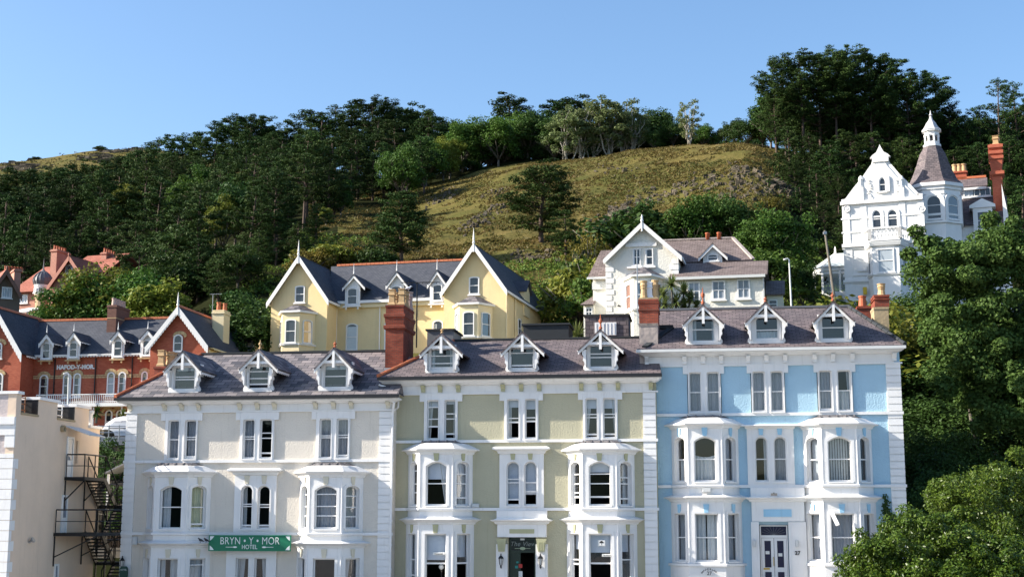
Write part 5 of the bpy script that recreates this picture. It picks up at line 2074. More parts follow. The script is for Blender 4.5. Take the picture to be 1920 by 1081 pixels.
def gable_front(H, root, ap, lft, rgt, wl, wr, pbot, y0, depth, wallm, roofm, ridge=None, over=.45, scal=0, back=None, finh=1.1, bw=.3, name='gable_wing', side_eave=True, bargem=None):
    """gabled wing facing front: ap/lft/rgt barge points in the photo, wl/wr wall edges"""
    yo = y0 - over
    xl, zl = H.q(*lft, yo)
    xr, zr = H.q(*rgt, yo)
    za = H.z(*ap, yo)
    zl = zr = (zl + zr) / 2
    xm = (xl + xr) / 2
    x0, x1 = H.x(wl, y0), H.x(wr, y0)
    zb = H.z((wl + wr) / 2, pbot, y0)
    sl = (za - zl) / (xr - xm)
    ze0, ze1 = zl + sl * (x0 - xl) - .14, zl + sl * (xr - x1) - .14
    m = MB()
    m.prism([(x0, zb), (x1, zb), (x1, ze1), (xm, za - .16), (x0, ze0)], y0, y0 + depth)
    w = m.build(name, wallm, root)
    gable_roof(root, xl, xr, xm, zl, zl, za, yo - .02, y0 + depth + .3, roofm, .12, ridge=ridge)
    bargeboard(root, xl, xr, xm, zl - .01, zl - .01, za - .01, yo - .08, bw, .06, bargem or WHITE, scal)
    f = MB()
    f.lathe((xm, yo - .05, za - .75), [(.07, 0), (.09, .06), (.07, .12), (.07, .7), (.12, .78), (.1, .9), (.06, .95), (.09, 1.05), (.01, .95 + finh)], 8)
    f.build('finial', bargem or WHITE, root)
    if side_eave:
        f = MB()
        for xe in (xl, xr):
            f.box(xe - .06, xe + .06, yo, y0 + depth, zl - .24, zl - .05)
        f.build('eaves_board', WHITE, root)
    return dict(x0=x0, x1=x1, xm=xm, zl=zl, za=za, zb=zb, xl=xl, xr=xr, yo=yo)


def house_bay(H, root, pl, pr, pfl, pfr, pz0, pz1, y0, p, wy, fwx, wallm, roofm, ptop, sides=True, cur=('', '', ''), rise=.12, sill=None, key=None, wallr=None, frame=None):
    """small canted bay: plan edges in px, window band wy=(top,bottom), hipped little roof up to ptop"""
    m_ = (pl + pr) / 2
    xl, xr = H.x(pl, y0), H.x(pr, y0)
    fl, fr = H.x(pfl, y0 - p), H.x(pfr, y0 - p)
    w_ = (fr - fl) / 2
    xc = (xl + xr) / 2
    fl, fr = xc - w_, xc + w_
    z0, z1 = H.z(m_, pz0, y0 - p), H.z(m_, pz1, y0 - p)
    za, zb = H.z(m_, wy[1], y0 - p), H.z(m_, wy[0], y0 - p)
    plan = (xl, xr, fl, fr, p)
    T0 = Matrix.Translation((0, y0, 0))
    b = MB(T0)
    band(b, plan, [(0, z0), (0, z1)], .01)
    bo = b.build('bay_window', wallm, root)
    b = MB(T0)
    band(b, plan, [(.14, z1 + .003), (.2, z1 + .05), (.2, z1 + .2)], .01)
    b.build('bay_cornice', WHITE, root)
    b = MB(T0)
    zt = H.z(m_, ptop, y0 - .1)
    band(b, plan, [(.16, z1 + .203), (-p * .62, max(zt, z1 + .45))], .01)
    b.build('bay_roof', roofm, root)
    if sill:
        b = MB(T0)
        band(b, plan, [(.1, za - .2), (.12, za - .06)], .01)
        b.build('bay_sill', WHITE, root)
    fx = (H.x(fwx[1], y0 - p) - H.x(fwx[0], y0 - p)) / 2
    pts = [(xl, y0), (fl, y0 - p), (fr, y0 - p), (xr, y0)]
    for i in range(3):
        T, L = face_T(pts[i], pts[i + 1])
        if i == 1:
            a, c_ = L / 2 - fx, L / 2 + fx
        else:
            a, c_ = L * .2, L * .8
        fwin(root, a, c_, za, zb, 0, rise=rise, T=T, cur=cur[i], fw=.08, frame=frame)
    return bo


# ======================================================= yellow house
HY = Frame(613, 117, 14, 600)
RY = HY.root('yellow_house', 'large pale yellow house with two white-edged gables and blue slate roof', 'house')
yw = 0.0           # recessed main front at y = 2.6, wings at 0
ym = 2.4
A = gable_front(HY, RY, (561.7, 478), (500, 567), (616.5, 561), 507.7, 613, 700, 0, 9.5, YELLOW, SLATEB)
B = gable_front(HY, RY, (887.7, 456), (825.6, 547), (951, 543.5), 832, 948, 690, 0, 17, YELLOW, SLATEB)
m = MB()
xa, xb = A['x1'] - .2, B['x0'] + .2
ze = HY.z(725, 560.5, ym - .4)
zr_ = HY.z(740, 494, ym + 4.4)
zb_ = HY.z(725, 700, ym)
m.box(xa, xb, ym, ym + 7, zb_, ze - .05)
m.build('wall', YELLOW, RY)
m = MB()
sl = (zr_ - ze) / 4.8
xrl, xrr = HY.q(600, 503, ym + 4.4)[0], HY.q(875, 490, ym + 4.4)[0]
m.slab([(xa - .5, ym - .4, ze), (xb + .5, ym - .4, ze), (xb + 2.2, ym + 4.4, zr_), (xa - 2.2, ym + 4.4, zr_)], .12, n=Vector((0, -sl, 1)).normalized())
m.slab([(xb + .5, ym + 9.2, ze), (xa - .5, ym + 9.2, ze), (xa - 2.2, ym + 4.4, zr_), (xb + 2.2, ym + 4.4, zr_)], .12, n=Vector((0, sl, 1)).normalized())
ro = m.build('roof', SLATEB, RY)
m = MB()
n = 34
for i in range(n):
    a, b = xa - 1.6 + (xb - xa + 3.0) * i / n, xa - 1.6 + (xb - xa + 3.0) * (i + .94) / n
    m.prism([(0, 0), (1, 0), (1, 1)], 0, 0) if False else m.box(a, b, ym + 4.28, ym + 4.52, zr_ - .02, zr_ + .16)
m.build('ridge_tile', TERRAB, ro)
m = MB()
m.box(xa, xb, ym - .45, ym - .3, ze - .26, ze - .02)
m.build('eaves_board', WHITE, RY)
m = MB()
m.box(xa + .2, xb - .2, ym - .22, ym - .002, ze - .62, ze - .262)
m.build('frieze', YELLOWP, RY)
sz = lambda y: ze + (y - ym + .4) * sl
for (ax, ay, lx, rx, ly, fx, wx, wy, base) in (
        (658.5, 514.6, 640.4, 682.7, 538.5, (646, 674), (650.6, 669.6), (540, 571), 573),
        (741, 508.8, 722, 763, 535, (728, 757), (733, 752.5), (536, 567), 570),
        (818, 506.5, 800, 837, 533, (805.5, 832), (811, 829), (533, 564), 569)):
    small_dormer(HY, RY, ax, ay, lx, rx, ly, fx, wx, wy, base, ym - .5, sz, ym + 2.3, SLATEB, finh=.85)
wp(HY, RY, 553.5, 572, 535.5, 567.5, 0, rise=.1, fw=.1)
wp(HY, RY, 879.6, 899, 518.5, 552, 0, rise=.1, fw=.1)
wp(HY, RY, 649, 671, 606, 657, ym, rise=.25, cur='full', fw=.1)
wp(HY, RY, 811, 831, 600, 650, ym, rise=.25, cur='L:.4', fw=.1)
wp(HY, RY, 721, 741, 603, 655, ym, rise=.25, cur='fullg', fw=.1)
house_bay(HY, RY, 526.7, 591, 534, 566, 680, 586, 0, 1.5, (598, 642), (540, 560), YELLOWP, SLATEG, 573, cur=('fullg', '', 'R:.4'), sill=1)
house_bay(HY, RY, 853, 923.5, 862, 897, 668, 571.5, 0, 1.5, (583.5, 629), (872, 893), YELLOWP, SLATEG, 557, cur=('full', '', ''), sill=1)
for px_, yy, top in ((631, ym - .1, 566), (712, ym - .1, 560), (951, -.02, 552), (958, 3.0, 560)):
    m = MB()
    xx = HY.x(px_, yy)
    if px_ > 940: xx = B['x1'] + .08
    m.tube([(xx, yy, HY.z(px_, top, yy)), (xx, yy, zb_)], .055, 6)
    m.build('downpipe', WHITE if px_ < 940 else YELLOWP, RY)
# right flank: windows and a small wall dormer
T = Matrix(((0, -1, 0, B['x1'] + .0), (1, 0, 0, 0), (0, 0, 1, 0), (0, 0, 0, 1)))
for yy in (4.2, 9.5):
    fwin(RY, yy, yy + 1.0, B['zl'] - 3.4, B['zl'] - 1.7, 0, rise=.1, T=T, fw=.09)
m = MB(T)
zd = B['zl']
m.prism([(6.2, zd - 1.2), (8.2, zd - 1.2), (8.2, zd + 1.0), (7.2, zd + 1.9), (6.2, zd + 1.0)], -.12, 1.6)
dd = m.build('wall_dormer', YELLOWP, RY)
m = MB(T)
m.slab([(6.0, -.35, zd + .9), (7.2, -.35, zd + 2.05), (7.2, 2.2, zd + 2.05), (6.0, 2.2, zd + .9)], .08, n=(-.7, 0, .7))
m.slab([(7.2, -.35, zd + 2.05), (8.4, -.35, zd + .9), (8.4, 2.2, zd + .9), (7.2, 2.2, zd + 2.05)], .08, n=(.7, 0, .7))
m.build('dormer_roof', SLATEB, dd)

# ======================================================= white house
HW = Frame(1136, 102, 12, 560)
RW = HW.root('white_house', 'white rendered house with wide white gable and brown slate roofs', 'house')
G_ = gable_front(HW, RW, (1202, 415.5), (1132, 485.5), (1278.5, 479), 1136.5, 1273, 690, 0, 10.5, WSTUC, SLATEBR, finh=.35, bw=.3, over=.4)
# main roof running back to the right, gabled/hipped end
yb_ = 3.0
zr_ = HW.z(1310, 449, yb_ + 4)
zev = HW.z(1340, 489, yb_)
xr0, xr1 = HW.q(1240, 452, yb_ + 4)[0], HW.q(1374, 446, yb_ + 4)[0]
xe1 = HW.q(1412, 486, yb_)[0]
m = MB()
m.slab([(xr0 - 2, yb_, zev), (xe1, yb_, zev), (xr1, yb_ + 4, zr_), (xr0 - 2, yb_ + 4, zr_)], .12)
m.slab([(xe1, yb_ + 8, zev), (xr0 - 2, yb_ + 8, zev), (xr0 - 2, yb_ + 4, zr_), (xr1, yb_ + 4, zr_)], .12)
m.add([(xe1, yb_, zev), (xe1, yb_ + 8, zev), (xr1, yb_ + 4, zr_)], [(0, 1, 2)])
m.build('roof', SLATEBR, RW)
m = MB()
m.beam((xr0, yb_ + 4, zr_ + .05), (xr1, yb_ + 4, zr_ + .05), .25, .12)
m.beam((xr1, yb_ + 4, zr_ + .05), (xe1, yb_, zev + .05), .25, .12)
m.build('ridge_tile', RENDERG, RW)
m = MB()
m.box(G_['x1'] - 3, xe1 - .3, yb_ + .3, yb_ + 7.6, HW.z(1340, 690, yb_), zev - .06)
m.build('wall', WSTUC, RW)
# wide dormer on the main roof
slw = (zr_ - zev) / 4
small_dormer(HW, RW, 1337.5, 455.7, 1311, 1366, 482, (1320, 1356), (1328, 1348.5), (476, 489), 495, yb_ - .1, None, yb_ + 3.0, SLATEBR, fin=False, sill_brk=False, cheek=SLATEBR)
# front annexe with a lean-to slate roof
ya = -.6
xa, xb = HW.x(1258, ya), HW.x(1431, ya)
zea, zta = HW.z(1347, 517, ya - .3), HW.z(1350, 491, ya + 3.2)
m = MB()
m.box(xa, xb, ya, ya + 3.4, HW.z(1350, 690, ya), zea - .05)
m.build('annexe_wall', WSTUC, RW)
m = MB()
m.slab([(xa - .1, ya - .35, zea), (xb + .35, ya - .35, zea), (xb + .35, ya + 3.3, zta), (xa - .1, ya + 3.3, zta)], .12)
m.slab([(xb + .35, ya + 5.5, zea), (xa - .1, ya + 5.5, zea), (xa - .1, ya + 3.3, zta), (xb + .35, ya + 3.3, zta)], .12)
m.build('annexe_roof', SLATEBR, RW)
m = MB()
m.box(xa, xb + .2, ya - .45, ya - .355, zea - .2, zea)
m.box(xb + .003, xb + .1, ya - .08, ya - .01, HW.z(1350, 690, ya), zea - .2)
m.build('gutter', PALEW, RW)
for a, b, t, bt in ((1290, 1313, 528, 563), (1334.8, 1360, 525.5, 562), (1382, 1406.6, 523, 560)):
    wp(HW, RW, a, b, t, bt, ya, vb=1, cur='top:.55 fullg' if a > 1300 else 'topg:.6', fw=.11)
# gable windows with hood
for a, b in ((1186.5, 1201.5), (1210, 1225)):
    wp(HW, RW, a, b, 466, 498, 0, vb=1 if a < 1200 else 0, cur='L:.25', fw=.09)
m = MB()
xa_, xb_ = HW.x(1174, 0), HW.x(1233, 0)
m.box(xa_, xb_, -.12, -.003, HW.z(1203, 462.5), HW.z(1203, 455.5))
m.build('window_hood', WHITE, RW)
m = MB()
m.box(xa_ + .1, xb_ - .1, -.2, -.003, HW.z(1203, 503), HW.z(1203, 499.5))
m.build('window_sill', WHITE, RW)
q = MB()
zz = HW.z(1140, 660)
while zz < G_['zl'] - .3:
    for k, (xx, s) in enumerate(((G_['x0'], 1), (G_['x1'], -1))):
        wq = .6 if int(zz * 2.3) % 2 else .42
        q.box(xx - s * .02, xx + s * wq, -.04, -.003, zz, zz + .36)
    zz += .43
q.build('quoin', WHITE, RW)
house_bay(HW, RW, 1172.5, 1244, 1190, 1222, 690, 519, 0, 1.6, (528, 576), (1196, 1216), WSTUC, SLATEG, 502, cur=('fullr', 'L:.3', 'fullr'), sill=1, rise=0)
# left wing, set back
yl = 1.2
xa, xb = HW.x(1112, yl), G_['x0'] + .3
zel = HW.z(1125, 519, yl - .3)
m = MB()
m.box(xa, xb, yl, yl + 6, HW.z(1125, 690, yl), zel - .05)
m.build('side_wall', WSTUC, RW)
m = MB()
ztl = HW.z(1135, 469, yl + 3)
m.slab([(xa - .35, yl - .35, zel), (xb, yl - .35, zel), (xb, yl + 3, ztl), (xa + .2, yl + 3, ztl)], .1)
m.slab([(xb, yl + 6.3, zel), (xa - .35, yl + 6.3, zel), (xa + .2, yl + 3, ztl), (xb, yl + 3, ztl)], .1)
m.build('side_roof', SLATEBR, RW)
m = MB()
m.box(xa - .4, xb, yl - .42, yl - .352, zel - .16, zel)
m.box(xa - .05, xb - .1, yl - .1, yl - .004, zel - .9, zel - .35)
m.build('eaves_board', PALEW, RW)
# low bay at far left
xa2, xb2 = HW.x(1094, yl - .5), HW.x(1113, yl - .5)
m = MB()
m.box(xa2, xb2, yl - .5, yl + 2.5, HW.z(1103, 690, yl), HW.z(1103, 572, yl - .5))
m.build('porch', WSTUC, RW)
m = MB()
m.slab([(xa2 - .2, yl - .8, HW.z(1103, 571, yl - .5)), (xb2, yl - .8, HW.z(1103, 571, yl - .5)), (xb2 + .2, yl + 1.5, HW.z(1103, 553, yl + 1.5)), (xb2 - .2, yl + 1.5, HW.z(1103, 553, yl + 1.5))], .1)
m.build('porch_roof', SLATEBR, RW)
fwin(RW, xa2 + .15, xb2 - .1, HW.z(1103, 592, yl - .5), HW.z(1103, 577, yl - .5), yl - .5, vb=1)
# right little annexe
yr_ = 1.5
xa, xb = HW.x(1438, yr_), HW.x(1468, yr_)
m = MB()
m.box(xa, xb, yr_, yr_ + 4, HW.z(1450, 690, yr_), HW.z(1450, 552, yr_))
m.build('shed_wall', YELLOWP if False else CREAMP, RW)
m = MB()
m.slab([(xa - .1, yr_ - .25, HW.z(1452, 552, yr_)), (xb + .15, yr_ - .25, HW.z(1452, 552, yr_)), (xb + .15, yr_ + 2.6, HW.z(1452, 526, yr_ + 2.6)), (xa - .1, yr_ + 2.6, HW.z(1452, 526, yr_ + 2.6))], .1)
m.build('shed_roof', SLATEBR, RW)
fwin(RW, xa + .1, xa + .75, HW.z(1445, 578, yr_), HW.z(1445, 562, yr_), yr_)
for px_ in (1327, 1348.5):
    m = MB()
    x_, z_ = HW.q(px_, 450, yb_ + 4)
    pot(m, x_, yb_ + 4, zr_ - .05, .55, .19, 1)
    m.build('chimney_pot', TERRA, RW, smooth=True)

# ======================================================= white castle-like house with tower
HK = Frame(1583, 130, 20, 450)
RK = HK.root('white_tower_house', 'ornate white house with shaped gable and octagonal slate-roofed tower', 'house')
x, z = HK.x, HK.z
X0, X1 = x(1583, 0, 500), x(1733, 0, 450)
pz = lambda px, py, y=0.0: HK.q(px, py, y)
zb = z(1650, 640)
zc1 = z(1655, 378)
m = MB()
# shaped gable outline, left half read off the photo and mirrored about the axis
xm = pz(1650.5, 300)[0]
half = []
for px_, py_ in ((1583.5, 381), (1593, 379), (1606, 360), (1614, 349), (1623, 338), (1633, 322), (1640, 311.5), (1642.5, 304)):
    a, b = pz(px_, py_)
    half.append((xm - a, b))
wmax = (X1 - X0) / 2
sc_ = (xm - X0) / half[0][0]
left = [(xm - a * sc_, b) for a, b in half]
sr = (X1 - xm) / half[0][0]
right = [(xm + a * sr, b) for a, b in half][::-1]
m.prism([(X0, zb), (X1, zb)] + right + left[::1] if False else [(X0, zb), (X1, zb)] + right[::-1] + left[::-1], 0, .5)
m.box(X0, X1, .501, 9, zb, zc1)
m.build('gable_front', WHITEC, RK)
m = MB()
sl_ = (z(1650, 312) - zc1) / (xm - X0)
m.slab([(X0, .5, zc1), (xm, .5, z(1650, 318)), (xm, 9, z(1650, 318)), (X0, 9, zc1)], .1, n=(-.6, 0, .8))
m.slab([(xm, .5, z(1650, 318)), (X1, .5, zc1), (X1, 9, zc1), (xm, 9, z(1650, 318))], .1, n=(.6, 0, .8))
m.build('roof', SLATEP, RK)
# coping along the gable edge and the cap with its spire
m = MB()
for side_ in (left, right[::-1]):
    for (p0, p1) in zip(side_, side_[1:]):
        m.beam((p0[0], .2, p0[1] + .05), (p1[0], .2, p1[1] + .05), .7, .2, (0, 1, 0))
nz = left[-1][1]
m.box(xm - .75, xm + .75, -.12, .55, nz, nz + .45)
m.prism([(xm - .95, nz + .45), (xm + .95, nz + .45), (xm + .7, nz + .72), (xm + .35, nz + .95), (xm + .12, nz + 1.4), (xm, nz + 1.7), (xm - .12, nz + 1.4), (xm - .35, nz + .95), (xm - .7, nz + .72)], -.05, .5)
m.build('gable_coping', WHITEC, RK)
for px_ in (1614.5, 1690.5):
    m = MB()
    xx, z0_ = pz(px_, 352)
    m.box(xx - .22, xx + .22, -.18, .3, z0_ - 6.0 if False else zc1, z0_)
    m.lathe((xx, .06, z0_), [(.2, 0), (.26, .08), (.2, .14), (.2, .75), (.28, .82), (.22, .9), (.16, 1.1), (.03, 1.2)], 8)
    m.build('pinnacle', WHITEC, RK)
# strings, pilasters, scroll ornament
m = MB()
for py_, t, o in ((377, .3, .28), (406, .16, .1), (432, .14, .08), (457, .32, .25), (463, .1, .12), (513, .16, .1), (524, .24, .2), (528, .1, .1)):
    zz = z(1650, py_)
    m.box(X0 - .12, X1 + .05, -o, -.003, zz - t / 2, zz + t / 2)
m.build('string_course', WHITEC, RK)
m = MB()
for px_ in (1588, 1620, 1693, 1728):
    xx = x(px_, 0, 420)
    m.box(xx - .28, xx + .28, -.07, -.004, z(1650, 455), zc1 - .16)
xx = X0 + .3
m.box(xx - .3, xx + .5, -.07, -.004, zb, z(1650, 460))
for px_ in (1635, 1668, 1650):
    xx = x(px_, 0, 340)
m.build('pilaster', WHITEC, RK)
for px_, zz in ((1631, 358), (1683, 358)):
    m = MB()
    a, b = pz(px_, zz)
    for q in range(9):
        t = q * .7
        m.lathe((a + .18 * math.sin(t * 2.1) * (1 - q / 14), -.03, b - 1.0 + q * .25), [(.02, -.1), (.14, -.02), (.14, .05), (.02, .13)], 6)
    m.build('plaster_ornament', WHITEC, RK)
for px_ in (1588, 1729):
    m = MB()
    a, b = pz(px_, 392)
    m.T = Matrix.Translation((a, -.02, b)) @ Matrix.Rotation(R(90), 4, 'X')
    m.lathe((0, 0, 0), [(.36, 0), (.36, .14), (.3, .2), (.2, .14), (.2, .1), (.1, .22), (.02, .2)], 14)
    m.build('scroll', WHITEC, RK)
# windows of the gable front
def arch_win(pa, pb_, pt, pb2, y, rise, surround=.22, root=RK, T=None, H=HK):
    xa, xb, za, zb_ = H.x(pa, y, pt), H.x(pb_, y, pt), H.z((pa + pb_) / 2, pb2, y), H.z((pa + pb_) / 2, pt, y)
    fwin(root, xa, xb, za, zb_, y - .03, rise=rise, fw=.08, T=T)
    mm = MB(T)
    mm.ring(outline(xa - surround, xb + surround, za, zb_ + surround, rise * 1.25, 2), outline(xa - .004, xb + .004, za - .002, zb_ + .004, rise, 2), y - .16, y - .002)
    mm.build('window_surround', WHITEC, root)


arch_win(1648, 1660.5, 333, 360, 0, .4, .35)
arch_win(1635, 1652, 394, 428, 0, .5)
arch_win(1664, 1682.5, 393, 427, 0, .5)
# balcony on a canted bay
yb2 = 1.7
xl_, xr_ = x(1625, 0, 440), x(1699, 0, 440)
f0, f1 = x(1637, -yb2, 440), x(1688, -yb2, 440)
w_ = (f1 - f0) / 2
xc = (xl_ + xr_) / 2
plan = (xl_, xr_, xc - w_, xc + w_, yb2)
zf = z(1660, 452, -yb2)
m = MB()
band(m, plan, [(0, zb), (0, zf - .5)], .01)
m.build('bay_window', WHITEC, RK)
m = MB()
band(m, plan, [(.05, zf - .5), (.2, zf - .4), (.3, zf - .1), (.3, zf)], .01)
for py_, o in ((515, .12), (529, .2)):
    pass
m.build('bay_cornice', WHITEC, RK)
m = MB()
band(m, plan, [(.08, z(1660, 516, -yb2)), (.14, z(1660, 513, -yb2))], .01)
m.build('bay_sill', WHITEC, RK)
ztop = z(1660, 427.5, -yb2)
pl = plan_off(*plan, .2)
bal = MB()
for (p0, p1) in zip(pl, pl[1:]):
    p0, p1 = Vector((*p0, 0)), Vector((*p1, 0))
    L = (p1 - p0).length
    bal.beam(p0 + Vector((0, 0, ztop)), p1 + Vector((0, 0, ztop)), .3, .16)
    bal.beam(p0 + Vector((0, 0, zf + .1)), p1 + Vector((0, 0, zf + .1)), .3, .16)
    nb_ = int(L / .34)
    for q in range(nb_ + 1):
        c_ = p0.lerp(p1, q / nb_)
        end = q in (0, nb_)
        h_ = ztop - zf - .26
        if end:
            bal.box(c_.x - .17, c_.x + .17, c_.y - .17, c_.y + .17, zf + .18, ztop - .08)
        else:
            bal.lathe((c_.x, c_.y, zf + .18), [(.08, 0), (.05, h_ * .15), (.11, h_ * .4), (.05, h_ * .75), (.08, h_)], 7)
bal.build('balustrade', WHITEC, RK)
pts = plan_off(*plan, 0)
za_, zb2 = z(1664, 510.5, -yb2), z(1664, 465.5, -yb2)
for i, (cu, fr_) in enumerate((('R:.5', .26), ('full', .31), ('full', .26))):
    T, L = face_T(pts[i], pts[i + 1])
    fwin(RK, L * (.5 - fr_), L * (.5 + fr_), za_, zb2, 0, T=T, cur=cu, fw=.1, rails=(.5,))
# octagonal tower: offset back to the right
ytc = 3.6
xtl, xtr = x(1706, ytc, 400), x(1803, ytc, 400)
xt, rt = (xtl + xtr) / 2, (xtr - xtl) / 2 / math.cos(R(22.5)) * 1.0
OCT = R(22.5)
zt1 = z(1755, 345, ytc - rt)
m = MB()
m.lathe((xt, ytc, 0), [(rt * .97, zb), (rt * .97, zt1 - .9)], 8, OCT)
m.build('tower', WHITEC, RK)
m = MB()
m.lathe((xt, ytc, 0), [(rt, zt1 - .9), (rt * 1.0, zt1 - .5), (rt * 1.05, zt1 - .42), (rt * 1.05, zt1 - .2), (rt * 1.12, zt1 - .1), (rt * 1.12, zt1 + .22), (rt * 1.07, zt1 + .25)], 8, OCT)
zi = z(1755, 399, ytc - rt)
m.lathe((xt, ytc, 0), [(rt * .98, zi - .22), (rt * 1.02, zi - .18), (rt * 1.02, zi), (rt * .98, zi + .03)], 8, OCT)
zi = z(1755, 413, ytc - rt)
m.lathe((xt, ytc, 0), [(rt * .98, zi - .25), (rt * 1.05, zi - .2), (rt * 1.05, zi), (rt * .98, zi + .03)], 8, OCT)
m.build('tower_cornice', WHITEC, RK)
zl0, zl1, zcap, ztip = z(1744, 277, ytc), z(1744, 249, ytc), z(1744, 246, ytc), z(1742, 207, ytc)
rl = (x(1759, ytc, 270) - x(1729.5, ytc, 270)) / 2
m = MB()
hh = zl0 - zt1
m.lathe((xt, ytc, zt1), [(rt * 1.1, .24), (rt * .93, hh * .16), (rt * .77, hh * .36), (rt * .62, hh * .6), (rt * .5, hh * .82), (rl * 1.12, hh)], 8, OCT)
m.build('tower_roof', SLATEP, RK)
m = MB()
m.lathe((xt, ytc, zl0), [(rl * 1.22, 0), (rl * 1.22, .2), (rl * 1.0, .24), (rl * 1.0, .5)], 8, OCT)
hl = zl1 - zl0
m.lathe((xt, ytc, zl0), [(rl * .55, .3), (rl * .55, hl - .2)], 8, OCT)
for q in range(8):
    t = OCT + q * math.pi / 4
    m.lathe((xt + rl * .88 * math.cos(t), ytc + rl * .88 * math.sin(t), zl0 + .5), [(.13, 0), (.1, .1), (.1, hl - 1.0), (.16, hl - .8)], 6)
m.lathe((xt, ytc, zl0), [(rl * .98, hl - .38), (rl * 1.0, hl - .05), (rl * 1.3, hl + .05), (rl * 1.3, hl + .17), (rl * 1.2, hl + .18)], 8, OCT)
m.build('lantern', WHITEC, RK)
m = MB()
hc = ztip - zcap
m.lathe((xt, ytc, zcap), [(rl * 1.36, .0), (rl * 1.12, hc * .08), (rl * .85, hc * .22), (rl * .66, hc * .36), (rl * .34, hc * .5), (rl * .18, hc * .64), (.1, hc * .72), (.2, hc * .75), (.1, hc * .8), (.02, hc)], 8, OCT)
m.build('lantern_cap', flat('pale_lead', (.50, .49, .50), .5), RK)
m = MB()
m.lathe((xt, ytc, zl0 + .3), [(rl * .57, .2), (rl * .57, hl - .7)], 8, OCT)
m.build('lantern_opening', DARKIN, RK)
# tower windows on its visible faces
apo = rt * .97 * math.cos(R(22.5))
for q, cu in ((-2, ''), (-1, ''), (-3, ''), (0, '')):
    t = q * math.pi / 4
    cx_, cy_ = xt + apo * math.cos(t), ytc + apo * math.sin(t)
    tx, ty = -math.sin(t), math.cos(t)
    hw = rt * math.sin(R(22.5)) * .97
    T, L = face_T((cx_ - tx * hw, cy_ - ty * hw), (cx_ + tx * hw, cy_ + ty * hw))
    zz0, zz1 = z(1756, 410, ytc - rt), z(1756, 364.5, ytc - rt)
    fwin(RK, L / 2 - .68, L / 2 + .68, zz0, zz1, -.02, rise=.62, T=T, fw=.1, rails=(.58,))
    mm = MB(T)
    mm.ring(outline(L / 2 - .98, L / 2 + .98, zi, zz1 + .3, .9, 2), outline(L / 2 - .685, L / 2 + .685, zi - .002, zz1 + .004, .62, 2), -.17, -.003)
    mm.build('window_surround', WHITEC, RK)
# right wing with slate roof, glazed band, pediment dormer and tall red chimney
yr0 = 4.5
xa, xb = x(1802, yr0, 400), x(1883, yr0, 400)
m = MB()
m.box(xt, xb, yr0, yr0 + 8, zb, z(1840, 420, yr0))
m.build('wing_wall', WHITEC, RK)
z0_, z1_ = z(1840, 421, yr0), z(1840, 370, yr0 + 2.6)
m = MB()
m.slab([(xa - 1.5, yr0 - .4, z0_), (xb + .3, yr0 - .4, z0_), (xb + .3, yr0 + 2.6, z1_), (xa - 1.5, yr0 + 2.6, z1_)], .12)
z2_, z3_ = z(1830, 349, yr0 + 2.4), z(1830, 334, yr0 + 4.6)
m.slab([(xa - 3, yr0 + 2.3, z2_), (xb - 1.4, yr0 + 2.3, z2_), (xb - 1.4, yr0 + 4.6, z3_), (xa - 3, yr0 + 4.6, z3_)], .12)
m.build('wing_roof', SLATEP, RK)
m = MB()
m.box(xa - 3, xb - 1.5, yr0 + 4.5, yr0 + 4.8, z3_, z3_ + .22)
m.build('ridge_tile', TERRAB, RK)
m = MB()
m.box(xa - 2.5, xb - 1.5, yr0 + 2.55, yr0 + 6, z1_ - .3, z2_ - .1)
m.box(xa - 2.5, xb - 1.5, yr0 + 2.2, yr0 + 2.5, z2_ - .35, z2_ - .13)
gb = m.build('glazed_dormer', WHITEC, RK)
a_, b_ = x(1806, yr0 + 2.5, 358), x(1858, yr0 + 2.5, 358)
fwin(RK, a_, b_, z(1832, 369, yr0 + 2.5), z(1832, 352, yr0 + 2.5), yr0 + 2.54, vb=4, rails=(), cur='L:.35', fw=.12)
m = MB()
a_, b_ = x(1820, yr0 - .5, 400), x(1865, yr0 - .5, 400)
zc_ = z(1842, 389, yr0 - .5)
m.prism([(a_ - .1, zc_), (b_ + .1, zc_), (b_ + .1, zc_ + .25), ((a_ + b_) / 2, z(1840, 372, yr0 - .5)), (a_ - .1, zc_ + .25)], yr0 - .6, yr0 + 1.2)
m.box(a_ + .2, b_ - .2, yr0 - .45, yr0 + 1, z0_ - 1.0, zc_ - .002)
pd = m.build('pediment_dormer', WHITEC, RK)
fwin(RK, (a_ + b_) / 2 - .55, (a_ + b_) / 2 + .55, z0_ - .6, zc_ - .35, yr0 - .455, fw=.1)
m = MB()
m.prism([(xb - .1, zb), (xb + .35, zb), (xb + .35, z0_ + .6), (xb - .1, z1_ + .5)], yr0 - .6, yr0 + 3)
m.build('parapet_wall', WHITEC, RK)
xs0, xs1 = x(1860, yr0 + 2, 330), x(1879, yr0 + 2, 330)
stack(RK, xs0, xs1, yr0 + .9, yr0 + 2.3, z0_ - .5, z(1870, 270, yr0 + 1), BRICK, pots=[(xs0 + .5, yr0 + 1.6, .95, .38, 2)], bands=(.97, .9, .84, .66), flare=.22)
xs0, xs1 = x(1785, yr0 + 5, 320), x(1812, yr0 + 5, 320)
stack(RK, xs0, xs1, yr0 + 4.5, yr0 + 6, z3_ - 2, z(1797, 323, yr0 + 5), BRICK, pots=[(xs0 + (xs1 - xs0) * t_, yr0 + 5.2, .85, .26, 1, POTY) for t_ in (.18, .5, .82)], bands=(.95,), flare=.12)
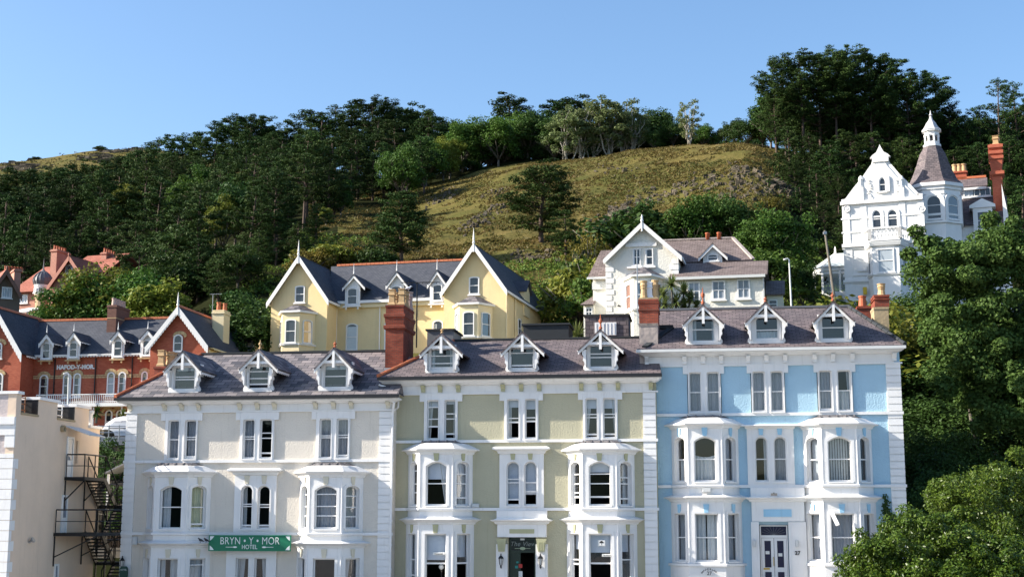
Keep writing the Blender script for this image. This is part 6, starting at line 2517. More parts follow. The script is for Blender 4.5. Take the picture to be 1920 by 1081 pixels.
# conservatory at the left
yc0 = .8
xa, xb = x(1525, yc0, 540), X0 + .3
z1_ = z(1555, 500, yc0)
zsl = z(1555, 547, yc0)
m = MB()
ins = .9
plan_c = [(xa, yc0 + 1.0), (xa + ins, yc0), (xb, yc0), (xb, yc0 + 5), (xa, yc0 + 5)]
n = 5
m.add([(p[0], p[1], zb) for p in plan_c] + [(p[0], p[1], zsl) for p in plan_c], [tuple(reversed(range(5))), tuple(range(5, 10))] + [(i, (i + 1) % 5, 5 + (i + 1) % 5, 5 + i) for i in range(5)])
m.add([(p[0], p[1], z1_ - .35) for p in plan_c] + [(p[0], p[1], z1_) for p in plan_c], [tuple(reversed(range(5))), tuple(range(5, 10))] + [(i, (i + 1) % 5, 5 + (i + 1) % 5, 5 + i) for i in range(5)])
for p in plan_c[:3]:
    m.box(p[0] - .1, p[0] + .1, p[1] - .1, p[1] + .1, zsl, z1_)
for t_ in (.33, .66):
    xx = plan_c[1][0] + (xb - plan_c[1][0]) * t_
    m.box(xx - .1, xx + .1, yc0, yc0 + .15, zsl, z1_)
m.box(xa, xb, yc0 + .02, yc0 + .12, zsl + (z1_ - zsl) * .72, zsl + (z1_ - zsl) * .8)
co = m.build('conservatory', WHITEC, RK)
m = MB()
m.add([(xa, yc0 + 1.0, zsl), (xa + ins, yc0 + .05, zsl), (xa + ins, yc0 + .05, z1_), (xa, yc0 + 1.0, z1_)], [(0, 1, 2, 3)])
m.add([(xa + ins, yc0 + .07, zsl), (xb, yc0 + .07, zsl), (xb, yc0 + .07, z1_), (xa + ins, yc0 + .07, z1_)], [(0, 1, 2, 3)])
m.build('conservatory_glass', GLASS, co)
zrt, xrt = z(1566, 475, yc0 + 2.5), x(1566, yc0 + 2.5, 475)
m = MB()
m.add([(xa - .15, yc0 + .9, z1_), (xa + ins, yc0 - .15, z1_), (xb, yc0 - .15, z1_), (xrt, yc0 + 2.5, zrt), (xb, yc0 + 2.5, zrt), (xa - .15, yc0 + 5, z1_)], [(0, 1, 3), (0, 3, 5), (1, 2, 4, 3)])
m.build('conservatory_roof', flat('roof_glass_grey', (.42, .47, .48), .15), co)
m = MB()
for p in ((xa - .1, yc0 + .9), (xa + ins, yc0 - .1), (xa + .3, yc0 + 3)):
    m.beam((p[0], p[1], z1_ + .04), (xrt, yc0 + 2.5, zrt + .04), .1, .1)
m.lathe((xrt, yc0 + 2.5, zrt), [(.1, 0), (.12, .1), (.06, .3), (.1, .4), (.02, .7)], 6)
m.build('glazing_bar', WHITEC, co)
m = MB()
m.slab([(xrt + .3, yc0 + .8, zrt - 1.3), (xb + .5, yc0 + .8, zrt - 1.3), (xb + .5, yc0 + 2.7, zrt), (xrt + .3, yc0 + 2.7, zrt)], .1)
m.build('porch_roof', SLATEP, RK)
o = small_box('alarm_box', 'small yellow alarm box on the white tower house wall above the terracotta pot', 'alarm box', HK, 1622, 545, -.21, .35, .7, .12, YEL)
small_box('name_plaque', 'white name plaque low on the white tower house left of its bay', 'plaque', HK, 1617, 504, -.075, .95, .5, .05, WHITE)

# ======================================================= red brick terrace with its name in white letters
HQ = Frame(63, 112, 9, 710)
RQ = HQ.root('red_brick_house', 'long red brick house with dark slate roof, small white dormers and painted name', 'house')
x, z = HQ.x, HQ.z
xa, xb = x(-60, 1.5, 760), x(282, 1.5, 760)
ym = 1.5
ze = z(170, 663, ym - .4)
zr_ = z(185, 600, ym + 4.4)
zb = z(170, 850, ym)
m = MB()
m.box(xa, xb + 2, ym, ym + 8, zb, ze - .05)
m.build('wall', BRICK, RQ)
sl = (zr_ - ze) / 4.8
m = MB()
xrb = x(330, ym + 4.4, 595)
m.slab([(xa, ym - .4, ze), (xb, ym - .4, ze), (xrb, ym + 4.4, zr_), (xa, ym + 4.4, zr_)], .12)
m.slab([(xb, ym + 9.2, ze), (xa, ym + 9.2, ze), (xa, ym + 4.4, zr_), (xrb, ym + 4.4, zr_)], .12)
ro = m.build('roof', SLATEB, RQ)
m = MB()
for i in range(40):
    a = xa + (xrb - xa) * i / 40
    m.box(a, a + (xrb - xa) / 40 * .95, ym + 4.28, ym + 4.52, zr_ - .02, zr_ + .17)
m.build('ridge_tile', TERRAB, ro)
m = MB()
scallop(m, (xa, ym - .32, ze - .1), (xb, ym - .32, ze - .1), .16, 60, .04)
m.box(xa, xb, ym - .42, ym - .322, ze - .12, ze - .02)
m.build('eaves_board', WHITE, RQ)
Qr = gable_front(HQ, RQ, (333, 573), (272, 653), (390.6, 645.5), 279.7, 388.5, 850, -.2, 14, BRICK, SLATEB, ridge=TERRAB, scal=15, bw=.34, finh=.9, side_eave=False)
m = MB()   # painted flank
m.box(Qr['x1'] + .003, Qr['x1'] + .06, -.18, 13.5, zb, Qr['zl'] - .2)
m.build('painted_flank', YELLOW, RQ)
m = MB()
scallop(m, (Qr['x1'] + .35, 0, Qr['zl'] - .1), (Qr['x1'] + .35, 13, Qr['zl'] - .1), .16, 34, .04, (1, 0, 0))
m.box(Qr['x1'] + .061, Qr['x1'] + .36, -.1, 13, Qr['zl'] - .14, Qr['zl'] - .08)
m.build('eaves_board', YELLOWP, RQ)
Ql = gable_front(HQ, RQ, (-12, 575), (-66, 663), (41, 663), -56, 38, 850, -.6, 10, BRICK, SLATEB, ridge=TERRAB, scal=14, bw=.34, finh=.9, side_eave=False)
m = MB()
scallop(m, (Ql['x1'] + .3, -.4, Ql['zl'] - .1), (Ql['x1'] + .3, ym, Ql['zl'] - .1), .16, 6, .04, (1, 0, 0))
m.build('eaves_board', WHITE, RQ)
sz = lambda y: ze + (y - ym + .4) * sl
for (ax, ay, lx, rx, ly, fx, wx, wy, base) in (
        (83.7, 624.5, 68.5, 97, 643, (73, 95), (77, 92), (642, 672.5), 675),
        (135, 622, 119.5, 148, 640, (123.5, 146.5), (127.5, 143), (641, 669.5), 674),
        (218, 619, 202, 232, 637, (207, 230), (211, 227), (638, 668), 672.5),
        (272, 617.6, 257, 289, 636, (260.5, 283), (265, 280), (637, 666), 670)):
    small_dormer(HQ, RQ, ax, ay, lx, rx, ly, fx, wx, wy, base, ym - .47, sz, ym + 2.4, SLATEB, ridge=None, scal=7, finh=.55, cur='', corb=POTY)
# buff string and arched windows with buff heads
m = MB()
for py_ in (703.5, 707.0):
    zz = z(170, py_, ym)
    m.box(xa, xb - .1, ym - .03, ym - .003, zz - .055, zz + .055)
zz = z(170, 777, ym)
m.box(xa, xb - .1, ym - .03, ym - .003, zz - .1, zz + .1)
m.build('buff_band', BUFF, RQ)


def qwin(pa, pb_, pt, pb2, y, cur='', rise=.3, head=True, frame=None, root=RQ, H=HQ):
    wp(H, root, pa, pb_, pt, pb2, y, rise=rise, cur=cur, fw=.1)
    if head:
        xa_, xb_ = H.x(pa, y), H.x(pb_, y)
        zt = H.z((pa + pb_) / 2, pt, y)
        mm = MB()
        ar_o = top_curve(xa_ - .2, xb_ + .2, 0, zt + .28, .42, 2)
        ar_i = top_curve(xa_ - .02, xb_ + .02, 0, zt + .01, rise, 2)
        for q in range(len(ar_o) - 1):
            a_, b_, c_, d_ = ar_i[q], ar_i[q + 1], ar_o[q + 1], ar_o[q]
            mm.prism([a_, b_, c_, d_], y - .06, y - .003)
        mm.build('arched_head', BUFF, root)


for a, b, t, bt in ((74.5, 90.5, 702, 746), (118.5, 134, 700, 745), (137.8, 152, 699, 744), (201, 215.5, 697, 741), (222, 236.5, 696.5, 740), (265, 277.5, 695.5, 738)):
    qwin(a, b, t, bt, ym, cur='' if a < 100 else 'fullg' if a < 210 and a > 190 else 'R:.4', head=True)
qwin(325.5, 343, 626.5, 659, -.2)
qwin(-12, 4.5, 641, 672, -.6, head=True)
qwin(-14, 6, 698, 740, -.6)
for a, b in ((197.5, 211), (218, 231)):
    qwin(a, b, 768, 812, ym, cur='R:.3')
m = MB()
xx0, xx1 = x(322, -.2), x(347, -.2)
zz = z(335, 660, -.2)
m.box(xx0, xx1, -.5, -.203, zz - .2, zz - .02)
m.slab([(x(318, -1), -1.0, zz - .75), (x(352, -1), -1.0, zz - .75), (xx1, -.22, zz - .2), (xx0, -.22, zz - .2)], .08)
m.build('sill_roof', SLATEG, RQ)
# painted name, balcony, downpipes
text_mesh('house_name', 'HAFOD-Y-MOR.', .47, WHITE, RQ, (x(141, ym), ym - .03, z(141, 688, ym)), depth=.015, sx=.95, bold=.03, space=1.05)
m = MB()
zr0, zr1 = z(170, 755, ym - 1.2), z(170, 738.5, ym - 1.2)
xba, xbb = x(70, ym - 1.2), x(245, ym - 1.2)
m.box(xba, xbb, ym - 1.3, ym - .005, zr0 - .28, zr0)
sl_b = m.build('balcony_deck', WHITE, RQ)
m = MB()
m.box(xba, xbb, ym - 1.24, ym - 1.16, zr1 - .05, zr1 + .03)
m.box(xba, xbb, ym - 1.23, ym - 1.17, zr0 + .08, zr0 + .14)
xx = xba
while xx < xbb:
    m.box(xx - .022, xx + .022, ym - 1.22, ym - 1.18, zr0, zr1)
    xx += .165
m.build('balcony_railing', WHITE, RQ)
for px_ in (107, 231, 178):
    m = MB()
    xx = x(px_, ym - 1.1)
    m.tube([(xx, ym - 1.1, zb), (xx, ym - 1.1, zr0 - .283)], .07, 6)
    m.build('balcony_post', WHITE, RQ)
for px_ in (101.5, 178, 247):
    m = MB()
    xx = x(px_, ym - .06)
    m.tube([(xx, ym - .07, ze - .3), (xx, ym - .07, zr0)], .06, 6)
    m.build('downpipe', BLACK, RQ)
a_, b_ = x(200.5, ym + 2.6, 600), x(217.5, ym + 2.6, 600)
stack(RQ, a_, b_, ym + 2.6, ym + 5.2, sz(ym + 2.6) - .6, z(209, 571.5, ym + 2.6), BRICKD, pots=[(a_ + .38, ym + 2.6 + t_, .62, .2, 1, POTP) for t_ in (.4, 1.0, 1.6, 2.2)], bands=(.95,), flare=.05, banding=(.62, .12))
# yellow rendered chimney on the right slope
xs = x(413, 5.0, 620)
zs = z(413, 640, 5.0)
stack(RQ, xs - .55, xs + .42, 4.6, 6.0, zs - 1.0, z(413, 582, 5), YELLOWP, pots=[(xs - .3, 5.3, .75, .2, 1, TERRAB), (xs + .22, 5.3, .65, .2, 1, TERRAB)], bands=(.93,), flare=.08)
# back dormer (cream)
a_, b_ = x(452, 10, 645), x(478, 10, 645)
m = MB()
zz0, zz1 = z(465, 662, 10), z(465, 641, 10)
m.box(a_, b_, 10, 13, zz0 - 3, zz1)
bd = m.build('back_extension', CREAMP, RQ)
m = MB()
m.slab([(a_ - .3, 9.7, zz1), (b_ + .3, 9.7, zz1), (b_ + .1, 12, zz1 + .9), (a_ + .1, 12, zz1 + .9)], .1)
m.build('extension_roof', SLATEB, RQ)
fwin(RQ, (a_ + b_) / 2 - .1, (a_ + b_) / 2 + .55, zz0 - .1, zz1 - .35, 9.995)
o = empty('tv_aerial', 'thin rooftop aerial beside the yellow chimney of the red brick house', 'aerial', HQ.M @ Vector((xs - .75, 5.0, zs)), -HQ.a)
m = MB()
m.tube([(0, 0, -1), (0, 0, z(404, 551, 5) - zs)], .03, 6)
m.build('mast', STEEL, o)
m = MB()
hh = z(404, 551, 5) - zs
m.beam((-.25, 0, hh), (.75, 0, hh), .03, .03)
for q in range(7):
    m.beam((-.2 + q * .15, -.18, hh), (-.2 + q * .15, .18, hh), .015, .015)
m.build('aerial_rods', STEEL, o)

# ======================================================= two tile-roofed houses at upper left
HR = Frame(100, 165, 18, 540)
RR = HR.root('tile_roofed_house', 'pinkish brick house with red tile roofs and a small onion-domed turret', 'house')
x, z = HR.x, HR.z
q_ = HR.q
Rg = gable_front(HR, RR, (125.8, 478.5), (88, 536), (166, 534), 93, 160, 640, 0, 12, PINKB, REDTILE, bargem=flat('red_bargeboard', (.40, .15, .10), .6), over=.7, bw=.4, finh=.0, side_eave=False)
wp(HR, RR, 123.5, 136.5, 496.5, 512.5, 0, vb=2, fw=.12, rails=())
m = MB()
yl = 2.0
xa, xb = x(33, yl, 560), Rg['x0'] + .5
zel, ztl = z(60, 546, yl - .6), z(90, 500, yl + 5)
m.box(xa, xb, yl, yl + 8, z(60, 640, yl), zel - .05)
m.build('wall', PINKB, RR)
m = MB()
m.slab([(xa - .8, yl - .7, zel), (xb, yl - .7, zel), (xb, yl + 5, ztl), (x(84, yl + 5, 500), yl + 5, ztl)], .15)
m.add([(xa - .8, yl - .7, zel), (x(84, yl + 5, 500), yl + 5, ztl), (xa - .8, yl + 10, zel)], [(0, 1, 2)])
m.build('roof', REDTILE, RR)
wp(HR, RR, 36, 52.5, 551.5, 568.5, yl, vb=2, fw=.12, rails=(.68,), cur='fullg')
# back ridge to the right
m = MB()
xr0, xr1 = x(146, 6, 480), x(232, 6, 478)
zt_ = z(190, 478, 8)
m.slab([(xr0, 2.5, zt_ - 3.3), (xr1, 2.5, zt_ - 3.3), (xr1 - .5, 8, zt_), (xr0, 8, zt_)], .15)
m.slab([(xr1, 13.5, zt_ - 3.3), (xr0, 13.5, zt_ - 3.3), (xr0, 8, zt_), (xr1 - .5, 8, zt_)], .15)
m.build('back_roof', REDTILE, RR)
m = MB()
m.box(x(150, 3), x(225, 3), 3.2, 12.5, z(190, 640, 3), zt_ - 3.4)
m.build('back_wall', PINKB, RR)
for (pa, pb_, pt, pb2, yy, dd) in ((96, 107, 467.5, 503, 3.5, 2.6), (190, 199.5, 473, 500, 6.5, 2.6)):
    a_, b_ = x(pa, yy, pt), x(pb_, yy, pt)
    stack(RR, a_, b_, yy, yy + dd, z(pa, pb2, yy) - 1.5, z(pa, pt, yy), PINKB, pots=[(a_ + .32, yy + .3 + .5 * t_, .55, .17, 1, TERRA) for t_ in range(5)], bands=(.95,), flare=.12)
# turret with onion dome
xt, yt = x(76.5, .6, 545), .9
rt = (x(88.5, .6, 545) - x(64, .6, 545)) / 2
zb_, zm, zd = z(76, 556.5, .6), z(76, 534, .6), z(76, 533, .6)
m = MB()
m.lathe((xt, yt, 0), [(rt * .8, z(76, 640, .6)), (rt * .8, zb_ - .3), (rt, zb_), (rt, zb_ + .25)], 16)
m.build('turret_base', RENDERT, RR)
m = MB()
m.lathe((xt, yt, 0), [(rt * .96, zb_ + .253), (rt * .96, zm - .3), (rt * 1.05, zm - .28), (rt * 1.08, zm)], 16)
m.build('turret', WHITE, RR)
for t in (-110, -65, -155):
    tt = R(t)
    T, L = face_T((xt + rt * math.cos(tt - .3), yt + rt * math.sin(tt - .3)), (xt + rt * math.cos(tt + .3), yt + rt * math.sin(tt + .3)))
    fwin(RR, .05, L - .05, zb_ + .5, zm - .4, -.03, T=T, fw=.08, rails=(), vb=1)
m = MB()
hd = z(76, 505, .6) - zd
m.lathe((xt, yt, zd), [(rt * 1.1, 0), (rt * 1.22, hd * .22), (rt * 1.16, hd * .42), (rt * .85, hd * .66), (rt * .4, hd * .86), (.1, hd * 1.02), (.06, hd * 1.3), (.015, hd * 1.75)], 16)
for k in range(16):
    t = k * math.pi / 8
    pr = [(1.13, 0), (1.25, .22), (1.19, .42), (.88, .66), (.42, .86)]
    m.tube([(xt + rt * r0 * math.cos(t), yt + rt * r0 * math.sin(t), zd + hd * h0) for r0, h0 in pr], .05, 4)
m.build('onion_dome', LEAD, RR)
m = MB()
xp0, xp1 = x(20, -2, 580), x(62, -2, 580)
m.slab([(xp0 - .5, -3.2, z(40, 588, -2)), (xp1, -3.2, z(40, 588, -2)), (xp1, .2, z(40, 577, 0)), (xp0 + .8, .2, z(40, 577, 0))], .12)
for k in range(4):
    xx = xp0 + (xp1 - xp0) * k / 3
    m.box(xx - .08, xx + .08, -3.1, -2.95, z(40, 612, -2), z(40, 588, -2) - .1)
m.build('veranda_roof', PALEW, RR)

HZ = Frame(8, 158, -32, 550)
RZ = HZ.root('dark_brown_house', 'dark brown gabled house with red tile roof and many chimney pots', 'house')
Zg = gable_front(HZ, RZ, (22, 503.5), (-22, 560), (42, 540), -15, 38, 640, 0, 5, stucco('brown_render', (.17, .13, .10), .3, 6), REDTILE, bargem=flat('brown_bargeboard', (.2, .1, .07), .6), over=.7, bw=.4, finh=.0, side_eave=False)
wp(HZ, RZ, 3, 22.5, 538, 559, 0, vb=3, rails=(), fw=.14, cur='fullg')
a_, b_ = HZ.x(27, 2.2, 510), HZ.x(39.5, 2.2, 510)
stack(RZ, a_, b_, 2.2, 4.2, Zg['za'] - 3, HZ.z(33, 509, 4), PINKB, pots=[(a_ - .55 + .36 * t_, 4.4, .62, .15, 1, TERRA) for t_ in range(6)], bands=(.94,), flare=.12)
wp(HZ, RZ, 5, 20, 580, 597, 0, vb=1, rails=(.5,), fw=.14)


# ---------------------------------------------------------------- trees, shrubs and hillside cover
KIND['pine_big_a'] = make_pine(31, .38, 4.6, flat=1, nb=54, per=84, H=16, peak=.5, gaps=.08)
KIND['pine_big_b'] = make_pine(32, .45, 5.0, flat=1, gaps=.18, nb=60, per=84, H=16, peak=.55)
KIND['pine_big_c'] = make_pine(33, .25, 4.3, nb=66, per=60, H=16, peak=.35)
KIND['pine_big_d'] = make_pine(34, .3, 4.0, flat=0, gaps=.35, nb=50, per=56, H=16, peak=.35, lean=.2)
for k_ in ('pine_big_a', 'pine_big_b', 'pine_big_c', 'pine_big_d'):
    mb_, bk_ = KIND[k_]['trunk']
    me = bpy.data.meshes.new('trunk')
    me.from_pydata(mb_.v, [], mb_.f)
    me.materials.append(bk_)
    me.polygons.foreach_set('use_smooth', [True] * len(mb_.f))
    KIND[k_]['trunk_me'] = me
ORD = ['first', 'second', 'third', 'fourth', 'fifth', 'sixth', 'seventh', 'eighth', 'ninth', 'tenth', 'eleventh', 'twelfth', 'thirteenth', 'fourteenth', 'fifteenth',
       'sixteenth', 'seventeenth', 'eighteenth', 'nineteenth', 'twentieth', 'twenty-first', 'twenty-second', 'twenty-third', 'twenty-fourth', 'twenty-fifth', 'twenty-sixth']

# --- skyline pines of the left-hand wood
sky0 = [(-12, 335, 240), (14, 326, 248), (44, 322, 244), (76, 317, 250), (108, 311, 246), (140, 306, 252), (172, 305, 256), (205, 299, 262), (232, 292, 270)]
for i, (px, top, D) in enumerate(sky0):
    tree(['pine_a', 'pine_c', 'pine_b', 'pine_d'][i % 4], px, D, top, label='dark pine top below the bare headland, %s from the left edge' % ['first', 'second', 'third', 'fourth', 'fifth', 'sixth', 'seventh', 'eighth', 'ninth'][i], group='pines below the headland', w=1.25)
sky = [(255, 286, 285), (284, 268, 280), (309, 256, 276), (345, 256, 272), (377, 245, 268), (407, 238, 262), (440, 219, 258), (468, 212, 255), (494, 222, 258), (518, 240, 262),
       (546, 233, 262), (583, 205, 262), (604, 216, 258), (628, 193, 262), (662, 195, 260), (697, 184, 256), (731, 195, 258), (752, 201, 262), (773, 203, 262), (812, 222, 268), (834, 231, 272)]
kk = ['pine_a', 'pine_c', 'pine_d', 'pine_b', 'pine_a', 'pine_f', 'pine_big_a', 'pine_big_b', 'pine_c', 'pine_e', 'pine_d', 'pine_a', 'pine_c', 'pine_big_d', 'pine_e', 'pine_big_b', 'pine_c', 'pine_a', 'pine_b', 'pine_e', 'pine_d']
for i, ((px, top, D), k) in enumerate(zip(sky, kk)):
    tree(k, px, D, top, label='dark pine on the wood skyline, %s from its left end' % ORD[i], group='pines along the wood skyline', w=1.15 if i % 3 else 1.3)
# --- fill of the wood, row behind row
rows = [(252, 250, 840, 36, 268), (238, -180, 800, 36, 268), (222, -180, 800, 42, 280), (206, -180, 685, 48, 310), (190, -60, 640, 54, 345), (176, 245, 600, 58, 385), (163, 265, 572, 60, 415)]
pk = ['pine_a', 'pine_b', 'pine_c', 'pine_d', 'pine_e', 'pine_f', 'pine_big_c']
for r_, (D, p0, p1, n_, ref) in enumerate(rows):
    px = p0
    while px < p1:
        d_ = D + random.uniform(-7, 7)
        q = px + random.uniform(-12, 12)
        h = random.uniform(9.0, 13.0)
        if random.random() < .2 and r_ > 0:
            tree(random.choice(['broad_a', 'broad_b']), q, d_, h=h * .8, label='broadleaf tree among the pines', group='broadleaf trees inside the wood', mat=random.choice([LEAFD, LEAFD, LEAFG, LEAFY]))
        else:
            tree(random.choice(pk), q, d_, h=h, label='dark pine in the dense wood', group='pines inside the left wood')
        px += 46 + random.uniform(-8, 8) + (5 if r_ > 3 else 0)
# edge of the wood towards the grass
for px, top, D, k, m_ in ((640, 330, 205, 'broad_c', LEAFG), (660, 300, 215, 'pine_c', None), (700, 290, 222, 'pine_f', None), (735, 300, 226, 'pine_c', None), (765, 285, 232, 'broad_a', LEAFD),
                          (800, 262, 232, 'broad_b', LEAFG), (612, 385, 186, 'broad_c', LEAFY), (832, 262, 236, 'broad_a', LEAFY)):
    tree(k, px, D, top, label='%s at the wood edge' % ('green broadleaf tree' if m_ else 'dark pine'), group='trees along the wood edge', mat=m_, w=1.1)
# --- broadleaf row on the crest
crest = [(790, 300, 234, 'broad_b', LEAFY, 'yellow-green broadleaf tree at the low western end of the crest row'),
         (868, 229, 242, 'broad_a', LEAFG, 'fresh green broadleaf tree on the crest beside the gap in the skyline'),
         (845, 255, 238, 'broad_c', LEAFY, 'smaller yellow-green tree in front of the fresh green crest tree'),
         (903, 216, 243, 'broad_b', LEAFG, 'broad green tree on the crest below and left of the dark pointed pine'),
         (935, 222, 240, 'broad_a', LEAFG, 'green crest tree directly under the dark pointed pine'),
         (958, 208, 246, 'broad_b', LEAFG, 'tall green crest tree touching the dark pointed pine'),
         (990, 214, 244, 'broad_a', LEAFD, 'dark green crest tree right of the dark pointed pine'),
         (1014, 203, 247, 'broad_b', LEAFD, 'dark green round tree between the two crest pines'),
         (1040, 222, 240, 'broad_a', LEAFD, 'low dark tree left of the pale-stemmed trees'),
         (1205, 203, 246, 'broad_b', LEAFD, 'round dark tree just right of the pale-stemmed trees'),
         (1236, 206, 246, 'broad_a', LEAFD, 'dark crest tree left of the lone slender tree'),
         (1262, 222, 240, 'broad_b', LEAFD, 'low dark tree at the foot of the lone slender tree'),
         (1318, 232, 238, 'broad_a', LEAFG, 'yellowish green tree just right of the lone slender tree'),
         (1342, 246, 238, 'broad_c', LEAFG, 'last low tree before the dip in the skyline'),
         (1378, 222, 226, 'broad_a', LEAFD, 'leaning tree at the left foot of the great pines'),
         (1400, 222, 222, 'broad_b', LEAFD, 'rounded tree on the grass crest under the great pines'),
         (1360, 234, 232, 'broad_b', LEAFD, 'dark round tree in the dip left of the great pines'),
         (1443, 178, 218, 'broad_a', LEAFD, 'tallest broadleaf tree touching the great pines'),
         (1428, 205, 222, 'broad_a', LEAFD, 'tall thin-crowned tree at the left flank of the great pines')]
for px, top, D, k, m_, lb in crest:
    tree(k, px, D, top, label=lb, mat=m_, w=1.15)
tree('pine_hill', 961, 262, 175, label='dark pointed pine rising above the green crest trees', w=1.25)
tree('pine_c', 988, 262, 200, label='dark pine tip just right of the pointed crest pine')
tree('pine_hill', 1056, 266, 178, label='dark pine crown behind the pale-stemmed crest trees', w=1.4)
tree('pine_c', 1025, 264, 205, label='small dark pine tip left of the pine behind the pale-stemmed trees')
for i, (px, top, D) in enumerate(((1062, 205, 236), (1087, 193, 237), (1112, 189, 238), (1139, 186, 238), (1166, 187, 239), (1188, 200, 238))):
    tree(['pale', 'pale_b', 'pale_c'][i % 3], px, D, top, label='thin pale-stemmed tree on the grass crest, %s from the left of its row' % ORD[i], group='pale-stemmed crest trees', mat=LEAFP, w=1.2)
tree('pale_b', 1290, 233, 187, label='lone slender tree with open crown standing against the sky on the crest', mat=LEAFP, w=.95)
tree('broad_c', 1225, 236, 240, label='dark bush under the round dark crest tree', mat=LEAFD)
tree('broad_c', 1100, 242, 235, label='dark bush between the pale stems', mat=LEAFD, w=1.6)
tree('broad_c', 1160, 243, 230, label='dark bush behind the pale stems', mat=LEAFD, w=1.6)

for i, px in enumerate(range(850, 1440, 23)):
    tree(['broad_b', 'broad_a', 'broad_c'][i % 3], px + random.uniform(-6, 6), 262 + random.uniform(-6, 8), 238 - 12 * math.sin(i * 1.3) + (22 if px > 1240 else 0), label='dark tree behind the crest row', group='dark trees behind the crest', mat=LEAFD, w=1.3)
for i, px in enumerate(range(830, 1420, 17)):
    tree(['shrub', 'shrub_b'][i % 2], px + random.uniform(-6, 6), 244 + random.uniform(-3, 4), h=random.uniform(1.6, 3.4), label='low shrub between crest trunks', group='shrubs along the crest', mat=LEAFD if i % 4 else LEAFG, w=1.5, cat='bush')
# --- great pines at the right
big = [(1452, 165, 205), (1468, 118, 206), (1500, 96, 205), (1532, 100, 208), (1562, 92, 206), (1598, 96, 208), (1628, 94, 206), (1660, 106, 208), (1700, 150, 205), (1722, 133, 208), (1748, 140, 210),
       (1780, 205, 212), (1808, 215, 205), (1835, 195, 204), (1866, 143, 200), (1905, 150, 202), (1945, 170, 205)]
bk = ['pine_big_c', 'pine_big_b', 'pine_big_a', 'pine_big_c', 'pine_big_b', 'pine_big_a', 'pine_big_b', 'pine_big_c', 'pine_big_b', 'pine_big_a', 'pine_big_d', 'pine_big_b', 'pine_big_c', 'pine_big_d', 'pine_big_d', 'pine_big_d', 'pine_big_a']
for i, ((px, top, D), k) in enumerate(zip(big, bk)):
    tree(k, px, D, top, label='tall dark pine above the tower house, %s of its group from the grass' % ORD[i], group='great pines at the hill top', w=1.0 if i < 12 else .85)
for i, (px, top, D) in enumerate(((1478, 235, 185), (1515, 250, 182), (1555, 262, 178), (1595, 250, 184), (1640, 245, 184), (1690, 255, 182), (1735, 262, 180), (1785, 280, 176), (1835, 265, 178), (1890, 255, 176), (1930, 260, 175),
                                  (1490, 300, 168), (1530, 318, 162), (1570, 325, 160), (1500, 345, 158), (1545, 385, 150), (1585, 395, 148), (1600, 330, 160), (1650, 330, 158), (1880, 330, 158), (1915, 345, 150), (1830, 345, 160))):
    tree(['pine_c', 'pine_big_c', 'pine_f', 'pine_big_a'][i % 4], px, D, top, label='dark pine on the tower bank', group='pines on the bank by the tower house', w=1.2)

for i in range(34):
    px = 1462 + (i % 17) * 29 + random.uniform(-8, 8)
    D = 214 + (i // 17) * 12 + random.uniform(-4, 4)
    tree(['pine_c', 'pine_f', 'broad_b'][i % 3], px, D, h=random.uniform(7.5, 11.5), label='dark tree under the great pines', group='trees under the great pines', mat=LEAFD if i % 3 == 2 else None, w=1.3)
# --- lone hill pines
for px, top, base, lb, k in ((752, 357, 500, 'lone dark pine on the grass above the yellow house roof ridge', 'pine_cone'), (1015, 305, 455, 'lone wide dark pine half way up the grassy hill', 'pine_hill')):
    h_ = hit(px, base)
    tree(k, px, h_[2], top, label=lb, P=h_[0], w=1.5 if px > 900 else 1.3)
tree('pine_c', 1060, 148, 392, label='low dark pine bough mass right below the lone wide pine', w=1.5)

